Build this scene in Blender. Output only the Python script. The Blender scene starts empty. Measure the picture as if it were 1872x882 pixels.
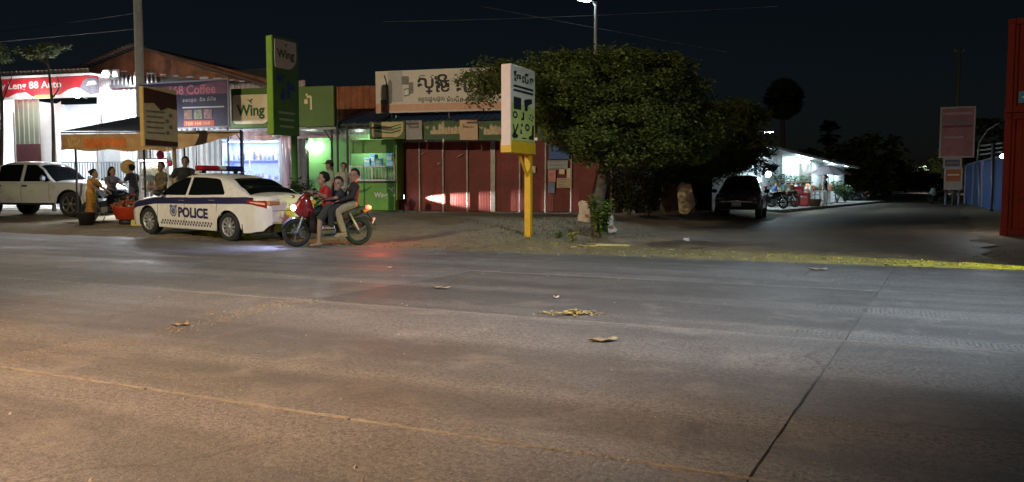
import bpy, bmesh, math, random
from mathutils import Vector, Matrix
R = math.radians
rnd = random.Random(7)
S = bpy.context.scene
C = S.collection

# ---------------------------------------------------------------- camera
F_PX, CX, CY, PITCH, CAM_H = 1470.0, 936.0, 441.0, math.atan(101/1470.0), 1.22
cam = bpy.data.cameras.new('camera')
cam.sensor_width = 36.0
cam.lens = 36.0*F_PX/1872.0
cam.clip_end = 3000
cam_o = bpy.data.objects.new('camera', cam)
C.objects.link(cam_o)
cam_o.location = (0, 0, CAM_H)
cam_o.rotation_euler = (math.pi/2-PITCH, 0, 0)
S.camera = cam_o

# ---------------------------------------------------------------- night sky
world = bpy.data.worlds.new('World')
S.world = world
world.use_nodes = True
wn = world.node_tree
bg = wn.nodes['Background']
sky = wn.nodes.new('ShaderNodeTexSky')
sky.sky_type = 'NISHITA'
sky.sun_disc = False
sky.sun_elevation = R(38)   # the moon: the same sky, dimmed far down
sky.sun_rotation = R(150)
sky.air_density = 1.0
sky.dust_density = 1.5
sky.ozone_density = 3.0
wn.links.new(sky.outputs[0], bg.inputs[0])
bg.inputs[1].default_value = 0.0013

moon = bpy.data.lights.new('moon', 'SUN')
moon.energy = 0.008
moon.angle = R(0.5)
moon.color = (0.8, 0.88, 1.0)
moon_o = bpy.data.objects.new('moon', moon)
C.objects.link(moon_o)
moon_o.rotation_euler = (R(52), 0, R(-30))

vs = S.view_settings
vs.view_transform = 'Standard'
vs.look = 'None'
vs.exposure = 0.0
vs.gamma = 1.0
vs.use_curve_mapping = False
S.render.engine = 'CYCLES'
S.cycles.use_denoising = True
S.cycles.max_bounces = 6
S.cycles.transparent_max_bounces = 12
S.cycles.sample_clamp_indirect = 4.0
S.cycles.caustics_reflective = False
S.cycles.caustics_refractive = False

# ---------------------------------------------------------------- positions
def ray(x, y):
    dx, dy = (x-CX)/F_PX, (CY-y)/F_PX
    c, s = math.cos(PITCH), math.sin(PITCH)
    return Vector((dx, c+dy*s, -s+dy*c))
def at(x, y, Y):
    d = ray(x, y)
    return Vector((0, 0, CAM_H))+d*(Y/d.y)
def onz(x, y, z=0.0):
    d = ray(x, y)
    return Vector((0, 0, CAM_H))+d*((z-CAM_H)/d.z)
class Frame:
    """a vertical facade plane: local x along it, y behind it, z up"""
    def __init__(self, o, deg):
        self.o = Vector(o); self.a = R(deg)
        self.x = Vector((math.cos(self.a), math.sin(self.a), 0))
        self.y = Vector((-math.sin(self.a), math.cos(self.a), 0))
    def hit(self, x, y, off=0.0):
        d = ray(x, y); c = Vector((0, 0, CAM_H))
        p = self.o+self.y*off
        t = (p-c).dot(self.y)/d.dot(self.y)
        q = c+d*t-self.o
        return q.dot(self.x), q.z
    def w(self, lx, ly, lz):
        return self.o+self.x*lx+self.y*ly+Vector((0, 0, lz))
ROAD_A = R(25)
UX, UY = math.cos(ROAD_A), -math.sin(ROAD_A)
NX, NY = math.sin(ROAD_A), math.cos(ROAD_A)
SIDE_A = R(28)
def uv(X, Y): return X*UX+Y*UY, X*NX+Y*NY
def from_uv(u, v): return u*UX+v*NX, u*UY+v*NY
def sstep(a, b, x):
    t = min(1.0, max(0.0, (x-a)/(b-a)))
    return t*t*(3-2*t)
def zt(X, Y):
    u, v = uv(X, Y)
    p = X*math.cos(SIDE_A)-Y*math.sin(SIDE_A)
    k = 1-sstep(-9.0, -6.0, p)
    z = 0.30*sstep(14.6, 19.5, v)*k
    z += 0.08*sstep(-12.4, -15.4, u)*sstep(13.3, 14.0, v)*(1-sstep(15, 19, v))
    if v > 13.6:
        z += 0.025*(math.sin(X*1.7+0.3)*math.sin(Y*1.3)+0.6*math.sin(X*3.9)*math.sin(Y*3.1+1))*min(1, (v-13.6)/2)*(0.4+0.6*k)
    return z

# ---------------------------------------------------------------- materials
MATS = {}
def mat(name, col=(.5, .5, .5), rough=0.6, metal=0.0, var=0.12, vs_=6.0, bump=0.0, bs=60.0, spec=0.5, emit=None, es=0.0, coat=0.0, rust=None, rust_amt=0.5, rust_s=3.0, perobj=0.0):
    if name in MATS: return MATS[name]
    m = bpy.data.materials.new(name); MATS[name] = m
    m.use_nodes = True
    nt = m.node_tree; N = nt.nodes; L = nt.links
    b = N['Principled BSDF']
    tc = N.new('ShaderNodeTexCoord')
    n1 = N.new('ShaderNodeTexNoise'); n1.inputs['Scale'].default_value = vs_; n1.inputs['Detail'].default_value = 6; n1.inputs['Roughness'].default_value = 0.65
    L.new(tc.outputs['Object'], n1.inputs['Vector'])
    cr = N.new('ShaderNodeValToRGB')
    c = tuple(col)
    cr.color_ramp.elements[0].position = 0.3; cr.color_ramp.elements[1].position = 0.72
    cr.color_ramp.elements[0].color = tuple(max(0, k*(1-var)) for k in c)+(1,)
    cr.color_ramp.elements[1].color = tuple(min(1, k*(1+var)) for k in c)+(1,)
    L.new(n1.outputs['Fac'], cr.inputs['Fac'])
    out = cr.outputs['Color']
    if rust:
        n2 = N.new('ShaderNodeTexNoise'); n2.inputs['Scale'].default_value = rust_s; n2.inputs['Detail'].default_value = 9; n2.inputs['Roughness'].default_value = 0.72
        L.new(tc.outputs['Object'], n2.inputs['Vector'])
        r2 = N.new('ShaderNodeValToRGB')
        r2.color_ramp.elements[0].position = 0.62-0.3*rust_amt; r2.color_ramp.elements[1].position = 0.78-0.3*rust_amt
        L.new(n2.outputs['Fac'], r2.inputs['Fac'])
        mx = N.new('ShaderNodeMix'); mx.data_type = 'RGBA'
        L.new(r2.outputs['Color'], mx.inputs[0]); L.new(out, mx.inputs[6]); mx.inputs[7].default_value = tuple(rust)+(1,)
        out = mx.outputs[2]
    if perobj:
        oi = N.new('ShaderNodeObjectInfo')
        mr = N.new('ShaderNodeMapRange'); mr.inputs[3].default_value = 1-perobj; mr.inputs[4].default_value = 1+perobj
        L.new(oi.outputs['Random'], mr.inputs[0])
        hs = N.new('ShaderNodeHueSaturation')
        L.new(mr.outputs[0], hs.inputs['Value']); L.new(out, hs.inputs['Color'])
        out = hs.outputs['Color']
    L.new(out, b.inputs['Base Color'])
    b.inputs['Roughness'].default_value = rough
    b.inputs['Metallic'].default_value = metal
    b.inputs['Specular IOR Level'].default_value = spec
    b.inputs['Coat Weight'].default_value = coat
    b.inputs['Coat Roughness'].default_value = 0.08
    mrg = N.new('ShaderNodeMapRange'); mrg.inputs[3].default_value = max(0.03, rough-0.1); mrg.inputs[4].default_value = min(1, rough+0.12)
    L.new(n1.outputs['Fac'], mrg.inputs[0]); L.new(mrg.outputs[0], b.inputs['Roughness'])
    if bump:
        n3 = N.new('ShaderNodeTexNoise'); n3.inputs['Scale'].default_value = bs; n3.inputs['Detail'].default_value = 4
        L.new(tc.outputs['Object'], n3.inputs['Vector'])
        bp = N.new('ShaderNodeBump'); bp.inputs['Strength'].default_value = bump; bp.inputs['Distance'].default_value = 0.02
        L.new(n3.outputs['Fac'], bp.inputs['Height']); L.new(bp.outputs[0], b.inputs['Normal'])
    if emit:
        b.inputs['Emission Color'].default_value = tuple(emit)+(1,)
        b.inputs['Emission Strength'].default_value = es
    return m
def glass(name, col=(0.02, 0.025, 0.03), rough=0.05, alpha=0.55):
    if name in MATS: return MATS[name]
    m = bpy.data.materials.new(name); MATS[name] = m; m.use_nodes = True
    nt = m.node_tree; b = nt.nodes['Principled BSDF']
    b.inputs['Base Color'].default_value = tuple(col)+(1,)
    b.inputs['Roughness'].default_value = rough
    b.inputs['Alpha'].default_value = alpha
    n = nt.nodes.new('ShaderNodeTexNoise'); n.inputs['Scale'].default_value = 2.5
    bp = nt.nodes.new('ShaderNodeBump'); bp.inputs['Strength'].default_value = 0.03
    nt.links.new(n.outputs['Fac'], bp.inputs['Height']); nt.links.new(bp.outputs[0], b.inputs['Normal'])
    return m
def film(name, col, rough=0.12, alpha=0.35, bump=0.6, sc=3.0):
    """wrinkled plastic sheet"""
    m = glass(name, col, rough, alpha)
    for n in m.node_tree.nodes:
        if n.type == 'TEX_NOISE': n.inputs['Scale'].default_value = sc; n.inputs['Distortion'].default_value = 1.5
        if n.type == 'BUMP': n.inputs['Strength'].default_value = bump; n.inputs['Distance'].default_value = 0.2
    return m
def emis(name, col, st):
    if name in MATS: return MATS[name]
    m = bpy.data.materials.new(name); MATS[name] = m; m.use_nodes = True
    b = m.node_tree.nodes['Principled BSDF']
    b.inputs['Base Color'].default_value = (0.8, 0.8, 0.8, 1)
    b.inputs['Emission Color'].default_value = tuple(col)+(1,)
    b.inputs['Emission Strength'].default_value = st
    return m

# ---------------------------------------------------------------- mesh builder
class MB:
    def __init__(self): self.v = []; self.f = []; self.m = []; self.s = []
    def add(self, vs_, fs, mi=0, sm=False):
        o = len(self.v)
        self.v += [tuple(p) for p in vs_]
        for f in fs:
            self.f.append(tuple(i+o for i in f)); self.m.append(mi); self.s.append(sm)
        return self
    def box(self, c, s, mi=0, rot=None, bev=0.0):
        hx, hy, hz = s[0]/2, s[1]/2, s[2]/2
        if bev <= 0:
            vs_ = [Vector((x, y, z)) for x in (-hx, hx) for y in (-hy, hy) for z in (-hz, hz)]
            fs = [(0, 1, 3, 2), (4, 6, 7, 5), (0, 4, 5, 1), (2, 3, 7, 6), (0, 2, 6, 4), (1, 5, 7, 3)]
        else:
            b = min(bev, hx*0.9, hy*0.9, hz*0.9)
            vs_ = []; ix = {}
            for a, (sx, sy, sz) in enumerate([(x, y, z) for x in (-1, 1) for y in (-1, 1) for z in (-1, 1)]):
                for k in range(3):
                    p = [sx*(hx-b), sy*(hy-b), sz*(hz-b)]
                    p[k] = (sx*hx, sy*hy, sz*hz)[k]
                    ix[(sx, sy, sz, k)] = len(vs_); vs_.append(Vector(p))
            fs = []
            for k in range(3):
                o1, o2 = [(1, 2), (2, 0), (0, 1)][k]
                for sg in (-1, 1):
                    q = []
                    for s1, s2 in ((-1, -1), (1, -1), (1, 1), (-1, 1)):
                        t = [0, 0, 0]; t[k] = sg; t[o1] = s1; t[o2] = s2
                        q.append(ix[(t[0], t[1], t[2], k)])
                    fs.append(tuple(q if sg > 0 else q[::-1]))
            for k in range(3):
                o1, o2 = [(1, 2), (2, 0), (0, 1)][k]
                for s1 in (-1, 1):
                    for s2 in (-1, 1):
                        a = [0, 0, 0]; a[k] = -1; a[o1] = s1; a[o2] = s2
                        c2 = list(a); c2[k] = 1
                        q = [ix[(*a, o1)], ix[(*c2, o1)], ix[(*c2, o2)], ix[(*a, o2)]]
                        fs.append(tuple(q if s1*s2 > 0 else q[::-1]))
            for (sx, sy, sz) in [(x, y, z) for x in (-1, 1) for y in (-1, 1) for z in (-1, 1)]:
                q = [ix[(sx, sy, sz, k)] for k in range(3)]
                fs.append(tuple(q if sx*sy*sz > 0 else q[::-1]))
        if rot is not None: vs_ = [rot @ p for p in vs_]
        c = Vector(c)
        return self.add([p+c for p in vs_], fs, mi)
    def tube(self, pts, rad, n=8, mi=0, cap=True, sm=True):
        pts = [Vector(p) for p in pts]
        if not hasattr(rad, '__len__'): rad = [rad]*len(pts)
        rings = []; o = []
        up = None
        for i, p in enumerate(pts):
            t = (pts[min(i+1, len(pts)-1)]-pts[max(i-1, 0)])
            if t.length < 1e-9: t = Vector((0, 0, 1))
            t.normalize()
            if up is None:
                up = Vector((0, 0, 1)) if abs(t.z) < 0.9 else Vector((1, 0, 0))
            a = t.cross(up).normalized(); b = a.cross(t).normalized()
            up = b
            rings.append([p+(a*math.cos(2*math.pi*k/n)+b*math.sin(2*math.pi*k/n))*rad[i] for k in range(n)])
        vs_ = [q for r_ in rings for q in r_]
        fs = []
        for i in range(len(pts)-1):
            for k in range(n):
                k2 = (k+1) % n
                fs.append((i*n+k, i*n+k2, (i+1)*n+k2, (i+1)*n+k))
        if cap:
            fs.append(tuple(range(n))); fs.append(tuple((len(pts)-1)*n+k for k in range(n-1, -1, -1)))
        return self.add(vs_, fs, mi, sm)
    def bar(self, p0, p1, w, h=None, mi=0):
        """square bar between two points"""
        h = h or w
        p0, p1 = Vector(p0), Vector(p1); t = (p1-p0); L_ = t.length; t.normalize()
        up = Vector((0, 0, 1)) if abs(t.z) < 0.95 else Vector((0, 1, 0))
        a = t.cross(up).normalized(); b = a.cross(t)
        M = Matrix((t, a, b)).transposed()
        return self.box((p0+p1)/2, (L_, w, h), mi, M)
    def ell(self, c, r, mi=0, rot=None, nu=14, nv=9):
        vs_ = []; fs = []
        c = Vector(c)
        for j in range(nv+1):
            ph = math.pi*j/nv
            for i in range(nu):
                th = 2*math.pi*i/nu
                p = Vector((r[0]*math.sin(ph)*math.cos(th), r[1]*math.sin(ph)*math.sin(th), r[2]*math.cos(ph)))
                if rot is not None: p = rot @ p
                vs_.append(c+p)
        for j in range(nv):
            for i in range(nu):
                i2 = (i+1) % nu
                fs.append((j*nu+i, (j+1)*nu+i, (j+1)*nu+i2, j*nu+i2))
        return self.add(vs_, fs, mi, True)
    def lathe(self, prof, c=(0, 0, 0), axis=None, n=24, mi=0, sm=True):
        """prof: (radius, height) along local z; axis: rotation matrix"""
        vs_ = []; fs = []; c = Vector(c)
        for (r_, h) in prof:
            for i in range(n):
                th = 2*math.pi*i/n
                p = Vector((r_*math.cos(th), r_*math.sin(th), h))
                if axis is not None: p = axis @ p
                vs_.append(c+p)
        for j in range(len(prof)-1):
            for i in range(n):
                i2 = (i+1) % n
                fs.append((j*n+i, j*n+i2, (j+1)*n+i2, (j+1)*n+i))
        return self.add(vs_, fs, mi, sm)
    def prism(self, poly, y0, y1, mi=0, fn=None, sm=False):
        """poly in (x,z) extruded in y"""
        n = len(poly)
        vs_ = [(x, y0, z) for x, z in poly]+[(x, y1, z) for x, z in poly]
        fs = [tuple(range(n)), tuple(range(2*n-1, n-1, -1))]+[(i, (i+1) % n+0, (i+1) % n+n, i+n)[::-1] for i in range(n)]
        if fn: vs_ = [fn(*p) for p in vs_]
        return self.add(vs_, fs, mi, sm)
    def grid(self, fn, nu, nv, mi=0, sm=True):
        vs_ = [fn(i/nu, j/nv) for j in range(nv+1) for i in range(nu+1)]
        fs = [(j*(nu+1)+i, j*(nu+1)+i+1, (j+1)*(nu+1)+i+1, (j+1)*(nu+1)+i) for j in range(nv) for i in range(nu)]
        return self.add(vs_, fs, mi, sm)
    def corr(self, x0, x1, z0, z1, y=0.0, pitch=0.2, amp=0.03, mi=0, trap=True, fn=None):
        """vertical-rib corrugated sheet in the xz plane"""
        xs = []
        n = max(1, int(round((x1-x0)/pitch))); pw = (x1-x0)/n
        for k in range(n):
            b = x0+k*pw
            for t, a in ((0, 0), (0.3, 0), (0.42, 1), (0.78, 1), (0.9, 0)): xs.append((b+t*pw, a*amp))
        xs.append((x1, 0))
        if fn is None: fn = lambda x, y_, z: (x, y_, z)
        vs_ = []
        for x, a in xs: vs_ += [fn(x, y-a, z0), fn(x, y-a, z1)]
        fs = [(2*i, 2*i+2, 2*i+3, 2*i+1) for i in range(len(xs)-1)]
        return self.add(vs_, fs, mi)
    def mesh(self, name, mats):
        me = bpy.data.meshes.new(name)
        me.from_pydata(self.v, [], self.f)
        for m in (mats if isinstance(mats, (list, tuple)) else [mats]): me.materials.append(m)
        me.polygons.foreach_set('material_index', self.m)
        me.polygons.foreach_set('use_smooth', self.s)
        me.update()
        return me
    def build(self, name, mats, parent=None):
        return link(name, self.mesh(name, mats), parent)
def link(name, me, parent=None):
    o = bpy.data.objects.new(name, me); C.objects.link(o)
    if parent is not None: o.parent = parent
    return o
def tag(o, label, cat, group=None):
    o['label'] = label; o['category'] = cat
    if group: o['group'] = group
    return o
def thing(name, label, cat, loc=(0, 0, 0), rz=0.0, group=None, rot=None):
    o = bpy.data.objects.new(name, None); C.objects.link(o)
    o.location = loc; o.rotation_euler = rot if rot else (0, 0, rz)
    o.empty_display_size = 0.1
    return tag(o, label, cat, group)
def struct(o, kind='structure'):
    o['kind'] = kind; return o
def copy_tree(o, parent=None):
    c = o.copy(); C.objects.link(c); c.parent = parent
    for ch in list(o.children): copy_tree(ch, c)
    return c
def light(name, kind, loc, power, col, parent=None, size=0.1, rot=None, spot=None, blend=0.5, target=None):
    l = bpy.data.lights.new(name, kind); l.energy = power; l.color = col
    if kind in ('POINT', 'SPOT'): l.shadow_soft_size = size
    if kind == 'AREA': l.shape = 'RECTANGLE'; l.size = size[0]; l.size_y = size[1]
    if spot: l.spot_size = R(spot); l.spot_blend = blend
    o = bpy.data.objects.new(name, l); C.objects.link(o); o.location = loc
    if parent is not None: o.parent = parent
    if rot: o.rotation_euler = rot
    if target is not None:
        o.rotation_euler = (Vector(target)-Vector(loc)).to_track_quat('-Z', 'Y').to_euler()
    return o
def text_geo(s, size, bold=0.0):
    """outline glyph mesh in (x,z), origin at the lower left; returns verts (x,z), faces, width, height"""
    cu = bpy.data.curves.new('glyphs', 'FONT'); cu.body = s; cu.size = size; cu.resolution_u = 3; cu.offset = bold
    o = bpy.data.objects.new('glyphs', cu); C.objects.link(o)
    dg = bpy.context.evaluated_depsgraph_get()
    me = bpy.data.meshes.new_from_object(o.evaluated_get(dg))
    vs_ = [(v.co.x, v.co.y) for v in me.vertices]; fs = [tuple(p.vertices) for p in me.polygons]
    bpy.data.objects.remove(o); bpy.data.curves.remove(cu); bpy.data.meshes.remove(me)
    if not vs_: return [], [], 1, 1
    x0 = min(p[0] for p in vs_); y0 = min(p[1] for p in vs_)
    vs_ = [(a-x0, b-y0) for a, b in vs_]
    return vs_, fs, max(p[0] for p in vs_), max(p[1] for p in vs_)
def lettering(mb, s, x, z, w=None, h=None, y=0.0, mi=0, fn=None, bold=0.0, center=False):
    vs_, fs, W, H = text_geo(s, 1.0, bold)
    kx = w/W if w else (h/H); kz = h/H if h else kx
    if center: x -= W*kx/2
    P = [(x+a*kx, y, z+b*kz) for a, b in vs_]
    if fn: P = [fn(*p) for p in P]
    mb.add(P, fs, mi)
    return W*kx

# ================================================================ THE GROUND AND ROADS
def nt_new(name):
    m = bpy.data.materials.new(name); m.use_nodes = True; MATS[name] = m
    return m, m.node_tree.nodes, m.node_tree.links, m.node_tree.nodes['Principled BSDF']
def noise(N, L, vec, sc, det=5, ro=0.6, dist=0.0):
    n = N.new('ShaderNodeTexNoise'); n.inputs['Scale'].default_value = sc; n.inputs['Detail'].default_value = det
    n.inputs['Roughness'].default_value = ro; n.inputs['Distortion'].default_value = dist
    L.new(vec, n.inputs['Vector']); return n.outputs['Fac']
def ramp(N, L, fac, stops):
    r_ = N.new('ShaderNodeValToRGB'); e = r_.color_ramp.elements
    while len(e) < len(stops): e.new(0.5)
    for k, (p, c) in enumerate(stops):
        e[k].position = p; e[k].color = (c if hasattr(c, '__len__') else (c, c, c))+((1,) if not hasattr(c, '__len__') or len(c) == 3 else ())
    L.new(fac, r_.inputs['Fac']); return r_.outputs['Color']
def mixc(N, L, fac, a, b, mode='MIX'):
    m = N.new('ShaderNodeMix'); m.data_type = 'RGBA'; m.blend_type = mode
    if isinstance(fac, float): m.inputs[0].default_value = fac
    else: L.new(fac, m.inputs[0])
    for i, q in ((6, a), (7, b)):
        if isinstance(q, tuple): m.inputs[i].default_value = q+(1,)
        else: L.new(q, m.inputs[i])
    return m.outputs[2]
def math_(N, L, op, a, b=None):
    m = N.new('ShaderNodeMath'); m.operation = op
    for i, q in enumerate((a, b)):
        if q is None: continue
        if isinstance(q, (int, float)): m.inputs[i].default_value = q
        else: L.new(q, m.inputs[i])
    return m.outputs[0]
def road_vec(N, L, sx=1, sy=1):
    g = N.new('ShaderNodeNewGeometry'); mp = N.new('ShaderNodeMapping')
    mp.inputs['Rotation'].default_value = (0, 0, ROAD_A)
    mp.inputs['Scale'].default_value = (sx, sy, 1)
    mp.vector_type = 'POINT'
    # rotate first, then stretch
    mp.inputs['Scale'].default_value = (1, 1, 1)
    L.new(g.outputs['Position'], mp.inputs['Vector'])
    m2 = N.new('ShaderNodeMapping'); m2.inputs['Scale'].default_value = (sx, sy, 1)
    L.new(mp.outputs[0], m2.inputs['Vector'])
    return m2.outputs[0]

# worn concrete of the main road
m, N, L, b = nt_new('worn concrete road')
P = road_vec(N, L); PS = road_vec(N, L, 0.25, 1.0)
big = noise(N, L, P, 0.35, 5, 0.6, 0.6)
streak = noise(N, L, PS, 0.9, 5, 0.62)
mid = noise(N, L, P, 2.6, 6, 0.7)
fine = noise(N, L, P, 30, 4, 0.8)
grit = noise(N, L, P, 80, 2, 0.65)
col = ramp(N, L, big, [(0.30, (0.192, 0.182, 0.171)), (0.5, (0.258, 0.245, 0.229)), (0.72, (0.318, 0.299, 0.276))])
col = mixc(N, L, 0.55, col, ramp(N, L, streak, [(0.3, (0.174, 0.168, 0.161)), (0.7, (0.327, 0.311, 0.294))]))
col = mixc(N, L, 0.35, col, ramp(N, L, mid, [(0.3, (0.161, 0.150, 0.138)), (0.7, (0.344, 0.328, 0.303))]))
col = mixc(N, L, ramp(N, L, fine, [(0.40, 0.9), (0.57, 0.0)]), col, (0.096, 0.090, 0.085))
col = mixc(N, L, ramp(N, L, grit, [(0.58, 0.0), (0.70, 0.85)]), col, (0.526, 0.498, 0.465))
track = noise(N, L, road_vec(N, L, 0.05, 1.0), 1.1, 4, 0.6)
col = mixc(N, L, ramp(N, L, track, [(0.42, 0.55), (0.56, 0.0)]), col, (0.102, 0.098, 0.095))
blot = noise(N, L, P, 0.8, 5, 0.72, 1.2)
col = mixc(N, L, ramp(N, L, blot, [(0.64, 0.0), (0.74, 0.65)]), col, (0.072, 0.068, 0.063))
dust = noise(N, L, P, 1.7, 6, 0.75, 0.4)
col = mixc(N, L, ramp(N, L, dust, [(0.52, 0.0), (0.70, 0.5)]), col, (0.367, 0.329, 0.284))
vo = N.new('ShaderNodeTexVoronoi'); vo.feature = 'DISTANCE_TO_EDGE'; vo.inputs['Scale'].default_value = 0.36
wp = N.new('ShaderNodeVectorMath'); wp.operation = 'MULTIPLY_ADD'; nz = N.new('ShaderNodeTexNoise'); nz.inputs['Scale'].default_value = 2.2; nz.inputs['Detail'].default_value = 6
L.new(P, nz.inputs['Vector']); L.new(nz.outputs['Color'], wp.inputs[0]); wp.inputs[1].default_value = (0.5, 0.5, 0); L.new(P, wp.inputs[2]); L.new(wp.outputs[0], vo.inputs['Vector'])
crack = math_(N, L, 'MULTIPLY', ramp(N, L, vo.outputs['Distance'], [(0.0, 1.0), (0.006, 0.0)]), ramp(N, L, noise(N, L, P, 0.3, 2, 0.5), [(0.5, 0.0), (0.58, 0.55)]))
col = mixc(N, L, crack, col, (0.048, 0.045, 0.042))
oi = N.new('ShaderNodeObjectInfo')
mr = N.new('ShaderNodeMapRange'); mr.inputs[3].default_value = 0.86; mr.inputs[4].default_value = 1.14; L.new(oi.outputs['Random'], mr.inputs[0])
hs = N.new('ShaderNodeHueSaturation'); L.new(mr.outputs[0], hs.inputs['Value']); L.new(col, hs.inputs['Color'])
L.new(hs.outputs[0], b.inputs['Base Color'])
rg = ramp(N, L, streak, [(0.35, 0.40), (0.65, 0.68)])
L.new(rg, b.inputs['Roughness'])
b.inputs['Specular IOR Level'].default_value = 0.55
# brushed grooves across the lane, worn away in patches
wv = N.new('ShaderNodeTexWave'); wv.wave_type = 'BANDS'; wv.bands_direction = 'X'
wv.inputs['Scale'].default_value = 8.0; wv.inputs['Distortion'].default_value = 0.8; wv.inputs['Detail'].default_value = 3; wv.inputs['Detail Scale'].default_value = 0.6
L.new(P, wv.inputs['Vector'])
mask = ramp(N, L, noise(N, L, PS, 0.55, 4, 0.7), [(0.56, 0.0), (0.72, 1.0)])
gh = math_(N, L, 'MULTIPLY', wv.outputs['Fac'], mask)
h = math_(N, L, 'ADD', math_(N, L, 'MULTIPLY', gh, 1.3), math_(N, L, 'MULTIPLY', fine, 0.9))
h = math_(N, L, 'ADD', h, math_(N, L, 'MULTIPLY', grit, 0.45))
bp = N.new('ShaderNodeBump'); bp.inputs['Strength'].default_value = 0.9; bp.inputs['Distance'].default_value = 0.012
L.new(h, bp.inputs['Height']); L.new(bp.outputs[0], b.inputs['Normal'])

# dirt and gravel verge
m, N, L, b = nt_new('dirt verge')
g = N.new('ShaderNodeNewGeometry'); P = g.outputs['Position']
n1 = noise(N, L, P, 0.5, 6, 0.65, 0.4); n2 = noise(N, L, P, 4.0, 6, 0.7); n3 = noise(N, L, P, 38, 3, 0.7)
col = ramp(N, L, n1, [(0.3, (0.165, 0.125, 0.075)), (0.55, (0.25, 0.195, 0.12)), (0.75, (0.33, 0.265, 0.175))])
col = mixc(N, L, 0.4, col, ramp(N, L, n2, [(0.35, (0.11, 0.083, 0.05)), (0.65, (0.36, 0.29, 0.19))]))
col = mixc(N, L, ramp(N, L, n3, [(0.58, 0.0), (0.7, 0.6)]), col, (0.36, 0.33, 0.27))
L.new(col, b.inputs['Base Color']); b.inputs['Roughness'].default_value = 0.92
bp = N.new('ShaderNodeBump'); bp.inputs['Strength'].default_value = 0.8; bp.inputs['Distance'].default_value = 0.03
L.new(math_(N, L, 'ADD', math_(N, L, 'MULTIPLY', n2, 0.8), math_(N, L, 'MULTIPLY', n3, 0.5)), bp.inputs['Height']); L.new(bp.outputs[0], b.inputs['Normal'])

# dusty asphalt of the side road
m, N, L, b = nt_new('dusty side road')
g = N.new('ShaderNodeNewGeometry'); P = g.outputs['Position']
n1 = noise(N, L, P, 0.45, 6, 0.65, 0.5); n2 = noise(N, L, P, 3.0, 6, 0.7); n3 = noise(N, L, P, 60, 3, 0.7)
col = ramp(N, L, n1, [(0.32, (0.10, 0.083, 0.062)), (0.55, (0.165, 0.138, 0.10)), (0.72, (0.24, 0.195, 0.135))])
col = mixc(N, L, 0.35, col, ramp(N, L, n2, [(0.35, (0.075, 0.062, 0.048)), (0.65, (0.26, 0.215, 0.155))]))
L.new(col, b.inputs['Base Color']); b.inputs['Roughness'].default_value = 0.62
bp = N.new('ShaderNodeBump'); bp.inputs['Strength'].default_value = 0.6; bp.inputs['Distance'].default_value = 0.02
L.new(math_(N, L, 'ADD', n2, math_(N, L, 'MULTIPLY', n3, 0.6)), bp.inputs['Height']); L.new(bp.outputs[0], b.inputs['Normal'])

def axis_pts(lo, hi, step, far):
    a = []
    x = lo
    while x <= hi: a.append(x); x += step
    s = step; x = lo; pre = []
    while x > -far: s *= 1.5; x -= s; pre.append(x)
    s = step; x = a[-1]; post = []
    while x < far: s *= 1.5; x += s; post.append(x)
    return pre[::-1]+a+post
def hn(x, y):
    return math.sin(x*2.3+1.1)*math.sin(y*1.9)+0.6*math.sin(x*5.1+y*1.2)*math.sin(y*4.3-x)+0.4*math.sin(x*9.7)*math.sin(y*11.3+2)
def ground_z(X, Y):
    u, v = uv(X, Y)
    z = zt(X, Y)
    e = 13.45+0.22*hn(u*0.7, 3.3)
    t = sstep(e-0.7, e+0.35, v)
    return (-0.06)*(1-t)+(z+0.012+0.010*hn(X*2, Y*2))*t
xs = axis_pts(-26, 30, 0.34, 1800); ys = axis_pts(10.5, 46, 0.30, 1800)
vs_ = []; fs = []
for y in ys:
    for x in xs: vs_.append((x, y, ground_z(x, y)))
nx = len(xs)
for j in range(len(ys)-1):
    for i in range(nx-1): fs.append((j*nx+i, j*nx+i+1, (j+1)*nx+i+1, (j+1)*nx+i))
gm = MB().add(vs_, fs, 0, True)
struct(gm.build('ground', MATS['dirt verge']))

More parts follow.
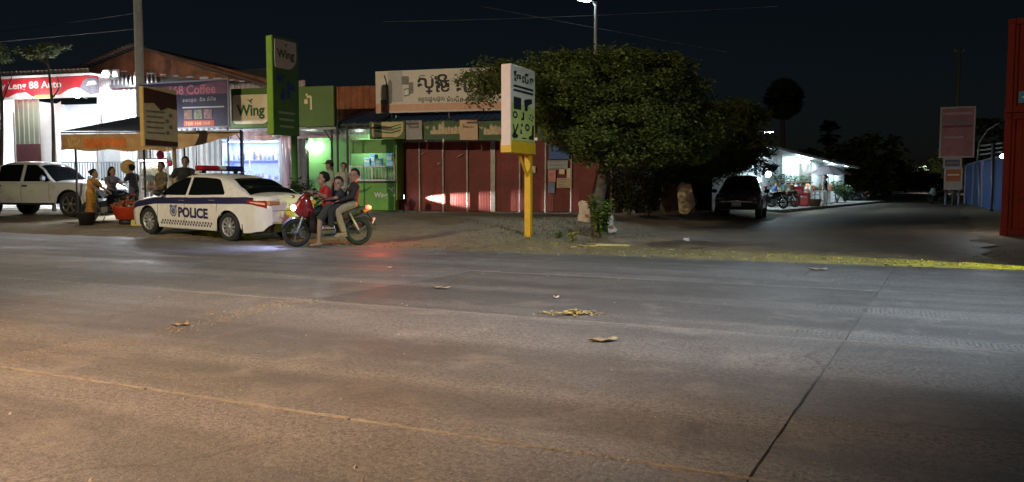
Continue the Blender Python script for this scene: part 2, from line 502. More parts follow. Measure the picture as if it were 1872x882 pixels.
# main road: concrete slabs with open joints between them
road = bpy.data.objects.new('road', None); C.objects.link(road); struct(road)
road.rotation_euler = (0, 0, -ROAD_A)
LANE, SL, GAP, GAPX, SHEAR = 3.4, 5.3, 0.014, 0.005, 0.063
bed = MB(); bed.box((0, 3.4, -0.028), (240, 20.6, 0.03))
bed.build('road_bed', mat('joint filler', (0.10, 0.085, 0.065), 0.95, var=0.4, vs_=14, bump=0.6), road)
for k in range(0, 4):
    js = MB(); rj = random.Random(k); x = -60.0
    while x < 40:
        l_ = rj.uniform(.5, 2.2); js.box((x+l_/2, LANE*k+rj.uniform(-.002, .002), -.008), (l_-.02*rj.random(), .011+.004*rj.random(), .02)); x += l_+rj.choice([0, .03, .1, .4])
    js.build('joint_strip', mat('pale joint mortar', (0.36, 0.32, 0.26), .95, var=.35, vs_=9, bump=.5), road)
def slab_mesh(seed, L_, W_):
    r_ = random.Random(seed); mb = MB()
    hx, hy = L_/2-GAPX/2, W_/2-GAP/2
    nxs, nys = 26, 18
    ring = []
    def edge(x0, y0, x1, y1, n):
        out = []
        for k in range(n):
            t = k/n
            out.append((x0+(x1-x0)*t+r_.uniform(-.005, .005), y0+(y1-y0)*t+r_.uniform(-.004, .004)))
        return out
    ring = edge(-hx, -hy, hx, -hy, nxs)+edge(hx, -hy, hx, hy, nys)+edge(hx, hy, -hx, hy, nxs)+edge(-hx, hy, -hx, -hy, nys)
    ring = [(x+SHEAR*y, y) for x, y in ring]
    n = len(ring)
    ins = [(x*(1-0.005/hx), y*(1-0.005/hy)) for x, y in ring]
    V = [(x, y, -0.04) for x, y in ring]+[(x, y, -0.006-r_.random()*0.005) for x, y in ring]+[(x, y, 0.0) for x, y in ins]
    F_ = [(i, (i+1) % n, n+(i+1) % n, n+i) for i in range(n)]+[(n+i, n+(i+1) % n, 2*n+(i+1) % n, 2*n+i) for i in range(n)]
    F_.append(tuple(range(2*n, 3*n)))
    mb.add(V, F_, 0)
    return mb.mesh('slab', MATS['worn concrete road'])
SM = [slab_mesh(k, SL, LANE) for k in range(5)]
for lane in range(-1, 4):
    for k in range(-9, 9):
        o = link('slab', SM[rnd.randrange(5)], road)
        o.location = (-0.277+SL*(k+0.5)+SHEAR*(LANE*(lane+0.5)-6.8), LANE*(lane+0.5), rnd.uniform(-0.003, 0.003))
        if rnd.random() < 0.5: o.rotation_euler = (0, 0, math.pi)

# side road running off to the right
sr = MB()
sd = Vector((math.sin(SIDE_A), math.cos(SIDE_A), 0)); sp = Vector((math.cos(SIDE_A), -math.sin(SIDE_A), 0))
def srp(u_, v_):
    q = 14.5+(u_**2.2)*420
    w_ = -5.2+6.0*v_
    w_ += 0.35*hn(q*0.35, v_*5)*(1 if v_ in (0, 1) else 0)
    p = sd*q+sp*w_+Vector((0, 0, 0.028-0.03*(1-sstep(14.5, 17, q))))
    return p
sr.grid(srp, 160, 10)
struct(sr.build('side_road', MATS['dusty side road']))

# raised concrete apron in front of the stalls along the side road
def sidep(q, w_, z=0.0): return sd*q+sp*w_+Vector((0, 0, z))
ap = MB()
ST = Frame((12.7, 41.2, .16), 90-34)     # the stall front: local x runs away along the side road, local y to its left
V = []
for lx in (-5.0, 21.0):
    for ly in (3.2, -2.5):
        for z in (-0.26, 0.0): V.append(ST.w(lx, ly, z))
ap.add(V, [(0, 1, 3, 2), (4, 6, 7, 5), (0, 4, 5, 1), (2, 3, 7, 6), (1, 5, 7, 3)])
struct(ap.build('pavement', mat('pale concrete', (0.33, 0.32, 0.30), 0.8, var=0.25, vs_=1.5, bump=0.4, bs=20)))

# ------------------------------------------------ litter, leaves and stones
def scatter(n, fn, r0, r1, seed, flat=0.5):
    r_ = random.Random(seed); mb = MB()
    for _ in range(n):
        x, y = fn(r_)
        s = r0+(r1-r0)*r_.random()**2
        z = max(ground_z(x, y), 0.0 if uv(x, y)[1] < 13.6 else -1)
        M = Matrix.Rotation(r_.random()*6.28, 3, 'Z')
        k = [Vector((s*r_.uniform(.6, 1.2)*math.cos(t*1.257), s*r_.uniform(.6, 1.2)*math.sin(t*1.257), 0)) for t in range(5)]
        top = Vector((r_.uniform(-.2, .2)*s, r_.uniform(-.2, .2)*s, s*flat*r_.uniform(.6, 1.3)))
        P_ = [Vector((x, y, z-0.004))+M@q for q in k]+[Vector((x, y, z))+M@(q*0.55+top) for q in k]
        mb.add(P_, [(i, (i+1) % 5, 5+(i+1) % 5, 5+i) for i in range(5)]+[(5, 6, 7, 8, 9)])
    return mb
def verge(r_):
    v = 13.2+abs(r_.gauss(0, 1.0)); u = r_.uniform(-16, 10)
    return from_uv(u, v)
g_ = struct(scatter(1300, verge, 0.006, 0.028, 3).build('gravel', mat('verge stones', (0.22, 0.17, 0.11), 0.9, var=0.4, vs_=3)), 'stuff')
tag(g_, 'loose stones and dirt clods along the far edge of the road', 'gravel')
def seam(r_):
    v = r_.uniform(1.5, 6.9); return from_uv(-5.52+r_.gauss(0, 0.15)*(0.4+r_.random())+0.12*math.sin(v*1.7), v)
g_ = struct(scatter(1700, seam, 0.003, 0.012, 5, 0.7).build('gravel', mat('orange grit', (0.42, 0.30, 0.16), 0.95, var=0.4, vs_=8)), 'stuff')
tag(g_, 'orange grit gathered along the broken joint across the road', 'gravel')
def roadgrit(r_): return from_uv(r_.uniform(-14, 8), r_.uniform(2.2, 13))
g_ = struct(scatter(900, roadgrit, 0.003, 0.013, 6, 0.7).build('gravel', mat('pale grit', (0.45, 0.40, 0.32), 0.9, var=0.4, vs_=8)), 'stuff')
tag(g_, 'fine pale grit strewn over the concrete road', 'gravel')

def leaf_mesh(l_, w_, curl):
    mb = MB()
    def fn(a, b_):
        x = (a-0.5)*l_; ww = w_*math.sin(math.pi*min(1, max(0, a*0.94+0.03)))**0.7
        y = (b_-0.5)*ww
        return (x, y+0.10*w_*math.sin(a*9), curl*(4*(a-0.5)**2)*l_*0.4+abs(b_-0.5)*w_*0.35+0.10*w_*math.sin(a*13+b_*3)+0.008)
    mb.grid(fn, 8, 4)
    return mb
def litter(name, px, py, l_, w_, curl, rz, col, label, cat):
    p = onz(px, py, 0.0)
    o = leaf_mesh(l_, w_, curl).build(name, mat(label, col, 0.85, var=0.3, vs_=20))
    o.location = p+Vector((0, 0, 0.006)); o.rotation_euler = (0, 0, rz)
    sm = o.modifiers.new('thick', 'SOLIDIFY'); sm.thickness = 0.004
    return tag(o, label, cat)
litter('dry_leaf', 1103, 626, 0.25, 0.085, 0.07, R(10), (0.36, 0.29, 0.19), 'long curled dry leaf lying in front of the leaf heap on the road', 'leaf')
litter('dry_leaf', 806, 529, 0.24, 0.08, 0.06, R(-25), (0.40, 0.33, 0.22), 'small curled dry leaf on the road below the red doors', 'leaf')
litter('dry_leaf', 1495, 495, 0.28, 0.09, 0.05, R(-15), (0.42, 0.37, 0.28), 'pale dry leaf on the road near the yellow lit verge', 'leaf')
litter('dry_leaf', 330, 597, 0.15, 0.06, 0.06, R(20), (0.40, 0.27, 0.13), 'small brown leaf caught in the gritty joint of the road', 'leaf')
litter('paper_scrap', 712, 492, 0.05, 0.05, 0.8, 0.3, (0.7, 0.68, 0.62), 'tiny white paper scrap on the dark road behind the dry leaf', 'scrap')
litter('paper_scrap', 1017, 547, 0.06, 0.05, 0.6, 0.3, (0.75, 0.73, 0.68), 'tiny white paper scrap on the road above the leaf heap', 'scrap')
litter('paper_scrap', 1255, 443, 0.17, 0.12, 0.9, 0.8, (0.75, 0.73, 0.70), 'crumpled white paper on the dirt right of the sacks', 'scrap')
litter('cardboard_scrap', 1075, 453, 0.42, 0.12, 0.2, R(-8), (0.46, 0.36, 0.2), 'flat strip of torn cardboard on the dirt below the sacks', 'scrap')
p = onz(1050, 576, 0.0)
mb = MB(); r_ = random.Random(11)
for k in range(130):
    a = r_.random()*6.28; d = abs(r_.gauss(0, 0.10))
    c_ = Vector((math.cos(a)*d*1.6, math.sin(a)*d*0.8, 0.008+max(0, 0.035-d*0.22)*r_.random()))
    lm = leaf_mesh(r_.uniform(.03, .075), r_.uniform(.012, .03), r_.uniform(-.6, .6))
    M = Matrix.Rotation(r_.random()*6.28, 3, 'Z') @ Matrix.Rotation(r_.uniform(-.5, .5), 3, 'X')
    mb.add([c_+M@Vector(q) for q in lm.v], lm.f, 0)
o = mb.build('leaf_heap', mat('yellowed leaves', (0.46, 0.37, 0.16), 0.85, var=0.5, vs_=30)); o.location = p
tag(o, 'small heap of yellowed leaves lying on the road joint', 'leaves'); o['kind'] = 'stuff'

mb = MB(); r_ = random.Random(12)
for k in range(420):
    x, y = from_uv(r_.uniform(-15, 4), 13.3+abs(r_.gauss(0, 1.1))); z = ground_z(x, y)+.008
    lm = leaf_mesh(r_.uniform(.04, .11), r_.uniform(.02, .05), r_.uniform(-.5, .6)); M = Matrix.Rotation(r_.random()*6.28, 3, 'Z') @ Matrix.Rotation(r_.uniform(-.4, .4), 3, 'X')
    mb.add([Vector((x, y, z))+M@Vector(q) for q in lm.v], lm.f, 0)
o = struct(mb.build('leaf_litter', mat('verge leaf litter', (0.30, 0.23, 0.11), .85, var=.6, vs_=4)), 'stuff'); tag(o, 'dry leaves and scraps strewn along the dirt verge', 'leaves')
# grass and weeds round the yellow sign and the tree
def grass(n, fn, h0, h1, seed):
    r_ = random.Random(seed); mb = MB()
    for _ in range(n):
        x, y = fn(r_); z = ground_z(x, y)
        hh = r_.uniform(h0, h1); a = r_.random()*6.28; w_ = r_.uniform(.004, .010)
        d = Vector((math.cos(a), math.sin(a), 0)); q = Vector((-d.y, d.x, 0))*w_
        b0 = Vector((x, y, z-0.01)); b1 = b0+Vector((0, 0, hh*.6))+d*hh*.2; b2 = b0+Vector((0, 0, hh))+d*hh*r_.uniform(.3, .8)
        mb.add([b0-q, b0+q, b1+q*.7, b1-q*.7, b2], [(0, 1, 2, 3), (3, 2, 4)])
    return mb
def gpatch(r_):
    q = onz(r_.gauss(1010, 75), 425+r_.random()**2*12-r_.random()*14, 0.17)
    return q.x, q.y
o = struct(grass(1500, gpatch, 0.02, 0.10, 21).build('grass', mat('verge grass', (0.10, 0.13, 0.03), 0.8, var=0.5, vs_=2)), 'stuff')
tag(o, 'thin grass round the foot of the yellow sign post', 'grass')
def gfar(r_):
    q = onz(r_.uniform(1380, 1940), 466+r_.gauss(0, 5)+(r_.random() < .4)*8, 0.0)
    return q.x, q.y
o = struct(grass(700, gfar, 0.008, 0.028, 22).build('grass', mat('verge grass dry', (0.17, 0.16, 0.06), 0.85, var=0.4, vs_=2)), 'stuff')
tag(o, 'low dry grass along the yellow lit edge of the side road mouth', 'grass')

# ================================================================ BUILDINGS AND SIGNS
M_WHITE = mat('white painted steel', (0.74, 0.75, 0.75), 0.5, var=0.1, bump=0.05, rust=(0.4, 0.33, 0.26), rust_amt=0.15)
M_WALLW = mat('white wall', (0.78, 0.79, 0.8), 0.8, var=0.06)
M_CORR = mat('white corrugated sheet', (0.66, 0.69, 0.72), 0.45, var=0.12, vs_=2, rust=(0.36, 0.28, 0.22), rust_amt=0.2)
M_CGREEN = mat('pale green sheet', (0.42, 0.48, 0.38), 0.5, var=0.15, vs_=2)
M_RUST = mat('rusty roof sheet', (0.30, 0.13, 0.07), 0.8, var=0.4, vs_=1.2, rust=(0.16, 0.08, 0.05), rust_amt=0.55)
M_DARK = mat('dark steel', (0.035, 0.036, 0.04), 0.5, metal=0.4, var=0.3)
M_GREY = mat('grey steel', (0.28, 0.29, 0.30), 0.45, metal=0.6, var=0.2)
M_SILV = mat('dull aluminium', (0.52, 0.51, 0.49), 0.42, metal=0.5, var=0.25, vs_=9)
M_BLUER = mat('blue roof sheet', (0.035, 0.075, 0.16), 0.45, var=0.3, vs_=2)
M_MAROON = mat('maroon door sheet', (0.205, 0.048, 0.040), 0.55, spec=.25, var=0.28, vs_=1.6, bump=0.25, bs=2.2, rust=(0.12, 0.04, 0.03), rust_amt=0.3, perobj=0.12)
M_CONC = mat('rough concrete', (0.30, 0.29, 0.27), 0.85, var=0.25, vs_=3, bump=0.4, bs=30)
M_TARP = mat('brown tarpaulin', (0.58, 0.36, 0.17), 0.75, var=0.3, vs_=2.5, bump=0.5, bs=4)
M_TARPB = mat('dark blue tarpaulin', (0.05, 0.07, 0.11), 0.6, var=0.3, vs_=2, bump=0.4, bs=3)
M_GREEN = mat('brand green panel', (0.13, 0.33, 0.06), 0.45, var=0.15, vs_=2)
M_DGREEN = mat('dark sign green', (0.055, 0.17, 0.03), 0.5, var=0.2, vs_=2)
M_LIME = mat('lime sign edge', (0.25, 0.46, 0.05), 0.45, var=0.12)
M_CREAM = mat('cream sign face', (0.80, 0.68, 0.48), 0.55, var=0.06)
M_INK = mat('black ink', (0.02, 0.02, 0.022), 0.6)
M_GINK = mat('green ink', (0.03, 0.13, 0.04), 0.6)
M_YEL = mat('yellow painted steel', (0.72, 0.44, 0.02), 0.42, var=0.15, vs_=4, rust=(0.35, 0.2, 0.03), rust_amt=0.12)
M_PALE = mat('pale sign face', (0.70, 0.66, 0.58), 0.55, var=0.07)
M_PINKB = mat('pink board side', (0.78, 0.62, 0.55), 0.55, var=0.07)
M_NAVYB = mat('navy banner', (0.018, 0.014, 0.030), 0.6, var=0.35, vs_=1.5)
M_PINKT = mat('pink print', (0.30, 0.10, 0.12), 0.6, var=0.2)
M_REDP = mat('red print', (0.62, 0.03, 0.045), 0.55, var=0.15)
M_WPR = mat('white print', (0.8, 0.8, 0.78), 0.6)
M_ORP = mat('orange print', (0.62, 0.18, 0.05), 0.6, var=0.2)
M_YPR = mat('yellow print', (0.75, 0.62, 0.1), 0.6)
M_GPR = mat('grey print', (0.22, 0.21, 0.2), 0.6, var=0.3)
M_BPR = mat('blue print', (0.05, 0.14, 0.42), 0.6, var=0.2)
LED = (0.82, 0.90, 1.0)
E_TUBE = emis('white tube', LED, 22)
E_BULB = emis('cold white bulb', (0.80, 0.93, 1.0), 90)

FM = Frame((-0.96, 27.7, 0.30), -15)
def Q(px, py, off=0.0): return FM.hit(px, py, off)
def qx(px, off=0.0, py=320): return FM.hit(px, py, off)[0]
def qz(px, py, off=0.0): return FM.hit(px, py, off)[1]
def bird(mb, cx, cz, s, y, mi=0, fn=None):
    P_ = [(-1, .55), (-.45, .62), (-.1, .25), (.35, .7), (.95, .65), (.5, .3), (.35, -.1), (.8, -.75), (.25, -.35), (-.05, -.1), (-.45, .3)]
    V = [(cx+a*s, y, cz+b_*s) for a, b_ in P_]
    if fn: V = [fn(*p) for p in V]
    mb.add(V, [tuple(range(len(V)))], mi)
def rrect(x0, x1, z0, z1, rs, n=6):
    """rounded rectangle, radii (bl, br, tr, tl)"""
    out = []
    for (cx, cz, sx, sz, r_, a0) in ((x0, z0, 1, 1, rs[0], 180), (x1, z0, -1, 1, rs[1], 270), (x1, z1, -1, -1, rs[2], 0), (x0, z1, 1, -1, rs[3], 90)):
        for k in range(n+1):
            a = R(a0+90*k/n)
            out.append((cx+sx*r_+r_*math.cos(a), cz+sz*r_+r_*math.sin(a)))
    return out

# ---------------------------------------------------------------- shop with the maroon folding doors
shop = thing('shuttered_shop', 'closed shop with maroon folding metal doors under a blue sheet roof', 'shop', FM.o, FM.a)
z0 = qz(885, 387.5); z1 = qz(885, 259)
bx = [qx(p) for p in (724, 768, 811, 855, 902, 951, 998, 1045, 1092)]
for i in range(8):
    mb = MB(); a, b_ = bx[i]+0.02, bx[i+1]-0.02
    n = 9
    pr = random.Random(i)
    dent = [pr.uniform(-.003, .003) for _ in range(64)]
    def fn(s, t, a=a, b_=b_, dent=dent):
        rib = 0.002*(1 if (int(s*n*2) % 2) else 0)
        return (a+(b_-a)*s, -rib+dent[int(t*6)*6+int(s*4)], z0+0.03+(z1-z0-0.05)*t)
    mb.grid(fn, 18, 7, 0, False)
    mb.build('door_panel', M_MAROON, shop)
for i in range(1, 8):
    w_ = 0.17 if i == 4 else 0.055
    mb = MB(); mb.box((bx[i], -0.05, (z0+z1)/2), (w_, 0.05, z1-z0+0.04), 0, None, 0.008)
    mb.build('frame_post', mat('dull door frame', (0.34, 0.32, 0.30), .5, metal=.3, var=.35, vs_=7), shop)
mb = MB(); mb.box(((bx[0]+bx[8])/2, -0.03, z1+0.05), (bx[8]-bx[0]+0.1, 0.12, 0.09)); mb.build('door_head_rail', M_SILV, shop)
mb = MB(); mb.box(((bx[0]+bx[8])/2, 3.0, z0-0.16), (bx[8]-bx[0]+0.9, 7.4, 0.30), 0, None, 0.02); mb.build('plinth', M_CONC, shop)
mb = MB(); mb.box(((bx[0]+bx[8])/2, 0.06, (z0+3.4)/2+0.3), (bx[8]-bx[0]+0.2, 0.06, 3.6-z0)); mb.build('wall', M_RUST, shop)
for (i, px, py, s) in ((1, 775, 281, .2), (2, 804, 299, .12), (3, 843, 285, .25)):
    mb = MB(); q = Q(px, py); mb.tube([(q[0]-s*.5, -.06, q[1]-s*.3), (q[0]-.02, -.075, q[1]), (q[0]+s*.4, -.06, q[1]+s*.25)], 0.018, 6)
    mb.build('door_handle', M_SILV, shop)
# blue roof
ex0, ex1 = qx(612, -1.3), qx(1075, -1.3)
zf = qz(800, 223, -1.3); zb = qz(800, 200, 0.6)
mb = MB()
def rfn(x, y, z):
    t = z
    return (x, -1.35+t*2.2, zf+(zb-zf)*t-y)
mb.corr(ex0, ex1, 0.0, 1.0, 0, 0.22, 0.035, 0, True, rfn)
o = mb.build('roof', M_BLUER, shop)
mb = MB(); mb.bar((ex0, -1.3, zf-0.05), (ex1, -1.3, zf-0.05), 0.06); mb.build('eave_beam', M_DARK, shop)
for px in (735, 905, 1052):
    mb = MB(); x = qx(px, -.6); mb.bar((x, -1.28, zf-0.09), (x, 0, zf-0.02), 0.05); mb.build('rafter', M_DARK, shop)
# rusty sheets behind the billboard
mb = MB(); xa, za = Q(600, 205, 1.5); xb, zb2 = Q(700, 158, 1.5)
mb.corr(xa, qx(1000, 1.5), za-0.6, qz(650, 158, 1.5), 1.5, 0.25, 0.03); mb.build('upper_wall', mat('orange rust sheet', (0.34, 0.12, 0.05), 0.75, var=0.35, vs_=2, rust=(0.2, 0.07, 0.04), rust_amt=0.4), shop)

# papers on the doors
def paper(px0, py0, px1, py1, m_, label, name='paper_notice', lines=0, off=-0.085):
    x0, za_ = Q(px0, py0, off); x1, zb_ = Q(px1, py1, off)
    t = thing(name, label, 'notice', FM.w((x0+x1)/2, off, zb_), FM.a)
    w_, h_ = x1-x0, za_-zb_
    mb = MB(); mb.grid(lambda s, t_: ((s-.5)*w_, -0.004*math.sin(s*7+t_*5), t_*h_), 6, 6); s_ = mb.build('sheet', m_, t)
    if lines:
        mb = MB()
        for k in range(lines):
            zz = h_*(0.86-0.75*k/max(1, lines-1)); l_ = w_*rnd.uniform(.4, .8)
            mb.box((-w_*.4+l_/2, -0.008, zz), (l_, 0.002, h_*.25/lines))
        mb.build('print', M_GPR, t)
    return t
paper(1004, 264, 1041, 291, M_BPR, 'large dark blue poster high on the maroon door', lines=0)
paper(1001, 294, 1038, 310, mat('grey poster', (0.36, 0.40, 0.42), .6), 'grey wide notice stuck under the blue poster', lines=3)
paper(1002, 311, 1016, 333, mat('pink poster', (0.62, 0.25, 0.24), .6, var=.4), 'small pink picture notice on the maroon door', lines=0)
paper(1002, 334, 1014, 353, mat('slate poster', (0.16, 0.24, 0.40), .6), 'slate blue notice lowest on the maroon door', lines=3)
paper(1022, 310, 1032, 319, M_CREAM, 'tiny cream notice in the middle of the papers', lines=0)
paper(1036, 308, 1043, 326, M_CREAM, 'narrow upright cream notice beside the door frame', lines=0)
paper(1018, 326, 1044, 344, mat('tan paper', (0.58, 0.46, 0.30), .7), 'wide tan paper under the small cream notices', lines=4)
paper(972, 304, 979, 316, M_CREAM, 'small white card on the door right of the yellow post')

# ---------------------------------------------------------------- valance banners under the blue roof
def valance(px0, px1, py0, py1, kind, label):
    off = -1.32
    x0, z1_ = Q(px0, py0, off); x1, z0_ = Q(px1, py1, off)
    w_, h_ = x1-x0, z1_-z0_
    t = thing('hanging_banner', label, 'banner', FM.w((x0+x1)/2, off, z0_), FM.a, 'banners hung under the blue roof edge')
    fold = lambda s: 0.03*math.sin(s*w_*5+px0)
    mb = MB(); mb.grid(lambda s, q: ((s-.5)*w_, fold(s)-0.02*q, q*h_), 24, 3)
    base = {'town': mat('valance green', (0.06, 0.13, 0.05), .6, var=.3), 'grey': mat('valance grey', (0.36, 0.34, 0.33), .6), 'cream': mat('valance cream', (0.68, 0.50, 0.33), .6, var=.1), 'logo': mat('valance olive', (0.10, 0.16, 0.05), .6)}[kind]
    mb.build('cloth', base, t)
    mb = MB(); pr = random.Random(px0)
    if kind == 'town':
        x = -w_*.30
        while x < w_*.46:
            bw = pr.uniform(.05, .13); bh = h_*pr.uniform(.25, .6)*(1.25 if abs(x) < w_*.15 else .8)
            s = x/w_+.5
            y = fold(s)-0.03
            mb.add([(x, y, h_*.28), (x+bw, y, h_*.28), (x+bw, y-.005, h_*.28+bh*.8), (x+bw/2, y-.005, h_*.28+bh), (x, y-.005, h_*.28+bh*.8)], [(0, 1, 2, 3, 4)])
            x += bw*1.05
        bird(mb, -w_*.40, h_*.62, h_*.14, fold(.1)-.035)
        mb.build('print', mat('valance town print', (0.62, 0.50, 0.32), .6, var=.4, vs_=9), t)
    elif kind == 'logo':
        P_ = rrect(-w_*.42, w_*.46, h_*.1, h_*.95, (.18*h_, .5*h_, .05, .05))
        mb.add([(a, fold(a/w_+.5)-.03, b_) for a, b_ in P_], [tuple(range(len(P_)))], 0)
        for k in range(3):
            mb.add([(-w_*.35, -.06, h_*(.75-.16*k)), (w_*.1, -.06, h_*(.62-.16*k)), (w_*.4, -.06, h_*(.78-.16*k)), (w_*.4, -.06, h_*(.84-.16*k)), (w_*.1, -.06, h_*(.68-.16*k)), (-w_*.35, -.06, h_*(.83-.16*k))], [(0, 1, 2, 3, 4, 5)], 1)
        mb.build('print', [mat('valance logo print', (0.62, 0.55, 0.28), .6, var=.2), M_GINK], t)
    else:
        z = h_*.62
        for k in range(6):
            x = -w_*.32+k*w_*.11
            mb.tube([(x, -.06, z), (x+.02, -.06, z+(.13 if k == 0 else .05)*h_*2*pr.uniform(.5, 1)), (x+.045, -.06, z-.01)], 0.008, 5)
        mb.build('print', mat('valance script', (0.45, 0.08, 0.05) if kind == 'cream' else (0.2, 0.1, 0.12), .6), t)
valance(676, 741, 223, 254, 'logo', 'olive valance banner with a large cream curved emblem')
valance(742, 772, 221, 255, 'grey', 'grey valance banner with dark script between emblem and town banners')
valance(774, 840, 222, 255, 'town', 'green valance banner with pale town skyline left of the cream one')
valance(841, 873, 220, 256, 'cream', 'cream orange valance banner with red script')
valance(875, 922, 222, 256, 'town', 'green valance banner partly behind the yellow sign')
valance(982, 1053, 224, 257, 'town', 'green valance banner with skyline right of the yellow sign')
x0, z1_ = Q(618, 226, -1.0); x1, z0_ = Q(676, 256, -1.0)
mb = MB(); mb.grid(lambda s, t: (x0+(x1-x0)*s, -1.0-0.07*math.sin(s*19+t*2)-0.1*(1-t), z0_+(z1_-z0_)*t+0.06*math.sin(s*9)*(1-t)), 40, 8)
o = mb.build('plastic_curtain', film('clear curtain', (0.55, 0.56, 0.58), 0.2, 0.5, 0.5)); o.location = FM.o; o.rotation_euler = (0, 0, FM.a)
tag(o, 'crumpled clear plastic rain curtain rolled up beside the emblem banner', 'curtain')

# ---------------------------------------------------------------- billboard on the roof
off = -0.9
x0, z1_ = Q(686, 131, off); x1, z0_ = Q(957, 201, off)
w_, h_ = x1-x0, z1_-z0_
bb = thing('billboard', 'long cream rooftop billboard with tool pictures and black lettering', 'billboard', FM.w((x0+x1)/2, off, z0_), FM.a)
mb = MB(); mb.box((0, 0.05, h_/2), (w_, 0.10, h_), 0, None, 0.01); mb.build('board', M_PALE, bb)
mb = MB(); mb.box((-w_*.36, -0.003, h_*.62), (w_*.10, 0.004, h_*.72)); mb.box((w_*.02, -0.003, h_*.12), (w_*.95, 0.004, h_*.16), 1); mb.box((-w_*.455, -.003, h_*.13), (w_*.085, .004, h_*.2), 1)
mb.build('print_field', [mat('grey field', (0.50, 0.50, 0.49), .6), mat('peach stripe', (0.72, 0.42, 0.30), .6, var=.1)], bb)
mb = MB()   # picture of a floor machine and small appliances
xx = -w_*.44
mb.tube([(xx+.02, -.012, h_*.9), (xx+.10, -.012, h_*.72), (xx+.12, -.012, h_*.35)], 0.025, 6)
mb.prism([(xx+.12, h_*.3), (xx+.3, h_*.3), (xx+.3, h_*.72), (xx+.24, h_*.8), (xx+.16, h_*.72)], -.02, -.004)
mb.prism(rrect(xx-.12, xx+.28, h_*.22, h_*.32, (.04, .04, .04, .04)), -.02, -.004)
mb.prism(rrect(-w_*.315, -w_*.265, h_*.66, h_*.86, (.05, .05, .05, .05)), -.02, -.004)
mb.prism([(-w_*.265, h_*.42), (-w_*.235, h_*.46), (-w_*.235, h_*.72), (-w_*.265, h_*.70)], -.02, -.004)
mb.prism([(-w_*.30, h_*.38), (-w_*.262, h_*.40), (-w_*.262, h_*.58), (-w_*.30, h_*.56)], -.02, -.004)
mb.build('tool_picture', M_GPR, bb)
mb = MB(); mb.prism([(-w_*.296, h_*.41), (-w_*.266, h_*.43), (-w_*.266, h_*.55), (-w_*.296, h_*.53)], -.024, -.021); mb.build('tool_screen', M_WPR, bb)
for tx_, ux_, uz_, uw_, uh_ in (('ស្ន', -.205, .42, None, .46), ('ែច', -.09, .46, None, .40), ('លីន', .06, .42, None, .5), ('េសង', .24, .42, None, .46), ('ទទួលជួសជុល', -.20, .22, .18, .14), ('ម៉ាស៊ីន', -.005, .22, .11, .14), ('ឡើងកូន', .125, .22, .12, .14)):
    mb = MB(); lettering(mb, tx_, w_*ux_, h_*uz_, w_*uw_ if uw_ else None, h_*uh_, -0.006, bold=.015); mb.build('lettering', M_INK, bb)
for sx in (-.4, 0, .4):
    mb = MB(); mb.bar((w_*sx, 0.16, -0.5), (w_*sx, 0.16, h_*.9), 0.06); mb.build('support', M_DARK, bb)

# ---------------------------------------------------------------- green money-service kiosk
off = -0.6
kx0, kx1 = qx(552, off), qx(726, off)
kio = thing('green_kiosk', 'lit green money transfer kiosk with railed counter window', 'kiosk', FM.w((kx0+kx1)/2, off, 0), FM.a)
W_ = kx1-kx0
def kx(px, o_=off): return qx(px, o_)-(kx0+kx1)/2
kz = lambda py, px=650, o_=off: qz(px, py, o_)
mb = MB(); mb.box((0, 1.6, kz(300)+.2), (W_, 0.05, 2.9)); mb.build('back_wall', mat('kiosk back wall', (0.22, 0.42, 0.16), .5, var=.1), kio)
mb = MB(); mb.box((W_/2-.03, .8, kz(300)+.2), (0.05, 1.6, 2.9)); mb.build('side_wall', M_GREEN, kio)
a, b_ = kx(553), kx(600)
mb = MB(); mb.box(((a+b_)/2, 0.5, kz(315)), (b_-a, 0.04, kz(250)-kz(380)), 0); mb.build('green_panel', mat('bright kiosk green', (0.16, 0.42, 0.13), .35, var=.1), kio)
a, b_ = kx(602), kx(636)
mb = MB(); mb.box(((a+b_)/2, 0.25, kz(320)), (b_-a, 0.04, kz(250)-kz(392)), 0); mb.build('green_panel', mat('side kiosk green', (0.14, 0.36, 0.13), .4, var=.1), kio)
# header over the window
a, b_ = kx(640), kx(722)
mb = MB(); mb.box(((a+b_)/2, 0, (kz(256)+kz(281))/2), (b_-a, .06, kz(256)-kz(281))); mb.build('header_panel', M_GREEN, kio)
# counter
mb = MB(); mb.box(((a+b_)/2, .15, (kz(334)+kz(385))/2), (b_-a, .30, kz(334)-kz(385)), 0, None, .02); ct = mb.build('counter', mat('counter green', (0.15, 0.40, 0.06), .4, var=.25, vs_=1.2), kio)
mb = MB(); mb.box(((a+b_)/2, .15, kz(333)), (b_-a+.1, .42, .05)); mb.build('counter_top', M_DARK, ct)
mb = MB(); lettering(mb, 'Wing', kx(684), kz(364), kx(708)-kx(684), kz(352)-kz(364), -.012, bold=.02)
bird(mb, kx(715), kz(348), .14, -.012); bird(mb, kx(719), kz(358), .09, -.012); mb.build('lettering', M_WPR, ct)
mb = MB()
mb.add([(kx(642), -.011, kz(348)), (kx(655), -.011, kz(354)), (kx(672), -.011, kz(349)), (kx(680), -.011, kz(340)), (kx(670), -.011, kz(345)), (kx(655), -.011, kz(349)), (kx(646), -.011, kz(344))], [tuple(range(7))]); mb.build('swoosh', M_DGREEN, ct)
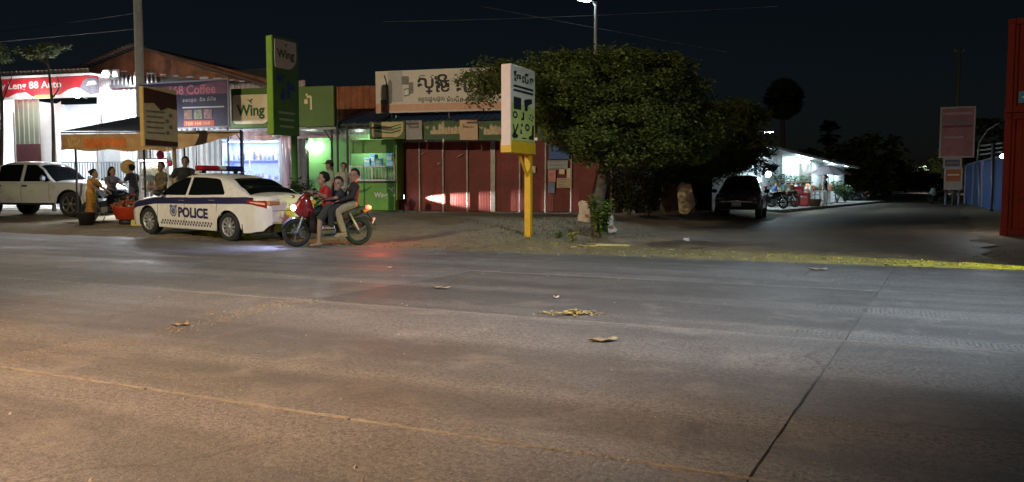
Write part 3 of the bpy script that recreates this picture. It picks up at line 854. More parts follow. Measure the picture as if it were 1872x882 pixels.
# white railing window
wf = MB()
for py in (305, 330): wf.box(((a+b_)/2, -.02, kz(py)), (b_-a-.04, .06, .05))
for px in (641, 681, 721): wf.box((kx(px), -.02, kz(317)), (.06, .07, kz(303)-kz(332)))
wf.build('window_frame', M_WHITE, kio)
for k, px in enumerate((645, 650, 655, 660, 665, 670, 675, 687, 693, 699, 705, 711, 716)):
    mb = MB(); mb.tube([(kx(px), -.02, kz(329)), (kx(px), -.02, kz(306))], .013, 6); mb.build('railing_bar', M_WHITE, kio)
mb = MB(); mb.box(((kx(641)+kx(660))/2, -.06, kz(324)), (kx(660)-kx(641), .02, kz(319)-kz(330))); mb.build('white_notice_board', M_WPR, kio)
# shelf with blue boxes behind the window
mb = MB(); mb.box(((a+b_)/2, 1.2, kz(304)), (b_-a-.1, .4, .04)); sh = mb.build('shelf', M_WHITE, kio)
for px, c_, hh in ((648, (0.25, 0.5, 0.75), .3), (658, (0.2, 0.45, 0.75), .42), (668, (0.3, 0.55, 0.8), .28), (690, (0.22, 0.48, 0.75), .45), (701, (0.4, 0.6, 0.8), .5), (713, (.2, .4, .65), .3)):
    mb = MB(); mb.box((0, 0, hh/2), (.26, .2, hh), 0, None, .01); mb.box((0, -.102, hh*.6), (.2, .004, hh*.3), 1)
    o = mb.build('carton', [mat('carton %d' % px, c_, .5), M_WPR]); o.location = FM.w(kx(px)+(kx0+kx1)/2, off+1.15, kz(304)+.022); o.rotation_euler = (0, 0, FM.a+rnd.uniform(-.2, .2))
    tag(o, 'blue carton on the shelf behind the kiosk railing', 'carton', 'blue cartons in the kiosk')
# posts, and a bulb added for the glare on the plastic sheet
for px in (618, 636):
    mb = MB(); mb.bar((kx(px, -1.6), -1.0, kz(400)), (kx(px, -1.6), -1.0, kz(232)), .055); mb.build('post', M_DARK, kio)
mb = MB(); mb.box((0, .4, kz(238)), (W_+.3, 2.4, .06)); mb.build('roof', M_DARK, kio)
mb = MB(); mb.grid(lambda s, t: (kx(552)+(kx(638)-kx(552))*s, -.25-.03*math.sin(s*13+t*9), kz(253)+(kz(236)-kz(253))*t), 24, 6); mb.build('plastic_band', film('pinkish plastic band', (0.55, 0.42, 0.45), .25, .75, .3), kio)
mb = MB(); mb.grid(lambda s, t: (kx(556)+(kx(604)-kx(556))*s, .1+.05*math.sin(s*7)*(1-t)-.02*math.sin(t*11+s*4), kz(372)+(kz(254)-kz(372))*t), 30, 30); mb.build('plastic_sheet', film('clear green tinted sheet', (0.3, 0.42, 0.3), .08, .22, .45, 1.6), kio)
lp = thing('bulb_lamp', 'added white bulb standing in for the glare on the kiosk plastic sheet', 'lamp', FM.w(qx(579, 0), -.28, qz(579, 268, -.28)), FM.a)
mb = MB(); mb.ell((0, 0, 0), (.10, .07, .10)); mb.build('bulb', emis('kiosk glare bulb', (0.85, 1.0, 0.92), 40), lp)
mb = MB(); mb.tube([(0, 0, .08), (0, 0, .2)], .035, 8); mb.build('socket', M_WHITE, lp)
light('kiosk_light', 'POINT', (0, -.2, 0), 70, (0.85, 1.0, 0.92), lp, .08)
light('kiosk_light_in', 'POINT', (1.55, .6, .1), 42, (0.85, 1.0, 0.9), lp, .1)

# ---------------------------------------------------------------- box sign over the kiosk
def brand_face(mb_panel, mb_ink, x0, x1, z0, z1, y, fn=None):
    rs = (.10*(x1-x0), .38*(z1-z0), .06*(x1-x0), .06*(x1-x0))
    P_ = rrect(x0, x1, z0, z1, rs)
    mb_panel.prism(P_, y-.012, y)
    W2, H2 = x1-x0, z1-z0
    lettering(mb_ink, 'Wing', x0+W2*.10, z0+H2*.16, W2*.74, H2*.50, y-.016, bold=.035)
    bird(mb_ink, x0+W2*.46, z0+H2*.76, W2*.09, y-.016)
off = -1.7
x0, z1_ = Q(421, 163, off); x1, z0_ = Q(611, 231, off)
w_, h_ = x1-x0, z1_-z0_
bs = thing('box_sign', 'wide green box sign with cream panel above the lit kiosk', 'sign', FM.w((x0+x1)/2, off, z0_), FM.a)
mb = MB(); mb.box((0, .12, h_/2), (w_, .22, h_), 0, None, .02); mb.build('sign_box', mat('olive green box', (0.085, 0.16, 0.022), .45, var=.15, vs_=1.5), bs)
p1, p2 = MB(), MB()
brand_face(p1, p2, -w_/2+.06*w_*.4, -w_/2+w_*.40, h_*.10, h_*.84, -.004)
p1.build('cream_panel', M_CREAM, bs); p2.build('lettering', M_GINK, bs)
mb = MB(); lettering(mb, 'វីង', w_*-.02, h_*.42, w_*.16, h_*.42, -.006, bold=.02); lettering(mb, 'ថា', w_*.18, h_*.42, w_*.115, h_*.40, -.006, bold=.02); mb.build('script_lettering', mat('cream print', (0.72, 0.62, 0.3), .6), bs)
mb = MB(); mb.box((w_*.02, -.005, h_*.20), (w_*.94, .004, .02)); mb.build('seam_strip', M_DGREEN, bs)
for px in (440, 604):
    mb = MB(); x = qx(px, off)-(x0+x1)/2; mb.bar((x, .14, -z0_), (x, .14, 0), .06)
    mb.bar((x, .14, -.5), (x-.35 if px == 440 else x-.35, .14, -.03), .035); mb.build('post', M_DARK, bs)
mb = MB(); mb.bar((-w_*.7, .14, -.06), (w_*.5, .14, -.06), .07); mb.build('beam', M_GREY, bs)

# ---------------------------------------------------------------- roadside pylon signs, set square to the road
def pylon(name, label, px, d, pyt, pyb, wn_, th, pole_side):
    p = at(px, 380, d)
    zt_ = at(px, pyt, d).z; zb_ = at(px, pyb, d).z
    g_ = ground_z(p.x, p.y)
    t = thing(name, label, 'sign', (p.x, p.y, g_), -ROAD_A)
    return t, zb_-g_, zt_-g_
# faces look along the road (+x local), the narrow edge towards the road (-y local)
def facefn(xf): return lambda x, y, z: (xf+y, x, z)   # panel drawn in (x,z) -> on the +x face, running along +y
t, zb_, zt_ = pylon('pylon_sign', 'tall green pylon sign with pale emblem panel beside the bush', 545, 23.4, 76, 250, 1.05, .2, 1)
hh = zt_-zb_; WN = 1.08; TH = .22
mb = MB(); mb.box((0, -WN/2, (zb_+zt_)/2), (TH, WN, hh), 0, None, .012); mb.build('sign_box', M_DGREEN, t)
mb = MB(); mb.box((0, -WN-.004, (zb_+zt_)/2), (TH-.02, .012, hh-.02)); mb.build('lit_edge', M_LIME, t)  # lighter green paints the light falling on this narrow side
f_ = facefn(TH/2+.004)
p1, p2, p3 = MB(), MB(), MB()
P_ = rrect(-WN*.93, -WN*.10, zb_+hh*.68, zb_+hh*.97, (.10, .38, .04, .04))
p1.prism(P_, 0, .012, 0, f_)
lettering(p2, 'Wing', -WN*.85, zb_+hh*.76, WN*.66, hh*.115, .016, 0, f_, bold=.035); bird(p2, -WN*.52, zb_+hh*.915, .09, .016, 0, f_)
lettering(p3, 'វីង', -WN*.88, zb_+hh*.36, WN*.75, hh*.26, .006, 0, f_, bold=.03)
p1.build('emblem_panel', M_PALE, t); p2.build('lettering', M_GINK, t); p3.build('script_lettering', mat('deep blue print', (0.02, 0.06, 0.22), .5), t)
mb = MB()
for k in range(3): mb.box((TH/2+.006, -WN*.5, zb_+hh*(.23-.07*k)), (.004, WN*(.62-.05*k), hh*.022))
mb.build('small_print', mat('pale green print', (0.3, 0.4, 0.22), .6), t)
mb = MB(); mb.tube([(0, -.12, -.05), (0, -.12, zb_)], .09, 12); mb.build('pole', M_DGREEN, t)

t, zb_, zt_ = pylon('pylon_sign', 'small brown and tan pylon sign with yellow edge under the utility pole', 326, 23.0, 166, 271, .9, .14, 1)
hh = zt_-zb_; WN = 1.15; TH = .14
mb = MB(); mb.box((0, -WN/2, (zb_+zt_)/2), (TH, WN, hh), 0, None, .01); mb.build('sign_box', mat('tan sign face', (0.62, 0.55, 0.33), .6, var=.12), t)
mb = MB(); mb.box((0, -WN-.004, (zb_+zt_)/2), (TH-.01, .012, hh-.01)); mb.build('yellow_edge', mat('ochre edge', (0.66, 0.46, 0.14), .5), t)
f_ = facefn(TH/2+.002)
mb = MB(); P_ = [(-WN*.98, zb_+hh*.98), (-WN*.98, zb_+hh*.72), (-WN*.7, zb_+hh*.74), (-WN*.5, zb_+hh*.62), (-WN*.3, zb_+hh*.68), (-WN*.02, zb_+hh*.66), (-WN*.02, zb_+hh*.92)]
mb.prism(P_, 0, .004, 0, f_); mb.build('dark_print', mat('brown print', (0.07, 0.025, 0.02), .6, var=.3), t)
mb = MB(); mb.prism([(-WN*.98, zb_+hh*.02), (-WN*.02, zb_+hh*.02), (-WN*.02, zb_+hh*.10), (-WN*.98, zb_+hh*.12)], 0, .004, 0, f_)
mb.build('foot_print_band', mat('brown print', (0.07, 0.025, 0.02), .6, var=.3), t)
mb = MB()
for k in range(5): mb.prism([(-WN*.92, zb_+hh*(.58-.09*k)), (-WN*(.40+.03*(k % 2)), zb_+hh*(.58-.09*k)), (-WN*(.40+.03*(k % 2)), zb_+hh*(.61-.09*k)), (-WN*.92, zb_+hh*(.61-.09*k))], 0, .004, 0, f_)
for k in range(4):
    cx, cz = -WN*(.22+.1*(k % 2)), zb_+hh*(.55-.1*k)
    mb.prism([(cx+.07*math.cos(a*1.05), cz+.06*math.sin(a*1.05)) for a in range(6)], 0, .004, 0, f_)
mb.build('menu_print', M_GPR, t)
mb = MB(); mb.tube([(0, -.08, -.05), (0, -.08, zb_)], .05, 10); mb.build('pole', mat('tan post', (0.45, 0.38, 0.2), .6), t)

# yellow framed sign near the tree
p = onz(966, 423, 0.2)
g_ = ground_z(p.x, p.y); d = p.y
zt_ = at(966, 130, d).z-g_; zb_ = at(966, 262, d).z-g_; zc = at(966, 283, d).z-g_
t = thing('post_sign', 'white and pale green box sign on a bent yellow steel post', 'sign', (p.x, p.y, g_), -ROAD_A)
WN, TH = 1.28, .22
y0, y1 = -1.17, .11
mb = MB(); mb.bar((0, 0, -.1), (0, 0, zb_+.05), .14, .12); mb.build('post', M_YEL, t)
mb = MB(); mb.box((0, (y0+y1)/2, (zb_+zc)/2), (TH+.03, WN+.02, zb_-zc), 0, None, .01); mb.build('bottom_frame', M_YEL, t)
mb = MB(); mb.bar((0, -.06, zc-.48), (0, -.5, zc-.02), .045); mb.build('brace', M_YEL, t)
hh = zt_-zb_
mb = MB(); mb.box((0, (y0+y1)/2, (zb_+zt_)/2+.002), (TH, WN, hh), 0, None, .012); mb.build('sign_box', mat('pale box sign', (0.70, 0.66, 0.50), .5, var=.06), t)
mb = MB(); mb.box((0, y0-.005, (zb_+zt_)/2-.06), (TH-.01, .014, hh+.08)); mb.build('edge_panel', M_PINKB, t)
def f_(x, y, z): return (TH/2+.003-y, y1-WN+x*WN, zb_+z*hh)
mb = MB(); mb.add([f_(a_, -.001, b2) for a_, b2 in ((.02, .01), (.98, .01), (.98, .46), (.6, .52), (.3, .47), (.02, .5))], [tuple(range(6))]); mb.build('green_field', mat('lime wash print', (0.52, 0.58, 0.16), .55, var=.15), t)
mb = MB()
def shp(P2): mb.add([f_(a_, -.006, b2) for a_, b2 in P2], [tuple(range(len(P2)))])
lettering(mb, 'ែចលីន', .10, .79, .82, .14, -.006, 0, f_, bold=.03)
for zz in (.71, .655): shp([(.1, zz), (.9, zz), (.9, zz+.028), (.1, zz+.028)])
shp([(.10, .42), (.40, .42), (.40, .58), (.10, .58)]); shp([(.55, .42), (.66, .42), (.68, .5), (.86, .54), (.84, .6), (.6, .58), (.52, .56)])
def ring(cx, cz, r_, st=1):
    for k in range(0, 8, st): shp([(cx+r_*math.cos(k*.785), cz+r_*.5*math.sin(k*.785)), (cx+r_*math.cos(k*.785+.7), cz+r_*.5*math.sin(k*.785+.7)), (cx+r_*.5*math.cos(k*.785+.7), cz+r_*.25*math.sin(k*.785+.7)), (cx+r_*.5*math.cos(k*.785), cz+r_*.25*math.sin(k*.785))])
ring(.16, .345, .1); ring(.82, .34, .1, 2); ring(.66, .2, .1)
shp([(.40, .29), (.52, .29), (.52, .39), (.46, .40), (.46, .32), (.40, .31)])
shp([(.06, .22), (.1, .22), (.16, .14), (.26, .24), (.3, .22), (.18, .1), (.12, .1)])
shp([(.03, .06), (.12, .03), (.26, .05), (.28, .08), (.1, .12)]); shp([(.72, .04), (.92, .04), (.94, .24), (.87, .24), (.84, .1), (.72, .08)])
shp([(.4, .2), (.46, .2), (.46, .24), (.4, .24)]); shp([(.36, .1), (.44, .1), (.42, .16), (.37, .16)]); shp([(.42, .04), (.62, .04), (.62, .055), (.42, .055)])
mb.build('print', M_INK, t)

# ---------------------------------------------------------------- workshop hall and car shop on the left
off = 2.2
hall = thing('workshop_hall', 'large gabled hall of white corrugated sheet with rusty gable', 'building', FM.w(0, off, 0), FM.a)
hq = lambda px, py, o_=off: FM.hit(px, py, o_)
hx = lambda px, py=300: hq(px, py)[0]
hz = lambda px, py: hq(px, py)[1]
for a, b_ in ((181, 218), (218, 255), (255, 300), (300, 345), (345, 405)):
    mb = MB(); mb.corr(hx(a)+.01, hx(b_)-.01, -.1, hz(300, 157 if a > 240 else 140), 0, .24, .035); mb.build('wall_sheet', M_CORR, hall)
mb = MB(); mb.corr(hx(405), hx(560), -.1, hz(480, 150), .02, .24, .035); mb.build('wall_sheet', mat('grey pink sheet', (0.46, 0.38, 0.38), .5, var=.15), hall)
pk = hq(264, 88); lf = hq(150, 135); rt = hq(520, 165)
mb = MB()
mb.add([(lf[0], -.25, lf[1]), (hx(215), -.25, hz(215, 137)), (hx(480), -.25, hz(480, 152)), (rt[0], -.25, hz(520, 152)), (pk[0], -.25, pk[1])], [(0, 1, 2, 3, 4)]); mb.build('gable', M_RUST, hall)
for (ea, eb) in ((lf, pk), (pk, rt)):
    mb = MB()
    dx, dz = eb[0]-ea[0], eb[1]-ea[1]; n = 16
    L_ = math.hypot(dx, dz); nx_, nz_ = -dz/L_, dx/L_
    for k in range(n):
        s0, s1 = k/n, (k+1)/n
        for (a0_, a1_, h_) in ((s0, s0+(s1-s0)*.45, .05), (s0+(s1-s0)*.45, s1, .09)):
            mb.add([(ea[0]+dx*a0_+nx_*h_, -.75, ea[1]+dz*a0_+nz_*h_), (ea[0]+dx*a1_+nx_*h_, -.75, ea[1]+dz*a1_+nz_*h_), (ea[0]+dx*a1_+nx_*h_, 14, ea[1]+dz*a1_+nz_*h_), (ea[0]+dx*a0_+nx_*h_, 14, ea[1]+dz*a0_+nz_*h_)], [(0, 1, 2, 3)])
    mb.bar((ea[0], -.74, ea[1]), (eb[0], -.74, eb[1]), .05, .10)
    mb.build('roof_slope', mat('dark roof sheet', (0.12, 0.075, 0.06), .7, var=.3, vs_=1.5), hall)
# louvred band under the gable and strips painting light through eave gaps
for k in range(30):
    px = 216+k*7.5
    if px > 300: break
    mb = MB(); x = hx(px); mb.box((x, -.3, hz(240, 146)), (.07, .03, hz(240, 136)-hz(240, 157))); mb.build('louvre', M_GREY, hall)
mb = MB(); mb.box(((hx(212)+hx(500))/2, -.22, hz(300, 147)), (hx(500)-hx(212), .04, hz(300, 134)-hz(300, 158))); mb.build('dark_band', M_DARK, hall)
pr = random.Random(4)
for k in range(11):
    px = 222+k*24; w_ = pr.uniform(8, 16)
    mb = MB(); yy = 131+(px-222)*.085
    a, b_ = hq(px, yy, off-.35), hq(px+w_, yy+1.5, off-.35)
    mb.box(((a[0]+b_[0])/2, -.36, a[1]), (b_[0]-a[0], .06, .045+.05*(5 < k < 8))); mb.build('gap_light_strip', mat('bright flashing', (0.72, 0.72, 0.74), .3, metal=.3), hall)
# handrail fence in front of the hall
fx0, fx1 = qx(112, 1.2), qx(262, 1.2)
fn_ = thing('railing_fence', 'pale blue upright bar fence in front of the white hall', 'fence', FM.w(0, 1.2, 0), FM.a)
for py in (297, 330):
    mb = MB(); mb.bar((fx0, 0, qz(180, py, 1.2)), (fx1, 0, qz(180, py, 1.2)), .05); mb.build('rail', mat('pale blue steel', (0.40, 0.50, 0.62), .5), fn_)
n = 30
for k in range(n+1):
    mb = MB(); x = fx0+(fx1-fx0)*k/n; mb.tube([(x, 0, -.1), (x, 0, qz(180, 296, 1.2))], .022 if k % 6 else .04, 6); mb.build('upright_bar', MATS['pale blue steel'], fn_)

# car shop: lit interior behind wide openings
off = 1.0
sh = thing('car_shop', 'brightly lit white car shop under the long red banner', 'shop', FM.w(0, off, 0), FM.a)
cq = lambda px, py, o_=off: FM.hit(px, py, o_)
cx = lambda px: cq(px, 300)[0]
cz_ = lambda py: cq(90, py)[1]
x0, x1 = cx(-60), cx(181)
mb = MB(); mb.box(((x0+x1)/2, 5.5, 2.4), (x1-x0, .1, 5.0)); mb.build('back_wall', M_WALLW, sh)
for x in (x0, x1-.03):
    mb = MB(); mb.box((x, 2.9, 2.4), (.08, 5.1, 5.0)); mb.build('side_wall', M_WALLW, sh)
mb = MB(); mb.box(((x0+x1)/2, 2.6, cz_(131)-.25), (x1-x0+.4, 6.2, .08)); mb.build('ceiling', M_WALLW, sh)
mb = MB(); mb.box(((x0+x1)/2, 1.2, -.03), (x1-x0, 8.4, .10)); mb.build('floor', mat('shop floor', (0.5, 0.5, 0.5), .4), sh)
mb = MB(); mb.corr(x0, x1, cz_(147), cz_(131), -.35, .22, .04); mb.build('fascia', mat('peach fascia sheet', (0.45, 0.32, 0.24), .55, var=.2), sh)
a, b_ = cx(31), cx(76)
mb = MB(); mb.corr(a, b_, cz_(263), cz_(178), 0, .24, .03); mb.build('front_sheet', M_CGREEN, sh)
mb = MB(); mb.box(((a+b_)/2, .02, (cz_(263)+cz_(330))/2), (b_-a, .06, cz_(263)-cz_(330))); mb.build('dado', mat('maroon dado', (0.22, 0.09, 0.10), .6), sh)
a, b_ = cx(76), cx(105)
mb = MB(); mb.add([(a, 0, cz_(330)), (b_, .3, cz_(330)), (b_, .3, cz_(185)), (a, 0, cz_(205))], [(0, 1, 2, 3)]); mb.build('open_shutter', M_WALLW, sh)
for px in (105, 180, 30):
    mb = MB(); mb.box((cx(px), -.02, 1.9), (.08, .08, 4.2)); mb.build('post', M_WHITE, sh)
for k, (px, yy) in enumerate(((10, 1.6), (120, 1.6), (150, 3.2), (60, 3.4))):
    tb = thing('tube_lamp', 'white tube lamp on the car shop ceiling, %s' % ('leftmost near the frame edge', 'near the right opening', 'deep behind the right opening', 'deep behind the green sheet')[k], 'lamp', FM.w(cx(px), off+yy, cz_(131)-.45), FM.a, 'tube lamps in the car shop')
    mb = MB(); mb.tube([(-.6, 0, 0), (.6, 0, 0)], .03, 8); mb.build('tube', E_TUBE, tb)
    mb = MB(); mb.box((0, 0, .05), (1.24, .06, .04)); mb.build('housing', M_WHITE, tb)
    light('tube_light', 'AREA', (0, 0, -.06), 260, LED, tb, (1.2, .3))
# red banner
a, b_ = cq(-40, 150, off-.45), cq(181, 182, off-.45)
bw, bh = b_[0]-a[0], cz_(146)-cz_(183)
bn = thing('shop_banner', 'long red banner with white lettering over the lit car shop', 'banner', FM.w((a[0]+b_[0])/2, off-.45, cz_(183)), FM.a)
mb = MB(); mb.box((0, 0, bh/2), (bw, .03, bh)); mb.build('cloth', M_REDP, bn)
bpx = lambda px: cq(px, 160, off-.45)[0]-(a[0]+b_[0])/2
mb = MB()
xs_ = [bpx(-40), bpx(15), bpx(30), bpx(48), bpx(60), bpx(110), bpx(125), bpx(140), bpx(160), bpx(181)]
hs_ = [.06, .12, .30, .34, .10, .16, .40, .50, .34, .30]
mb.add([(x, -.018, .0) for x in xs_]+[(x, -.018, bh*h_) for x, h_ in zip(xs_, hs_)], [(i, i+1, len(xs_)+i+1, len(xs_)+i) for i in range(len(xs_)-1)]); mb.build('white_glare', M_WPR, bn)  # white shape paints the overexposed lamp glare on the banner
mb = MB(); lettering(mb, 'y Leng 88 Auto', bpx(2), bh*.40, bpx(113)-bpx(2), bh*.46, -.02, bold=.02); mb.build('lettering', M_WPR, bn)
mb = MB(); mb.box(((bpx(64)+bpx(100))/2, -.022, bh*.10), (bpx(100)-bpx(64), .004, bh*.16)); mb.build('yellow_strip', M_YPR, bn)
mb = MB(); lettering(mb, 'លាងឡាន', bpx(66), bh*.06, bpx(98)-bpx(66), bh*.09, -.027); mb.build('small_lettering', M_GPR, bn)
mb = MB()   # car picture at the end
A = lambda px, t: (bpx(px), -.024, bh*t)
mb.add([A(147, .45), A(152, .75), A(160, .92), A(176, .92), A(181, .80), A(181, .15), A(165, .12), A(158, .22)], [tuple(range(8))], 0)
mb.add([(x, -.027, z) for x, _, z in (A(158, .55), A(163, .76), A(175, .78), A(178, .6))], [(0, 1, 2, 3)], 1)
mb.build('car_picture', [mat('car print', (0.20, 0.20, 0.26), .5, var=.3), M_WPR], bn)
for k, px in enumerate((44, 143)):
    bl_ = thing('banner_lamp', ('glaring lamp under the lettering of the red banner', 'glaring lamp under the car picture of the red banner')[k], 'lamp', FM.w(cq(px, 176, off-.9)[0], off-.95, cq(px, 176, off-.9)[1]), FM.a)
    mb = MB(); mb.ell((0, 0, 0), (.13, .08, .08)); mb.build('bulb', emis('banner bulb', (1.0, .97, .94), 60), bl_)
    mb = MB(); mb.tube([(0, .05, 0), (0, .5, -.05)], .02, 6); mb.build('bracket', M_GREY, bl_)
    light('banner_light', 'POINT', (0, -.12, -.02), 110, (1.0, .96, .93), bl_, .1)
# flood lamp on the corner
fl = thing('flood_lamp', 'white double floodlight on the corner of the white hall', 'lamp', FM.w(qx(207, 1.2), 1.2, qz(207, 137, 1.2)), FM.a)
mb = MB(); mb.box((-.08, -.06, .08), (.34, .14, .24), 0, None, .03); mb.build('head', M_WHITE, fl)
mb = MB(); mb.ell((-.10, -.14, .03), (.15, .05, .12)); mb.build('lens', emis('flood lens', (0.9, 0.95, 1.0), 45), fl)
mb = MB(); mb.box((.30, 0, .06), (.26, .12, .30), 0, None, .02); mb.build('head', M_WHITE, fl)
mb = MB(); mb.bar((0, 0, 0), (0, 1.0, 0), .05); mb.build('bracket', M_GREY, fl)
light('flood_light', 'SPOT', (-.1, -.22, .0), 2600, (0.88, 0.96, 1.0), fl, .1, rot=(R(38), 0, R(-12)), spot=150, blend=.6)

# ---------------------------------------------------------------- dark banner on the awning frame
off = -2.4
x0, z1_ = Q(255, 153, off); x1, z0_ = Q(420, 233, off)
w_, h_ = x1-x0, z1_-z0_
pb = thing('food_banner', 'dark purple banner with pink lettering and small food pictures', 'banner', FM.w((x0+x1)/2, off, z0_), FM.a)
def lean(x, y, z): return (x+.10*(1-z/h_)*(1 if x < 0 else 0), y, z+(.06*x/w_))
mb = MB(); P_ = [(-w_/2, 0, h_), (w_/2, 0, h_), (w_/2, 0, 0), (-w_/2, 0, 0)]
mb.add([lean(x, y, z) for x, _, z in P_ for y in (-.02, .02)], [(0, 2, 4, 6), (1, 7, 5, 3), (0, 1, 3, 2), (2, 3, 5, 4), (4, 5, 7, 6), (6, 7, 1, 0)]); mb.build('cloth', M_NAVYB, pb)
mb = MB()
E = [lean(*q) for q in ((-w_/2, -.03, 0), (-w_/2, -.03, h_), (w_/2, -.03, h_), (w_/2, -.03, 0), (-w_/2, -.03, 0))]
for i in range(4): mb.bar(E[i], E[i+1], .05)
mb.build('frame', mat('mauve frame', (0.16, 0.14, 0.17), .5), pb)
mb = MB(); mb.add([lean(w_*a_, -.025, h_*b2) for a_, b2 in ((.02, .70), (.48, .70), (.48, .96), (.30, .96), (.1, .88), (-.2, .92), (-.45, .93), (-.2, .80))], [tuple(range(8))]); mb.build('mauve_wash', mat('mauve wash', (0.09, 0.036, 0.058), .6, var=.3), pb)
mb = MB(); lettering(mb, 'm 168 Coffee', -w_*.30, h_*.72, w_*.66, h_*.20, -.03, 0, lean, bold=.015); mb.build('lettering', M_PINKT, pb)
mb = MB(); lettering(mb, 'ភេសជ្ជៈ និង នំប៉័ង', -w_*.02, h_*.54, w_*.38, h_*.11, -.03, 0, lean); mb.box((w_*.22, -.03, h_*.44), (w_*.46, .004, h_*.03)); mb.build('small_lettering', mat('pale print', (0.26, 0.25, 0.24), .6), pb)
mb = MB()
for k, px in enumerate((.02, .13, .24)): mb.box((w_*(px+.03), -.03, h_*.29), (w_*.09, .004, h_*.20), k)
mb.build('food_picture', [mat('food print a', (0.12, 0.07, 0.05), .6, var=.6, vs_=12), mat('food print b', (0.10, 0.10, 0.06), .6, var=.6, vs_=12), mat('food print c', (0.15, 0.07, 0.07), .6, var=.6, vs_=12)], pb)
mb = MB(); mb.box((w_*.17, -.03, h_*.10), (w_*.34, .004, h_*.12)); mb.build('red_strip', mat('dull red print', (0.28, 0.045, 0.03), .6), pb)
mb = MB(); lettering(mb, '168 168 168', w_*.03, h_*.07, w_*.26, h_*.06, -.034, 0); mb.build('strip_lettering', mat('strip ochre', (0.4, 0.28, 0.1), .6), pb)
for sx in (-.42, .1, .46):
    mb = MB(); mb.bar((w_*sx, .08, -z0_), (w_*sx, .08, h_*.95), .05); mb.build('support', M_DARK, pb)

# ---------------------------------------------------------------- food stall awning
aw = thing('stall_awning', 'brown tarpaulin awning with orange printed valance over the food stall', 'awning', (0, 0, 0))
A = lambda px, py, d: at(px, py, d)
mb = MB()
L0, L1, L2, L3 = A(111, 246, 25.0), A(305, 243, 24.2), A(305, 276, 24.2), A(111, 275, 25.0)
mb.grid(lambda s, t: (L3.lerp(L2, s)).lerp(L0.lerp(L1, s), t)+Vector((0, .05*math.sin(s*22+t*3)*(1-t), .03*math.sin(s*17)*(1-t))), 40, 8); mb.build('valance', M_TARP, aw)
mb = MB()
def vp(s, t): return (L3.lerp(L2, s)).lerp(L0.lerp(L1, s), t)+Vector((0, .05*math.sin(s*22+t*3)*(1-t)-.02, .03*math.sin(s*17)*(1-t)))
mb.grid(lambda s, t: vp(.22+.40*s, .2+.52*t), 16, 4); mb.build('orange_print', mat('orange tarp print', (0.75, 0.22, 0.05), .65, var=.25, vs_=5), aw)
mb = MB(); mb.grid(lambda s, t: vp(.07+.12*s, .12+.72*t), 6, 6); mb.build('round_print', mat('tan tarp print', (0.68, 0.42, 0.18), .65, var=.5, vs_=8), aw)
mb = MB()
T0, T1, T2 = A(112, 240, 25.0), A(300, 222, 27.5), A(262, 214, 27.5)
mb.grid(lambda s, t: (A(112, 240, 25.0).lerp(A(306, 240, 24.2), s)).lerp(A(250, 214, 27.2).lerp(A(306, 214, 27.0), s), t)+Vector((0, 0, -.12*math.sin(math.pi*t)*math.sin(math.pi*s))), 20, 10); mb.build('top_sheet', M_TARPB, aw)
mb = MB()
mb.grid(lambda s, t: (A(305, 277, 24.2).lerp(A(440, 243, 24.0), s)).lerp(A(305, 243, 24.5).lerp(A(440, 238, 24.2), s), t)+Vector((0, .04*math.sin(s*15+t*3), -.05*math.sin(math.pi*s)*(1-t))), 24, 8); mb.build('side_flap', mat('ochre tarpaulin', (0.56, 0.38, 0.20), .75, var=.25, vs_=3, bump=.4, bs=4), aw)
for px, py, d in ((137, 245, 25.0), (262, 240, 24.4), (336, 240, 26.5), (440, 238, 24.0)):
    p = A(px, py, d); mb = MB(); mb.tube([(p.x, p.y, ground_z(p.x, p.y)-.05), p], .035, 8); mb.build('post', M_DARK, aw)
mb = MB(); mb.bar(A(112, 243, 25.05), A(440, 240, 24.0), .05); mb.build('front_rail', M_GREY, aw)

# ---------------------------------------------------------------- lit display cabinet and pink sheet
off = -.2
x0, z1_ = Q(406, 257, off); x1, z0_ = Q(512, 331, off)
w_, h_ = x1-x0, z1_-z0_
cab = thing('display_cabinet', 'glass display cabinet glowing blue between hall and green kiosk', 'cabinet', FM.w((x0+x1)/2, off, 0), FM.a)
M_CAB = mat('blue white cabinet', (0.55, 0.62, 0.85), .5, var=.08)
mb = MB(); mb.box((0, .62, (z0_+z1_)/2), (w_, .04, h_)); mb.build('back_panel', mat('cabinet back', (0.42, 0.50, 0.88), .6, var=.15), cab)
for s in (-1, 1):
    mb = MB(); mb.box((s*(w_/2-.02), .3, (z0_+z1_)/2), (.04, .6, h_)); mb.build('side_panel', M_CAB, cab)
mb = MB(); mb.box((0, .3, z1_+.02), (w_+.06, .66, .05)); mb.build('top_panel', M_CAB, cab)
mb = MB(); mb.box((0, .3, z0_/2), (w_, .6, z0_-.02)); mb.build('base', M_CAB, cab)
for zz in (z0_+h_*.03, z0_+h_*.50):
    mb = MB(); mb.box((0, .34, zz), (w_-.06, .5, .03)); mb.build('shelf', M_CAB, cab)
mb = MB(); mb.box((0, .02, (z0_+z1_)/2), (w_, .008, h_)); mb.build('glass_pane', glass('clear pane', (.6, .7, .9), .03, .08), cab)
mb = MB(); mb.box((0, -.01, z1_-.02), (w_, .03, .05)); mb.box((0, -.01, z0_+.02), (w_, .03, .05))
for s in (-.5, -.02, .5): mb.box((s*w_*.985, -.01, (z0_+z1_)/2), (.045, .03, h_))
mb.build('front_frame', M_WHITE, cab)
mb = MB(); mb.tube([(-w_*.46, .16, z1_-.06), (w_*.46, .16, z1_-.06)], .018, 6); mb.build('led_strip', emis('blue led strip', (0.45, 0.55, 1.0), 14), cab)
light('cabinet_light', 'AREA', (0, .2, z1_-.10), 46, (0.55, 0.65, 1.0), cab, (w_*.9, .1))
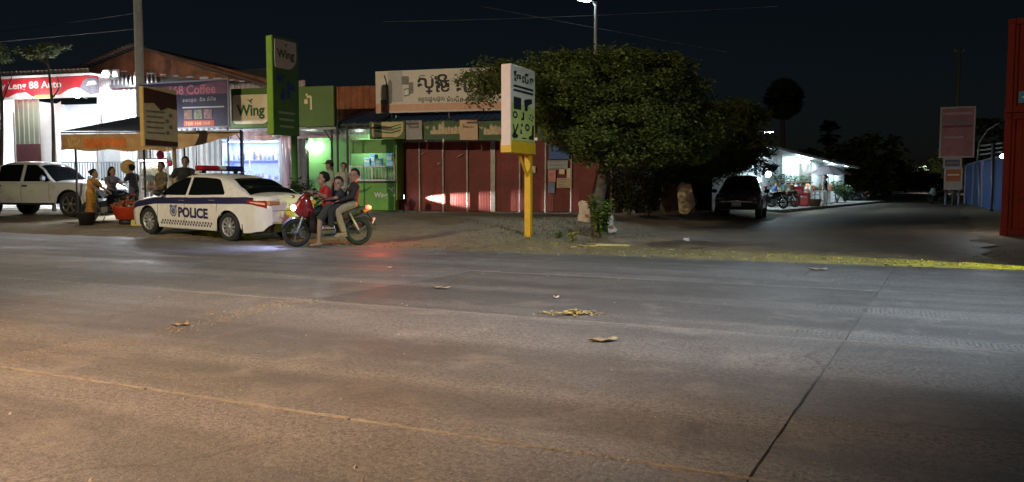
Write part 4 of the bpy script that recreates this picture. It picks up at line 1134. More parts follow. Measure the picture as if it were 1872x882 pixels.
light('cabinet_light_low', 'AREA', (0, .2, z0_+h_*.46), 16, (0.5, 0.6, 1.0), cab, (w_*.9, .1))
pr = random.Random(9); k = 0
for row, zz in ((1, z0_+h_*.517), (0, z0_+h_*.045)):
    x = -w_*.44
    while x < w_*.42:
        bw = pr.uniform(.08, .2); bh = pr.uniform(.22, .46) if row else pr.uniform(.08, .3)
        c_ = pr.choice([(.12, .13, .2), (.75, .75, .8), (.5, .4, .2), (.35, .4, .6), (.6, .6, .7), (.15, .2, .4)])
        mb = MB()
        if pr.random() < .5: mb.box((0, 0, bh/2), (bw, .16, bh), 0, None, .01); mb.box((0, -.083, bh*.55), (bw*.7, .004, bh*.4), 1)
        else: mb.lathe([(0, 0), (bw*.4, 0), (bw*.4, bh*.65), (bw*.16, bh*.8), (bw*.16, bh), (0, bh)], n=10)
        o = mb.build('packaged_good', [mat('goods %d' % (k % 6), c_, .4), M_WPR]); o.location = FM.w((x0+x1)/2+x+bw/2, off+.32, zz); o.rotation_euler = (0, 0, FM.a)
        tag(o, ('packet or bottle on the upper shelf of the lit blue cabinet' if row else 'packet or bottle on the lower shelf of the lit blue cabinet'), 'goods', 'goods on the upper cabinet shelf' if row else 'goods on the lower cabinet shelf')
        x += bw+pr.uniform(.02, .1); k += 1
x0, z1_ = Q(513, 246, -.8); x1, z0_ = Q(546, 372, -.8)
mb = MB(); mb.grid(lambda s, t: (x0+(x1-x0)*s, -.8+.05*math.sin(s*9+t*4), z0_+(z1_-z0_)*t), 20, 30)
o = mb.build('plastic_sheet', film('pink plastic sheet', (0.52, 0.30, 0.33), .12, .8, .5, 2.0)); o.location = FM.o; o.rotation_euler = (0, 0, FM.a); tag(o, 'glossy pink plastic sheet hanging between the blue cabinet and the kiosk', 'sheet')
x0, z1_ = Q(425, 240, -1.0); x1, z0_ = Q(500, 256, -1.0)
mb = MB(); mb.grid(lambda s, t: (x0+(x1-x0)*s, -1.0+.04*math.sin(s*14), z0_+(z1_-z0_)*t+.05*math.sin(s*6)*(1-t)), 24, 4)
o = mb.build('plastic_strip', film('pink plastic strip', (0.62, 0.40, 0.40), .3, .9, .3)); o.location = FM.o; o.rotation_euler = (0, 0, FM.a); tag(o, 'pink plastic strip hung above the blue cabinet', 'sheet')

# ================================================================ VEHICLES
def interp(pts, x):
    if x <= pts[0][0]: return pts[0][1]
    for (a, va), (b_, vb) in zip(pts, pts[1:]):
        if x <= b_:
            t = (x-a)/(b_-a); t = t*t*(3-2*t)*.5+t*.5
            return va+(vb-va)*t
    return pts[-1][1]
M_TYRE = mat('tyre rubber', (0.022, 0.022, 0.023), .85, var=.3, bump=.2)
M_RIM = mat('alloy rim', (0.55, 0.55, 0.54), .35, metal=.6, var=.1)
M_CHROME = mat('chrome', (0.75, 0.75, 0.76), .15, metal=.9, var=.05)
M_BLACKP = mat('black plastic', (0.018, 0.018, 0.02), .5, var=.2)
M_GLASS = mat('tinted car glass', (0.006, 0.007, 0.008), .06, var=.1, spec=.45)
M_PLATE = mat('white plate', (0.82, 0.82, 0.8), .4, var=.03)
AXY = Matrix.Rotation(R(90), 3, 'X')
class Car:
    """a lofted body: x forward, y left, z up; ends at x0 (rear) and x1 (front)"""
    def __init__(s, hw, zs, zc, arch, axles, x0, x1, zb=.2, tuck=.06):
        s.hw, s.zs, s.zc, s.arch, s.ax, s.x0, s.x1, s.zb, s.tuck = hw, zs, zc, arch, axles, x0, x1, zb, tuck
    def bottom(s, x):
        z = interp(s.zb, x) if hasattr(s.zb, '__len__') else s.zb
        for a in s.ax:
            d = abs(x-a)
            if d < s.arch[0]:
                z = max(z, s.arch[1]+math.sqrt(s.arch[0]**2-d*d))
        return z
    def y(s, x, z):
        zs = interp(s.zs, x); zl = interp(s.zb, x) if hasattr(s.zb, '__len__') else s.zb
        t = min(1, max(0, (z-zl)/(zs-zl)))
        g_ = 1-s.tuck*(1-t)**2.5-.065*t**5
        for a in s.ax:                      # flared arches
            d = math.hypot(x-a, z-s.arch[1])
            g_ += .022*math.exp(-((d-s.arch[0])/.07)**2)*(1-t)**.5
        return interp(s.hw, x)*g_
    def top(s, x, q):
        """q 0..1 from shoulder to centre line"""
        zs, zc = interp(s.zs, x), interp(s.zc, x); hw = s.y(x, zs)
        a = q*math.pi/2
        return hw*(1-q)**.9 if q < 1 else 0.0, zs+(zc-zs)*math.sin(a)**.8
    def body(s, name, m_, parent, n=96, split=True):
        mb = MB(); xs = set(s.x0+(s.x1-s.x0)*k/n for k in range(n+1))
        for a in s.ax:
            for k in range(-8, 9): xs.add(a+s.arch[0]*math.sin(k/8*math.pi/2)*.9999)
        xs = sorted(xs); cols = []
        for x in xs:
            zb, zs = s.bottom(x), interp(s.zs, x); col = []
            for k in range(11):
                z = zb+(zs-zb)*k/10; col.append((x, s.y(x, z), z))
            for k in range(1, 7):
                yy, zz = s.top(x, k/6); col.append((x, yy, zz))
            cols.append(col+[(p[0], -p[1], p[2]) for p in col[-2::-1]])
        m2 = len(cols[0]); V = [p for c_ in cols for p in c_]
        F_ = [(i*m2+j, (i+1)*m2+j, (i+1)*m2+j+1, i*m2+j+1) for i in range(len(cols)-1) for j in range(m2-1)]
        mb.add(V, F_, 0, True)
        mb.add(cols[0], [tuple(range(m2))], 0); mb.add(cols[-1], [tuple(range(m2-1, -1, -1))], 0)
        return mb.build(name, m_, parent)
    def patch(s, xa, xb, za, zb, off=.004, nx=12, nz=3, side=1, mb=None, mi=0):
        fa = za if callable(za) else (lambda x: za); fb = zb if callable(zb) else (lambda x: zb)
        mb = mb or MB()
        def fn(a, b_):
            x = xa+(xb-xa)*a; z = fa(x)+(fb(x)-fa(x))*b_
            return (x, side*(s.y(x, z)+off), z)
        mb.grid(fn, nx, nz, mi); return mb
def wheel(parent, c, r_, w_, side, spokes=10, rimm=None, name='wheel'):
    """side +1: outer face towards +y"""
    e = bpy.data.objects.new(name, None); C.objects.link(e); e.parent = parent; e.location = c
    e.empty_display_size = .05
    rr = r_*.68
    Rm = Matrix.Rotation(R(-90)*side, 3, 'X')
    mb = MB(); mb.lathe([(rr, -w_/2), (r_*.93, -w_/2), (r_, -w_*.32), (r_, w_*.32), (r_*.94, w_/2), (rr, w_/2), (rr*.97, w_*.3), (rr*.97, -w_/2)], axis=Rm, n=36); mb.build('tyre', M_TYRE, e)
    mb = MB(); mb.lathe([(rr*.99, w_*.46), (rr*.92, w_*.47), (rr*.90, w_*.30)], axis=Rm, n=36)
    for k in range(spokes):
        a = 2*math.pi*k/spokes
        M = Rm @ Matrix.Rotation(a, 3, 'Z')
        V = [(rr*.16, -rr*.07, w_*.42), (rr*.16, rr*.07, w_*.42), (rr*.93, rr*.115, w_*.44), (rr*.93, -rr*.115, w_*.44), (rr*.16, -rr*.09, w_*.30), (rr*.16, rr*.09, w_*.30), (rr*.93, rr*.13, w_*.30), (rr*.93, -rr*.13, w_*.30)]
        mb.add([M@Vector(v) for v in V], [(0, 1, 2, 3), (0, 3, 7, 4), (1, 5, 6, 2), (2, 6, 7, 3)])
    mb.lathe([(rr*.25, w_*.30), (rr*.24, w_*.45), (rr*.1, w_*.48), (0, w_*.48)], axis=Rm, n=16)
    mb.build('rim', rimm or M_RIM, e)
    mb = MB(); mb.lathe([(rr*.95, w_*.12), (0, w_*.12)], axis=Rm, n=24); mb.build('brake_backing', M_BLACKP, e)
    return e
class House:
    """greenhouse over a Car"""
    def __init__(s, car, zr, edge, tumble=.42, yw=.93):
        s.c, s.zr, s.edge, s.tumble, s.yw = car, zr, edge, tumble, yw
    def yb(s, x): return interp(s.c.hw, x)*s.yw
    def side(s, x, z):
        zs = interp(s.c.zs, x)-.02
        return s.yb(x)-(z-zs)*s.tumble
    def sect(s, x, n=6, m=6):
        zs = interp(s.c.zs, x)-.02; zr = interp(s.zr, x)
        h = max(.004, zr-zs); e = min(.11, h*.35); out = []
        for k in range(n+1):
            z = zs+(h-e)*k/n; out.append((x, s.side(x, z), z))
        y0 = s.side(x, zs+h-e)
        for k in range(1, m+1):
            a = k/m; out.append((x, y0*(1-a**1.5), zs+h-e+e*(1-(1-a)**2.6)))
        return out
    def topz(s, x, y):
        c = s.sect(x, 2, 24)[2:]
        for p, q in zip(c, c[1:]):
            if q[1] <= abs(y) <= p[1]+1e-6: return p[2]+(q[2]-p[2])*(p[1]-abs(y))/max(1e-6, p[1]-q[1])
        return c[-1][2]
    def body(s, name, m_, parent, xa, xb, n=44):
        mb = MB(); cols = []
        for i in range(n+1):
            x = xa+(xb-xa)*i/n; c = s.sect(x); cols.append(c+[(p[0], -p[1], p[2]) for p in c[-2::-1]])
        m2 = len(cols[0]); V = [p for c in cols for p in c]
        mb.add(V, [(i*m2+j, (i+1)*m2+j, (i+1)*m2+j+1, i*m2+j+1) for i in range(n) for j in range(m2-1)], 0, True)
        mb.add(cols[0], [tuple(range(m2))]); mb.add(cols[-1], [tuple(range(m2-1, -1, -1))])
        return mb.build(name, m_, parent)
    def window(s, xa, xb, zlo, zhi, side, off=.004, n=18):
        mb = MB()
        def fn(a, b_):
            x = xa+(xb-xa)*a; lo = zlo(x); hi = max(lo+.002, zhi(x)); z = lo+(hi-lo)*b_
            return (x, side*(s.side(x, z)+off), z)
        mb.grid(fn, n, 4); return mb
    def screen(s, xa, xb, wa, wb, off=.005, n=12):
        mb = MB()
        def fn(a, b_):
            x = xa+(xb-xa)*a; w_ = (wa+(wb-wa)*a); y = (b_*2-1)*w_
            return (x, y, s.topz(x, y)+off)
        mb.grid(fn, n, 14); return mb

# ---------------------------------------------------------------- police car
M_CARW = mat('police car white', (0.76, 0.74, 0.68), .28, var=.03, coat=.6)
M_NAVY = mat('police navy', (0.022, 0.022, 0.075), .35, var=.1)
pf, pr_ = Vector((-8.60, 19.12, 0)), Vector((-6.10, 17.62, 0))
hd = (pf-pr_).normalized(); ang = math.atan2(hd.y, hd.x)
ctr = (pf+pr_)/2+Vector((hd.y, -hd.x, 0))*.78
pitch_ = math.asin((.075-.0)/2.78)
pc = thing('police_car', 'white police sedan with navy stripe, checker band and roof light bar', 'car', (ctr.x, ctr.y, .045), rot=(0, -pitch_, ang))
car = Car([(-2.44, .60), (-2.36, .74), (-2.15, .845), (-1.4, .905), (0, .915), (1.5, .905), (1.95, .85), (2.2, .74), (2.36, .52)],
          [(-2.44, .93), (-2.36, .985), (-1.9, 1.0), (-1.2, .975), (0, .93), (1.05, .90), (1.8, .80), (2.2, .70), (2.36, .60)],
          [(-2.44, .99), (-2.36, 1.055), (-1.9, 1.085), (-1.2, 1.06), (0, 1.02), (.95, 1.02), (1.6, .95), (2.1, .82), (2.36, .66)],
          (.365, .315), (-1.39, 1.39), -2.44, 2.36, [(-2.44, .42), (-2.3, .26), (-1.9, .2), (1.8, .19), (2.2, .2), (2.36, .3)])
car.body('body', M_CARW, pc, 110)
hs_ = House(car, [(-1.98, 1.0), (-1.6, 1.19), (-1.15, 1.385), (-.75, 1.455), (-.2, 1.475), (.25, 1.45), (.6, 1.33), (1.1, 1.02), (1.2, .9)], .1)
hs_.body('cabin', M_CARW, pc, -1.96, 1.14)
mb = MB(); mb.box((0, 0, .30), (4.2, 1.5, .2)); 
for a in (-1.39, 1.39): mb.box((a, 0, .5), (.72, 1.46, .4))
mb.build('underbody', M_BLACKP, pc)
belt = lambda x: interp(car.zs, x)+.035
roofl = lambda x: interp(hs_.zr, x)-.085
for sd_ in (1, -1):
    hs_.window(.10, .98, belt, lambda x: min(roofl(x), 1.365), sd_).build('front_window', M_GLASS, pc)
    hs_.window(-1.18, .02, belt, lambda x: min(roofl(x)-.01, 1.375, 1.02+(x+1.22)*1.05), sd_).build('rear_window', M_GLASS, pc)
    for k, (xa, xb) in enumerate(((-1.62, 2.18),)):
        car.patch(xa-.48, xb, lambda x: interp(car.zs, x)-.165, lambda x: interp(car.zs, x)-.02, .004, 60, 3, sd_).build('navy_stripe', M_NAVY, pc)
    for x in (1.03, .06, -1.02):                     # door gaps
        d_ = car.patch(x-.006, x+.006, .25 if x > -1 else .62, lambda x: interp(car.zs, x)-.01, .003, 1, 10, sd_); d_.build('door_gap', M_BLACKP, pc)
    for x in (.16, -.86):
        z = interp(car.zs, x)-.082
        mb = MB(); mb.box((x, sd_*(car.y(x, z)+.022), z), (.2, .03, .035), 0, None, .012); mb.build('door_handle', M_CHROME, pc)
    mb = MB(); mb.ell((.86, sd_*(.90+.10), .99), (.08, .115, .075)); mb.box((.88, sd_*.93, .955), (.06, .14, .03)); mb.build('mirror', M_BLACKP, pc)
    # tail lamps
    mb = MB()
    def tl(a, b_, sd_=sd_):
        x = -1.93-.46*a; zc_ = interp(car.zs, x)-.11-.03*a; z = zc_+(b_-.5)*(.045+.115*a)
        return (x, sd_*(car.y(x, z)+.012), z)
    mb.grid(tl, 10, 4); o = mb.build('tail_lamp', mat('tail lamp red', (0.33, 0.03, 0.02), .15, var=.3, vs_=14, coat=.8), pc)
    mb = MB(); mb.grid(lambda a, b_: (tl(.2+.75*a, .36+.28*b_)[0], tl(.2+.75*a, .36+.28*b_)[1]+sd_*.004, tl(.2+.75*a, .36+.28*b_)[2]), 6, 2); mb.build('lamp_insert', mat('lamp clear insert', (0.75, 0.45, 0.25), .15, coat=.8), o)
    mb = MB(); mb.box((-2.41, sd_*.53, .865), (.10, .34, .11), 0, None, .03); mb.build('tail_lamp_inner', mat('tail lamp amber', (0.55, 0.30, 0.10), .15, var=.2, vs_=20, coat=.8), pc)
    # head lamps
    mb = MB(); mb.grid(lambda a, b_: (1.92+.34*a, sd_*(car.y(1.92+.34*a, .68)-.02-.05*b_+.012), .64+.10*b_-.05*a+.02), 6, 3); mb.build('head_lamp', glass('head lamp lens', (.7, .72, .75), .08, .9), pc)
    # chequer band
    mb = MB()
    for row in range(2):
        for k in range(19):
            xa = .88-k*.094+(row*.047); z = .345-row*.058+.012
            car.patch(xa-.045, xa, z-.026, z+.026, .004, 1, 1, sd_, mb)
    mb.build('checker_band', M_NAVY, pc)
    fnl = lambda x, y, z, sd_=sd_: (x, sd_*(car.y(x, z)+.005), z)
    tg = text_geo('POLICE', 1.0, .045)
    kx_, kz_ = 1.02/tg[2], .235/tg[3]
    X0 = .28 if sd_ == 1 else -.74
    mb = MB(); mb.add([fnl((X0-a*kx_) if sd_ == 1 else (X0+a*kx_), 0, .455+b_*kz_) for a, b_ in tg[0]], tg[1]); mb.build('lettering', M_NAVY, pc)
    mb = MB(); bx_ = X0+.17*sd_
    for k in range(10):
        a0_, a1_ = k*.628, (k+1)*.628
        mb.add([fnl(bx_+.13*math.cos(a0_), 0, .585+.13*math.sin(a0_)), fnl(bx_+.13*math.cos(a1_), 0, .585+.13*math.sin(a1_)), fnl(bx_+.095*math.cos(a1_), 0, .585+.095*math.sin(a1_)), fnl(bx_+.095*math.cos(a0_), 0, .585+.095*math.sin(a0_))], [(0, 1, 2, 3)])
        mb.add([fnl(bx_+.075*math.cos(a0_), 0, .585+.075*math.sin(a0_)), fnl(bx_+.075*math.cos(a1_), 0, .585+.075*math.sin(a1_)), fnl(bx_, 0, .585)], [(0, 1, 2)])
    mb.add([fnl(bx_+a_, 0, b_) for a_, b_ in ((-.15, .70), (-.10, .74), (0, .70), (.10, .74), (.15, .70), (.10, .66), (0, .68), (-.10, .66))], [tuple(range(8))])
    mb.build('badge', mat('badge blue grey', (0.13, 0.16, 0.27), .5), pc)
    car.patch(-1.0, 1.0, .205, .25, .012, 10, 1, sd_).build('sill', M_CARW, pc)
# rear screen, windscreen
hs_.screen(-1.93, -1.17, .72, .54).build('rear_screen', M_GLASS, pc)
hs_.screen(.50, 1.10, .56, .74).build('windscreen', M_GLASS, pc)
# boot details
mb = MB(); mb.box((-2.445, 0, .83), (.02, .40, .17), 0, None, .006); pl = mb.build('number_plate', M_PLATE, pc)
mb = MB(); lettering(mb, '2-1097', 0, 0, .3, .07, 0); me_ = mb
mb2 = MB(); mb2.add([(-2.457, .15-v[0], .80+v[2]) for v in me_.v], me_.f); mb2.build('plate_lettering', M_NAVY, pl)
mb = MB(); mb.ell((-2.44, 0, 1.0), (.02, .06, .04)); mb.build('emblem', M_CHROME, pc)
mb = MB(); mb.box((-2.435, 0, .70), (.02, 1.14, .012)); mb.build('boot_gap', M_BLACKP, pc)
mb = MB(); mb.box((-2.40, 0, .45), (.12, 1.2, .05), 0, None, .02); mb.build('bumper_crease', mat('bumper shade line', (0.5, 0.49, 0.45), .4), pc)
mb = MB(); mb.ell((-.78, .0, 1.47), (.09, .05, .03)); mb.build('aerial', M_BLACKP, pc)
for x in (-1.39, 1.39):
    for sd_ in (1, -1): wheel(pc, (x, sd_*.775, .318), .318, .215, sd_)
for sd_ in (1, -1):
    mb = MB(); mb.box((-1.80, sd_*.74, .27), (.015, .24, .26)); mb.build('mud_flap', M_BLACKP, pc)
# light bar
lb = MB(); lb.box((-.05, 0, 1.53), (.30, 1.24, .02)); lbo = lb.build('light_bar', M_BLACKP, pc)
for (ya, yb_, m_, nm) in ((.10, .62, mat('red beacon dome', (0.38, 0.015, 0.03), .2, coat=.7), 'red_dome'), (-.10, .10, mat('clear beacon', (0.6, 0.58, 0.56), .25), 'centre_lens'), (-.62, -.10, mat('blue beacon dome', (0.012, 0.02, 0.10), .2, coat=.7), 'blue_dome')):
    mb = MB(); mb.box((-.05, (ya+yb_)/2, 1.59), (.28, yb_-ya-.01, .11), 0, None, .035); mb.build(nm, m_, lbo)
for sd_ in (.45, -.45):
    mb = MB(); mb.box((-.05, sd_, 1.495), (.1, .05, .07)); mb.build('bar_foot', M_BLACKP, lbo)
mb = MB(); mb.lathe([(.0, .07), (.07, .06), (.08, 0)], (.28, .35, 1.45), n=12); mb.build('siren_horn', M_WHITE, pc)

# ---------------------------------------------------------------- white pickup on the left
M_SILVER = mat('silver white paint', (0.58, 0.60, 0.60), .3, var=.04, coat=.5, rust=(0.36, 0.33, 0.27), rust_amt=.12, rust_s=2)
cp = at(150, 340, 26.2)
pk_ = thing('pickup_truck', 'silver white crew cab pickup parked by the car shop', 'truck', (-15.2, 26.45, ground_z(-15.5, 26.4)+.01), R(-12))
car = Car([(-2.62, .80), (-2.5, .885), (0, .905), (1.6, .91), (2.05, .87), (2.27, .79), (2.40, .64)],
          [(-2.62, 1.06), (-1.0, 1.08), (.9, 1.08), (1.3, 1.07), (2.1, 1.04), (2.31, .99), (2.40, .91)],
          [(-2.62, 1.08), (-1.0, 1.12), (.9, 1.17), (1.4, 1.18), (2.1, 1.14), (2.31, 1.07), (2.40, .96)],
          (.47, .40), (-1.545, 1.545), -2.62, 2.40, [(-2.62, .55), (-1, .44), (2.1, .44), (2.40, .5)], .03)
car.body('body', M_SILVER, pk_, 90)
hs_ = House(car, [(-1.32, 1.06), (-1.28, 1.68), (-.9, 1.765), (-.2, 1.78), (.18, 1.75), (.40, 1.62), (.92, 1.14), (1.0, 1.05)], .1, .34, .95)
hs_.body('cab', M_SILVER, pk_, -1.32, 1.02)
belt = lambda x: interp(car.zs, x)+.04
for sd_ in (1, -1):
    hs_.window(-.18, .82, belt, lambda x: min(interp(hs_.zr, x)-.10, 1.65), sd_).build('front_window', M_GLASS, pk_)
    hs_.window(-1.16, -.30, belt, lambda x: min(interp(hs_.zr, x)-.10, 1.66), sd_).build('rear_window', M_GLASS, pk_)
    for x in (.80, -.24, -1.23):
        car.patch(x-.007, x+.007, .5, lambda x: interp(car.zs, x)-.01, .003, 1, 8, sd_).build('door_gap', M_BLACKP, pk_)
    for x in (-.10, -1.08):
        mb = MB(); mb.box((x, sd_*(car.y(x, .98)+.02), .98), (.2, .035, .06), 0, None, .015); mb.build('door_handle', M_CHROME, pk_)
    mb = MB(); mb.box((.70, sd_*1.03, 1.22), (.09, .2, .17), 0, None, .04); mb.build('mirror', M_CHROME, pk_)
    mb = MB(); mb.box((-.1, sd_*.86, .40), (1.9, .18, .06), 0, None, .02); mb.build('side_step', M_BLACKP, pk_)
    for a in (-1.545, 1.545):
        mb = MB()
        for k in range(13):
            t0_, t1_ = math.pi*k/13, math.pi*(k+1)/13
            P_ = []
            for (t_, rr_, yo) in ((t0_, .47, .0), (t1_, .47, .0), (t1_, .53, -.0), (t0_, .53, -.0)):
                P_.append((a+rr_*math.cos(t_), sd_*(.935 if rr_ < .5 else .915), .40+rr_*math.sin(t_)))
            mb.add(P_, [(0, 1, 2, 3)], 0, True)
        mb.build('arch_flare', M_SILVER, pk_)
    mb = MB(); mb.box((2.22, sd_*.74, .90), (.25, .16, .16), 0, None, .04); mb.build('head_lamp', glass('head lamp lens'), pk_)
hs_.screen(.32, .96, .62, .76).build('windscreen', M_GLASS, pk_)
mb = MB(); mb.box((2.38, 0, .74), (.1, 1.3, .3), 0, None, .04); mb.build('grille', M_BLACKP, pk_)
mb = MB(); mb.box((-.1, 0, .52), (4.6, 1.4, .2)); mb.build('chassis', M_BLACKP, pk_)
mb = MB(); mb.box((-2.0, 0, 1.09), (1.2, 1.45, .02)); mb.build('bed_cover', M_BLACKP, pk_)
for x in (-1.545, 1.545):
    for sd_ in (1, -1): wheel(pk_, (x, sd_*.78, .40), .40, .27, sd_, 6, mat('dark alloy', (0.2, 0.2, 0.2), .4, metal=.5))

# ---------------------------------------------------------------- dark off-roader facing the camera
M_DKR = mat('dark maroon brown paint', (0.11, 0.055, 0.042), .25, var=.1, coat=.4)
q = onz(1338, 402, 0.0)
sv = thing('off_road_car', 'dark maroon off-road car with a white number plate under the tree', 'car', (q.x+.85, q.y+1.75, ground_z(q.x+.8, q.y+1.)-.02), R(-111)); sv.scale = (.92, .92, .90)
car = Car([(-2.3, .80), (-2.1, .88), (0, .91), (1.5, .90), (1.95, .86), (2.2, .78), (2.3, .68)],
          [(-2.3, 1.05), (0, 1.06), (.9, 1.05), (1.5, 1.02), (2.05, .96), (2.3, .88)],
          [(-2.3, 1.08), (0, 1.1), (.9, 1.14), (1.5, 1.13), (2.05, 1.05), (2.3, .92)],
          (.43, .37), (-1.38, 1.36), -2.3, 2.3, [(-2.3, .5), (-1.9, .42), (1.9, .40), (2.3, .40)], .04)
car.body('body', M_DKR, sv, 80)
hs_ = House(car, [(-2.26, 1.06), (-2.1, 1.5), (-1.8, 1.74), (-1, 1.8), (0, 1.8), (.3, 1.75), (1.0, 1.2), (1.08, 1.05)], .1, .40, .95)
hs_.body('cabin', M_DKR, sv, -2.24, 1.06)
for sd_ in (1, -1):
    hs_.window(.02, .86, lambda x: interp(car.zs, x)+.04, lambda x: min(interp(hs_.zr, x)-.10, 1.68), sd_).build('front_window', M_GLASS, sv)
    hs_.window(-1.0, -.08, lambda x: interp(car.zs, x)+.04, lambda x: 1.68, sd_).build('rear_window', M_GLASS, sv)
    mb = MB(); mb.box((.72, sd_*1.03, 1.14), (.09, .2, .16), 0, None, .04); mb.build('mirror', M_BLACKP, sv)
    mb = MB(); mb.box((2.24, sd_*.60, .84), (.12, .30, .13), 0, None, .03); mb.build('head_lamp', glass('dim head lamp', (.25, .25, .26), .1, 1.0), sv)
hs_.screen(.30, 1.02, .60, .76).build('windscreen', M_GLASS, sv)
mb = MB(); mb.box((2.31, 0, .82), (.06, .84, .16), 0, None, .02); mb.build('grille', M_BLACKP, sv)
mb = MB(); mb.grid(lambda a, b_: (2.36-.10*(2*a-1)**2, (a-.5)*1.5, .74+.035*b_-.06*abs(2*a-1)), 20, 2); mb.build('chrome_bar', M_CHROME, sv)
mb = MB(); mb.box((2.30, 0, .55), (.2, 1.6, .22), 0, None, .05); mb.build('bumper', mat('dark bumper', (0.04, 0.03, 0.028), .5), sv)
mb = MB(); mb.box((2.425, 0, .63), (.02, .36, .17), 0, None, .005); mb.build('number_plate', M_PLATE, sv)
for x in (-1.38, 1.36):
    for sd_ in (1, -1): wheel(sv, (x, sd_*.77, .37), .37, .24, sd_, 6, MATS['dark alloy'])

# ---------------------------------------------------------------- motorcycles
def moto(name, label, loc, rz, body_m, low_m, group=None, lit=False, lean=0.0, stand=True, cat='motorcycle'):
    t = thing(name, label, cat, loc, rot=(lean, 0, rz), group=group)
    WB = .62; r_ = .285
    def whl(x):
        e = bpy.data.objects.new('wheel', None); C.objects.link(e); e.parent = t; e.location = (x, 0, r_)
        mb = MB(); n = 32
        def fn(a, b_):
            th, ph = a*2*math.pi, b_*2*math.pi; rr = r_-.048+.048*math.cos(ph)
            return (rr*math.cos(th), .046*math.sin(ph), rr*math.sin(th))
        mb.grid(fn, n, 8); mb.build('tyre', M_TYRE, e)
        mb = MB(); mb.lathe([(r_-.075, -.015), (r_-.062, -.018), (r_-.062, .018), (r_-.075, .015)], axis=AXY, n=28); mb.lathe([(0, -.05), (.055, -.05), (.055, .05), (0, .05)], axis=AXY, n=12)
        for k in range(5):
            a = k*1.2566
            mb.bar((.04*math.cos(a), 0, .04*math.sin(a)), ((r_-.07)*math.cos(a), 0, (r_-.07)*math.sin(a)), .03, .025)
        mb.build('rim', mat('moto rim', (0.13, 0.125, 0.12), .4, metal=.6), e)
        return e
    whl(WB); whl(-WB)
    mb = MB(); mb.lathe([(.0, .055), (.105, .055), (.105, .06), (.05, .063)], (WB, 0, r_), axis=AXY, n=20); mb.build('brake_disc', M_SILV, t)
    mb = MB()
    for s in (-.07, .07): mb.tube([(WB, s, r_), (WB-.13, s, .66), (WB-.2, s*.8, .88)], [.022, .026, .024], 8)
    mb.build('fork', M_GREY, t)
    def ms(name_, prof, wfn, m_, sm=True):
        """side-profile solid: prof list of (x, zlow, zhigh), wfn width"""
        mb = MB(); n = len(prof)
        def fn(a, b_):
            i = min(n-2, int(a*(n-1))); f = a*(n-1)-i
            x = prof[i][0]*(1-f)+prof[i+1][0]*f; lo = prof[i][1]*(1-f)+prof[i+1][1]*f; hi = prof[i][2]*(1-f)+prof[i+1][2]*f
            th = b_*2*math.pi; c_, s_ = math.cos(th), math.sin(th)
            w_ = wfn(a)
            return (x, w_*math.copysign(abs(c_)**.6, c_), (lo+hi)/2+(hi-lo)/2*math.copysign(abs(s_)**.6, s_))
        mb.grid(fn, (n-1)*5, 20, 0, sm); return mb.build(name_, m_, t)
    # front mudguard
    mb = MB()
    def fg(a, b_):
        th = R(20+130*a); s = (b_*2-1); rr = r_+.035-.03*s*s
        return (WB+rr*math.cos(th), .06*s, r_+rr*math.sin(th))
    mb.grid(fg, 14, 6); mb.build('front_mudguard', low_m, t)
    ms('front_shield', [(.66, .70, .80), (.56, .60, .98), (.44, .56, 1.03), (.34, .56, .94), (.28, .56, .74)], lambda a: .13*math.sin(math.pi*(.18+.64*a))+.02, body_m)
    ms('leg_shield', [(.40, .32, .74), (.30, .26, .68), (.20, .25, .48)], lambda a: .22-.07*a, low_m)
    ms('handlebar_cowl', [(.54, .93, 1.0), (.46, .92, 1.08), (.36, .93, 1.06)], lambda a: .12+.03*math.sin(a*3), body_m)
    mb = MB(); mb.tube([(.30, .33, 1.06), (.37, .22, 1.05), (.42, 0, 1.02), (.37, -.22, 1.05), (.30, -.33, 1.06)], .014, 8); mb.build('handlebar', M_DARK, t)
    for s in (-1, 1):
        mb = MB(); mb.tube([(.32, s*.29, 1.06), (.28, s*.37, 1.065)], .02, 8); mb.build('grip', M_TYRE, t)
        mb = MB(); mb.tube([(.38, s*.2, 1.06), (.36, s*.26, 1.2)], .006, 6); mb.ell((.36, s*.27, 1.23), (.015, .055, .04)); mb.build('mirror', M_DARK, t)
    mb = MB(); mb.ell((.665, 0, .78), (.06, .11, .055)); hl = mb.build('head_lamp', emis('moto head lamp', (0.72, 0.78, 1.0), 60) if lit else glass('head lamp lens'), t)
    ms('tunnel', [(.28, .34, .58), (.1, .34, .60), (-.1, .40, .68)], lambda a: .07+.03*a, low_m)
    ms('tail_cowl', [(-.02, .48, .70), (-.3, .50, .74), (-.6, .60, .80), (-.80, .70, .80)], lambda a: .13-.09*a, low_m)
    ms('seat', [(.06, .68, .74), (-.12, .70, .785), (-.4, .71, .80), (-.62, .76, .84)], lambda a: .12+.02*math.sin(a*3), mat('black vinyl seat', (0.02, 0.02, 0.022), .55))
    ms('engine', [(.20, .22, .42), (.05, .19, .44), (-.1, .2, .46), (-.22, .24, .42)], lambda a: .12, M_GREY)
    mb = MB(); mb.tube([(.1, -.10, .24), (-.1, -.15, .22), (-.35, -.16, .27), (-.78, -.17, .40)], [.02, .025, .045, .05], 10); mb.build('exhaust', M_CHROME, t)
    mb = MB(); mb.tube([(.1, .10, .24), (-.25, .12, .24)], .02, 8); mb.bar((-.1, .02, .29), (-WB, .09, r_), .05, .05); mb.bar((-.1, -.02, .29), (-WB, -.09, r_), .05, .05); mb.build('swing_arm', M_DARK, t)
    mb = MB()
    for s in (-1, 1): mb.tube([(-WB+.02, s*.10, r_+.03), (-.42, s*.11, .66)], .026, 8)
    mb.build('shock_absorber', M_SILV, t)
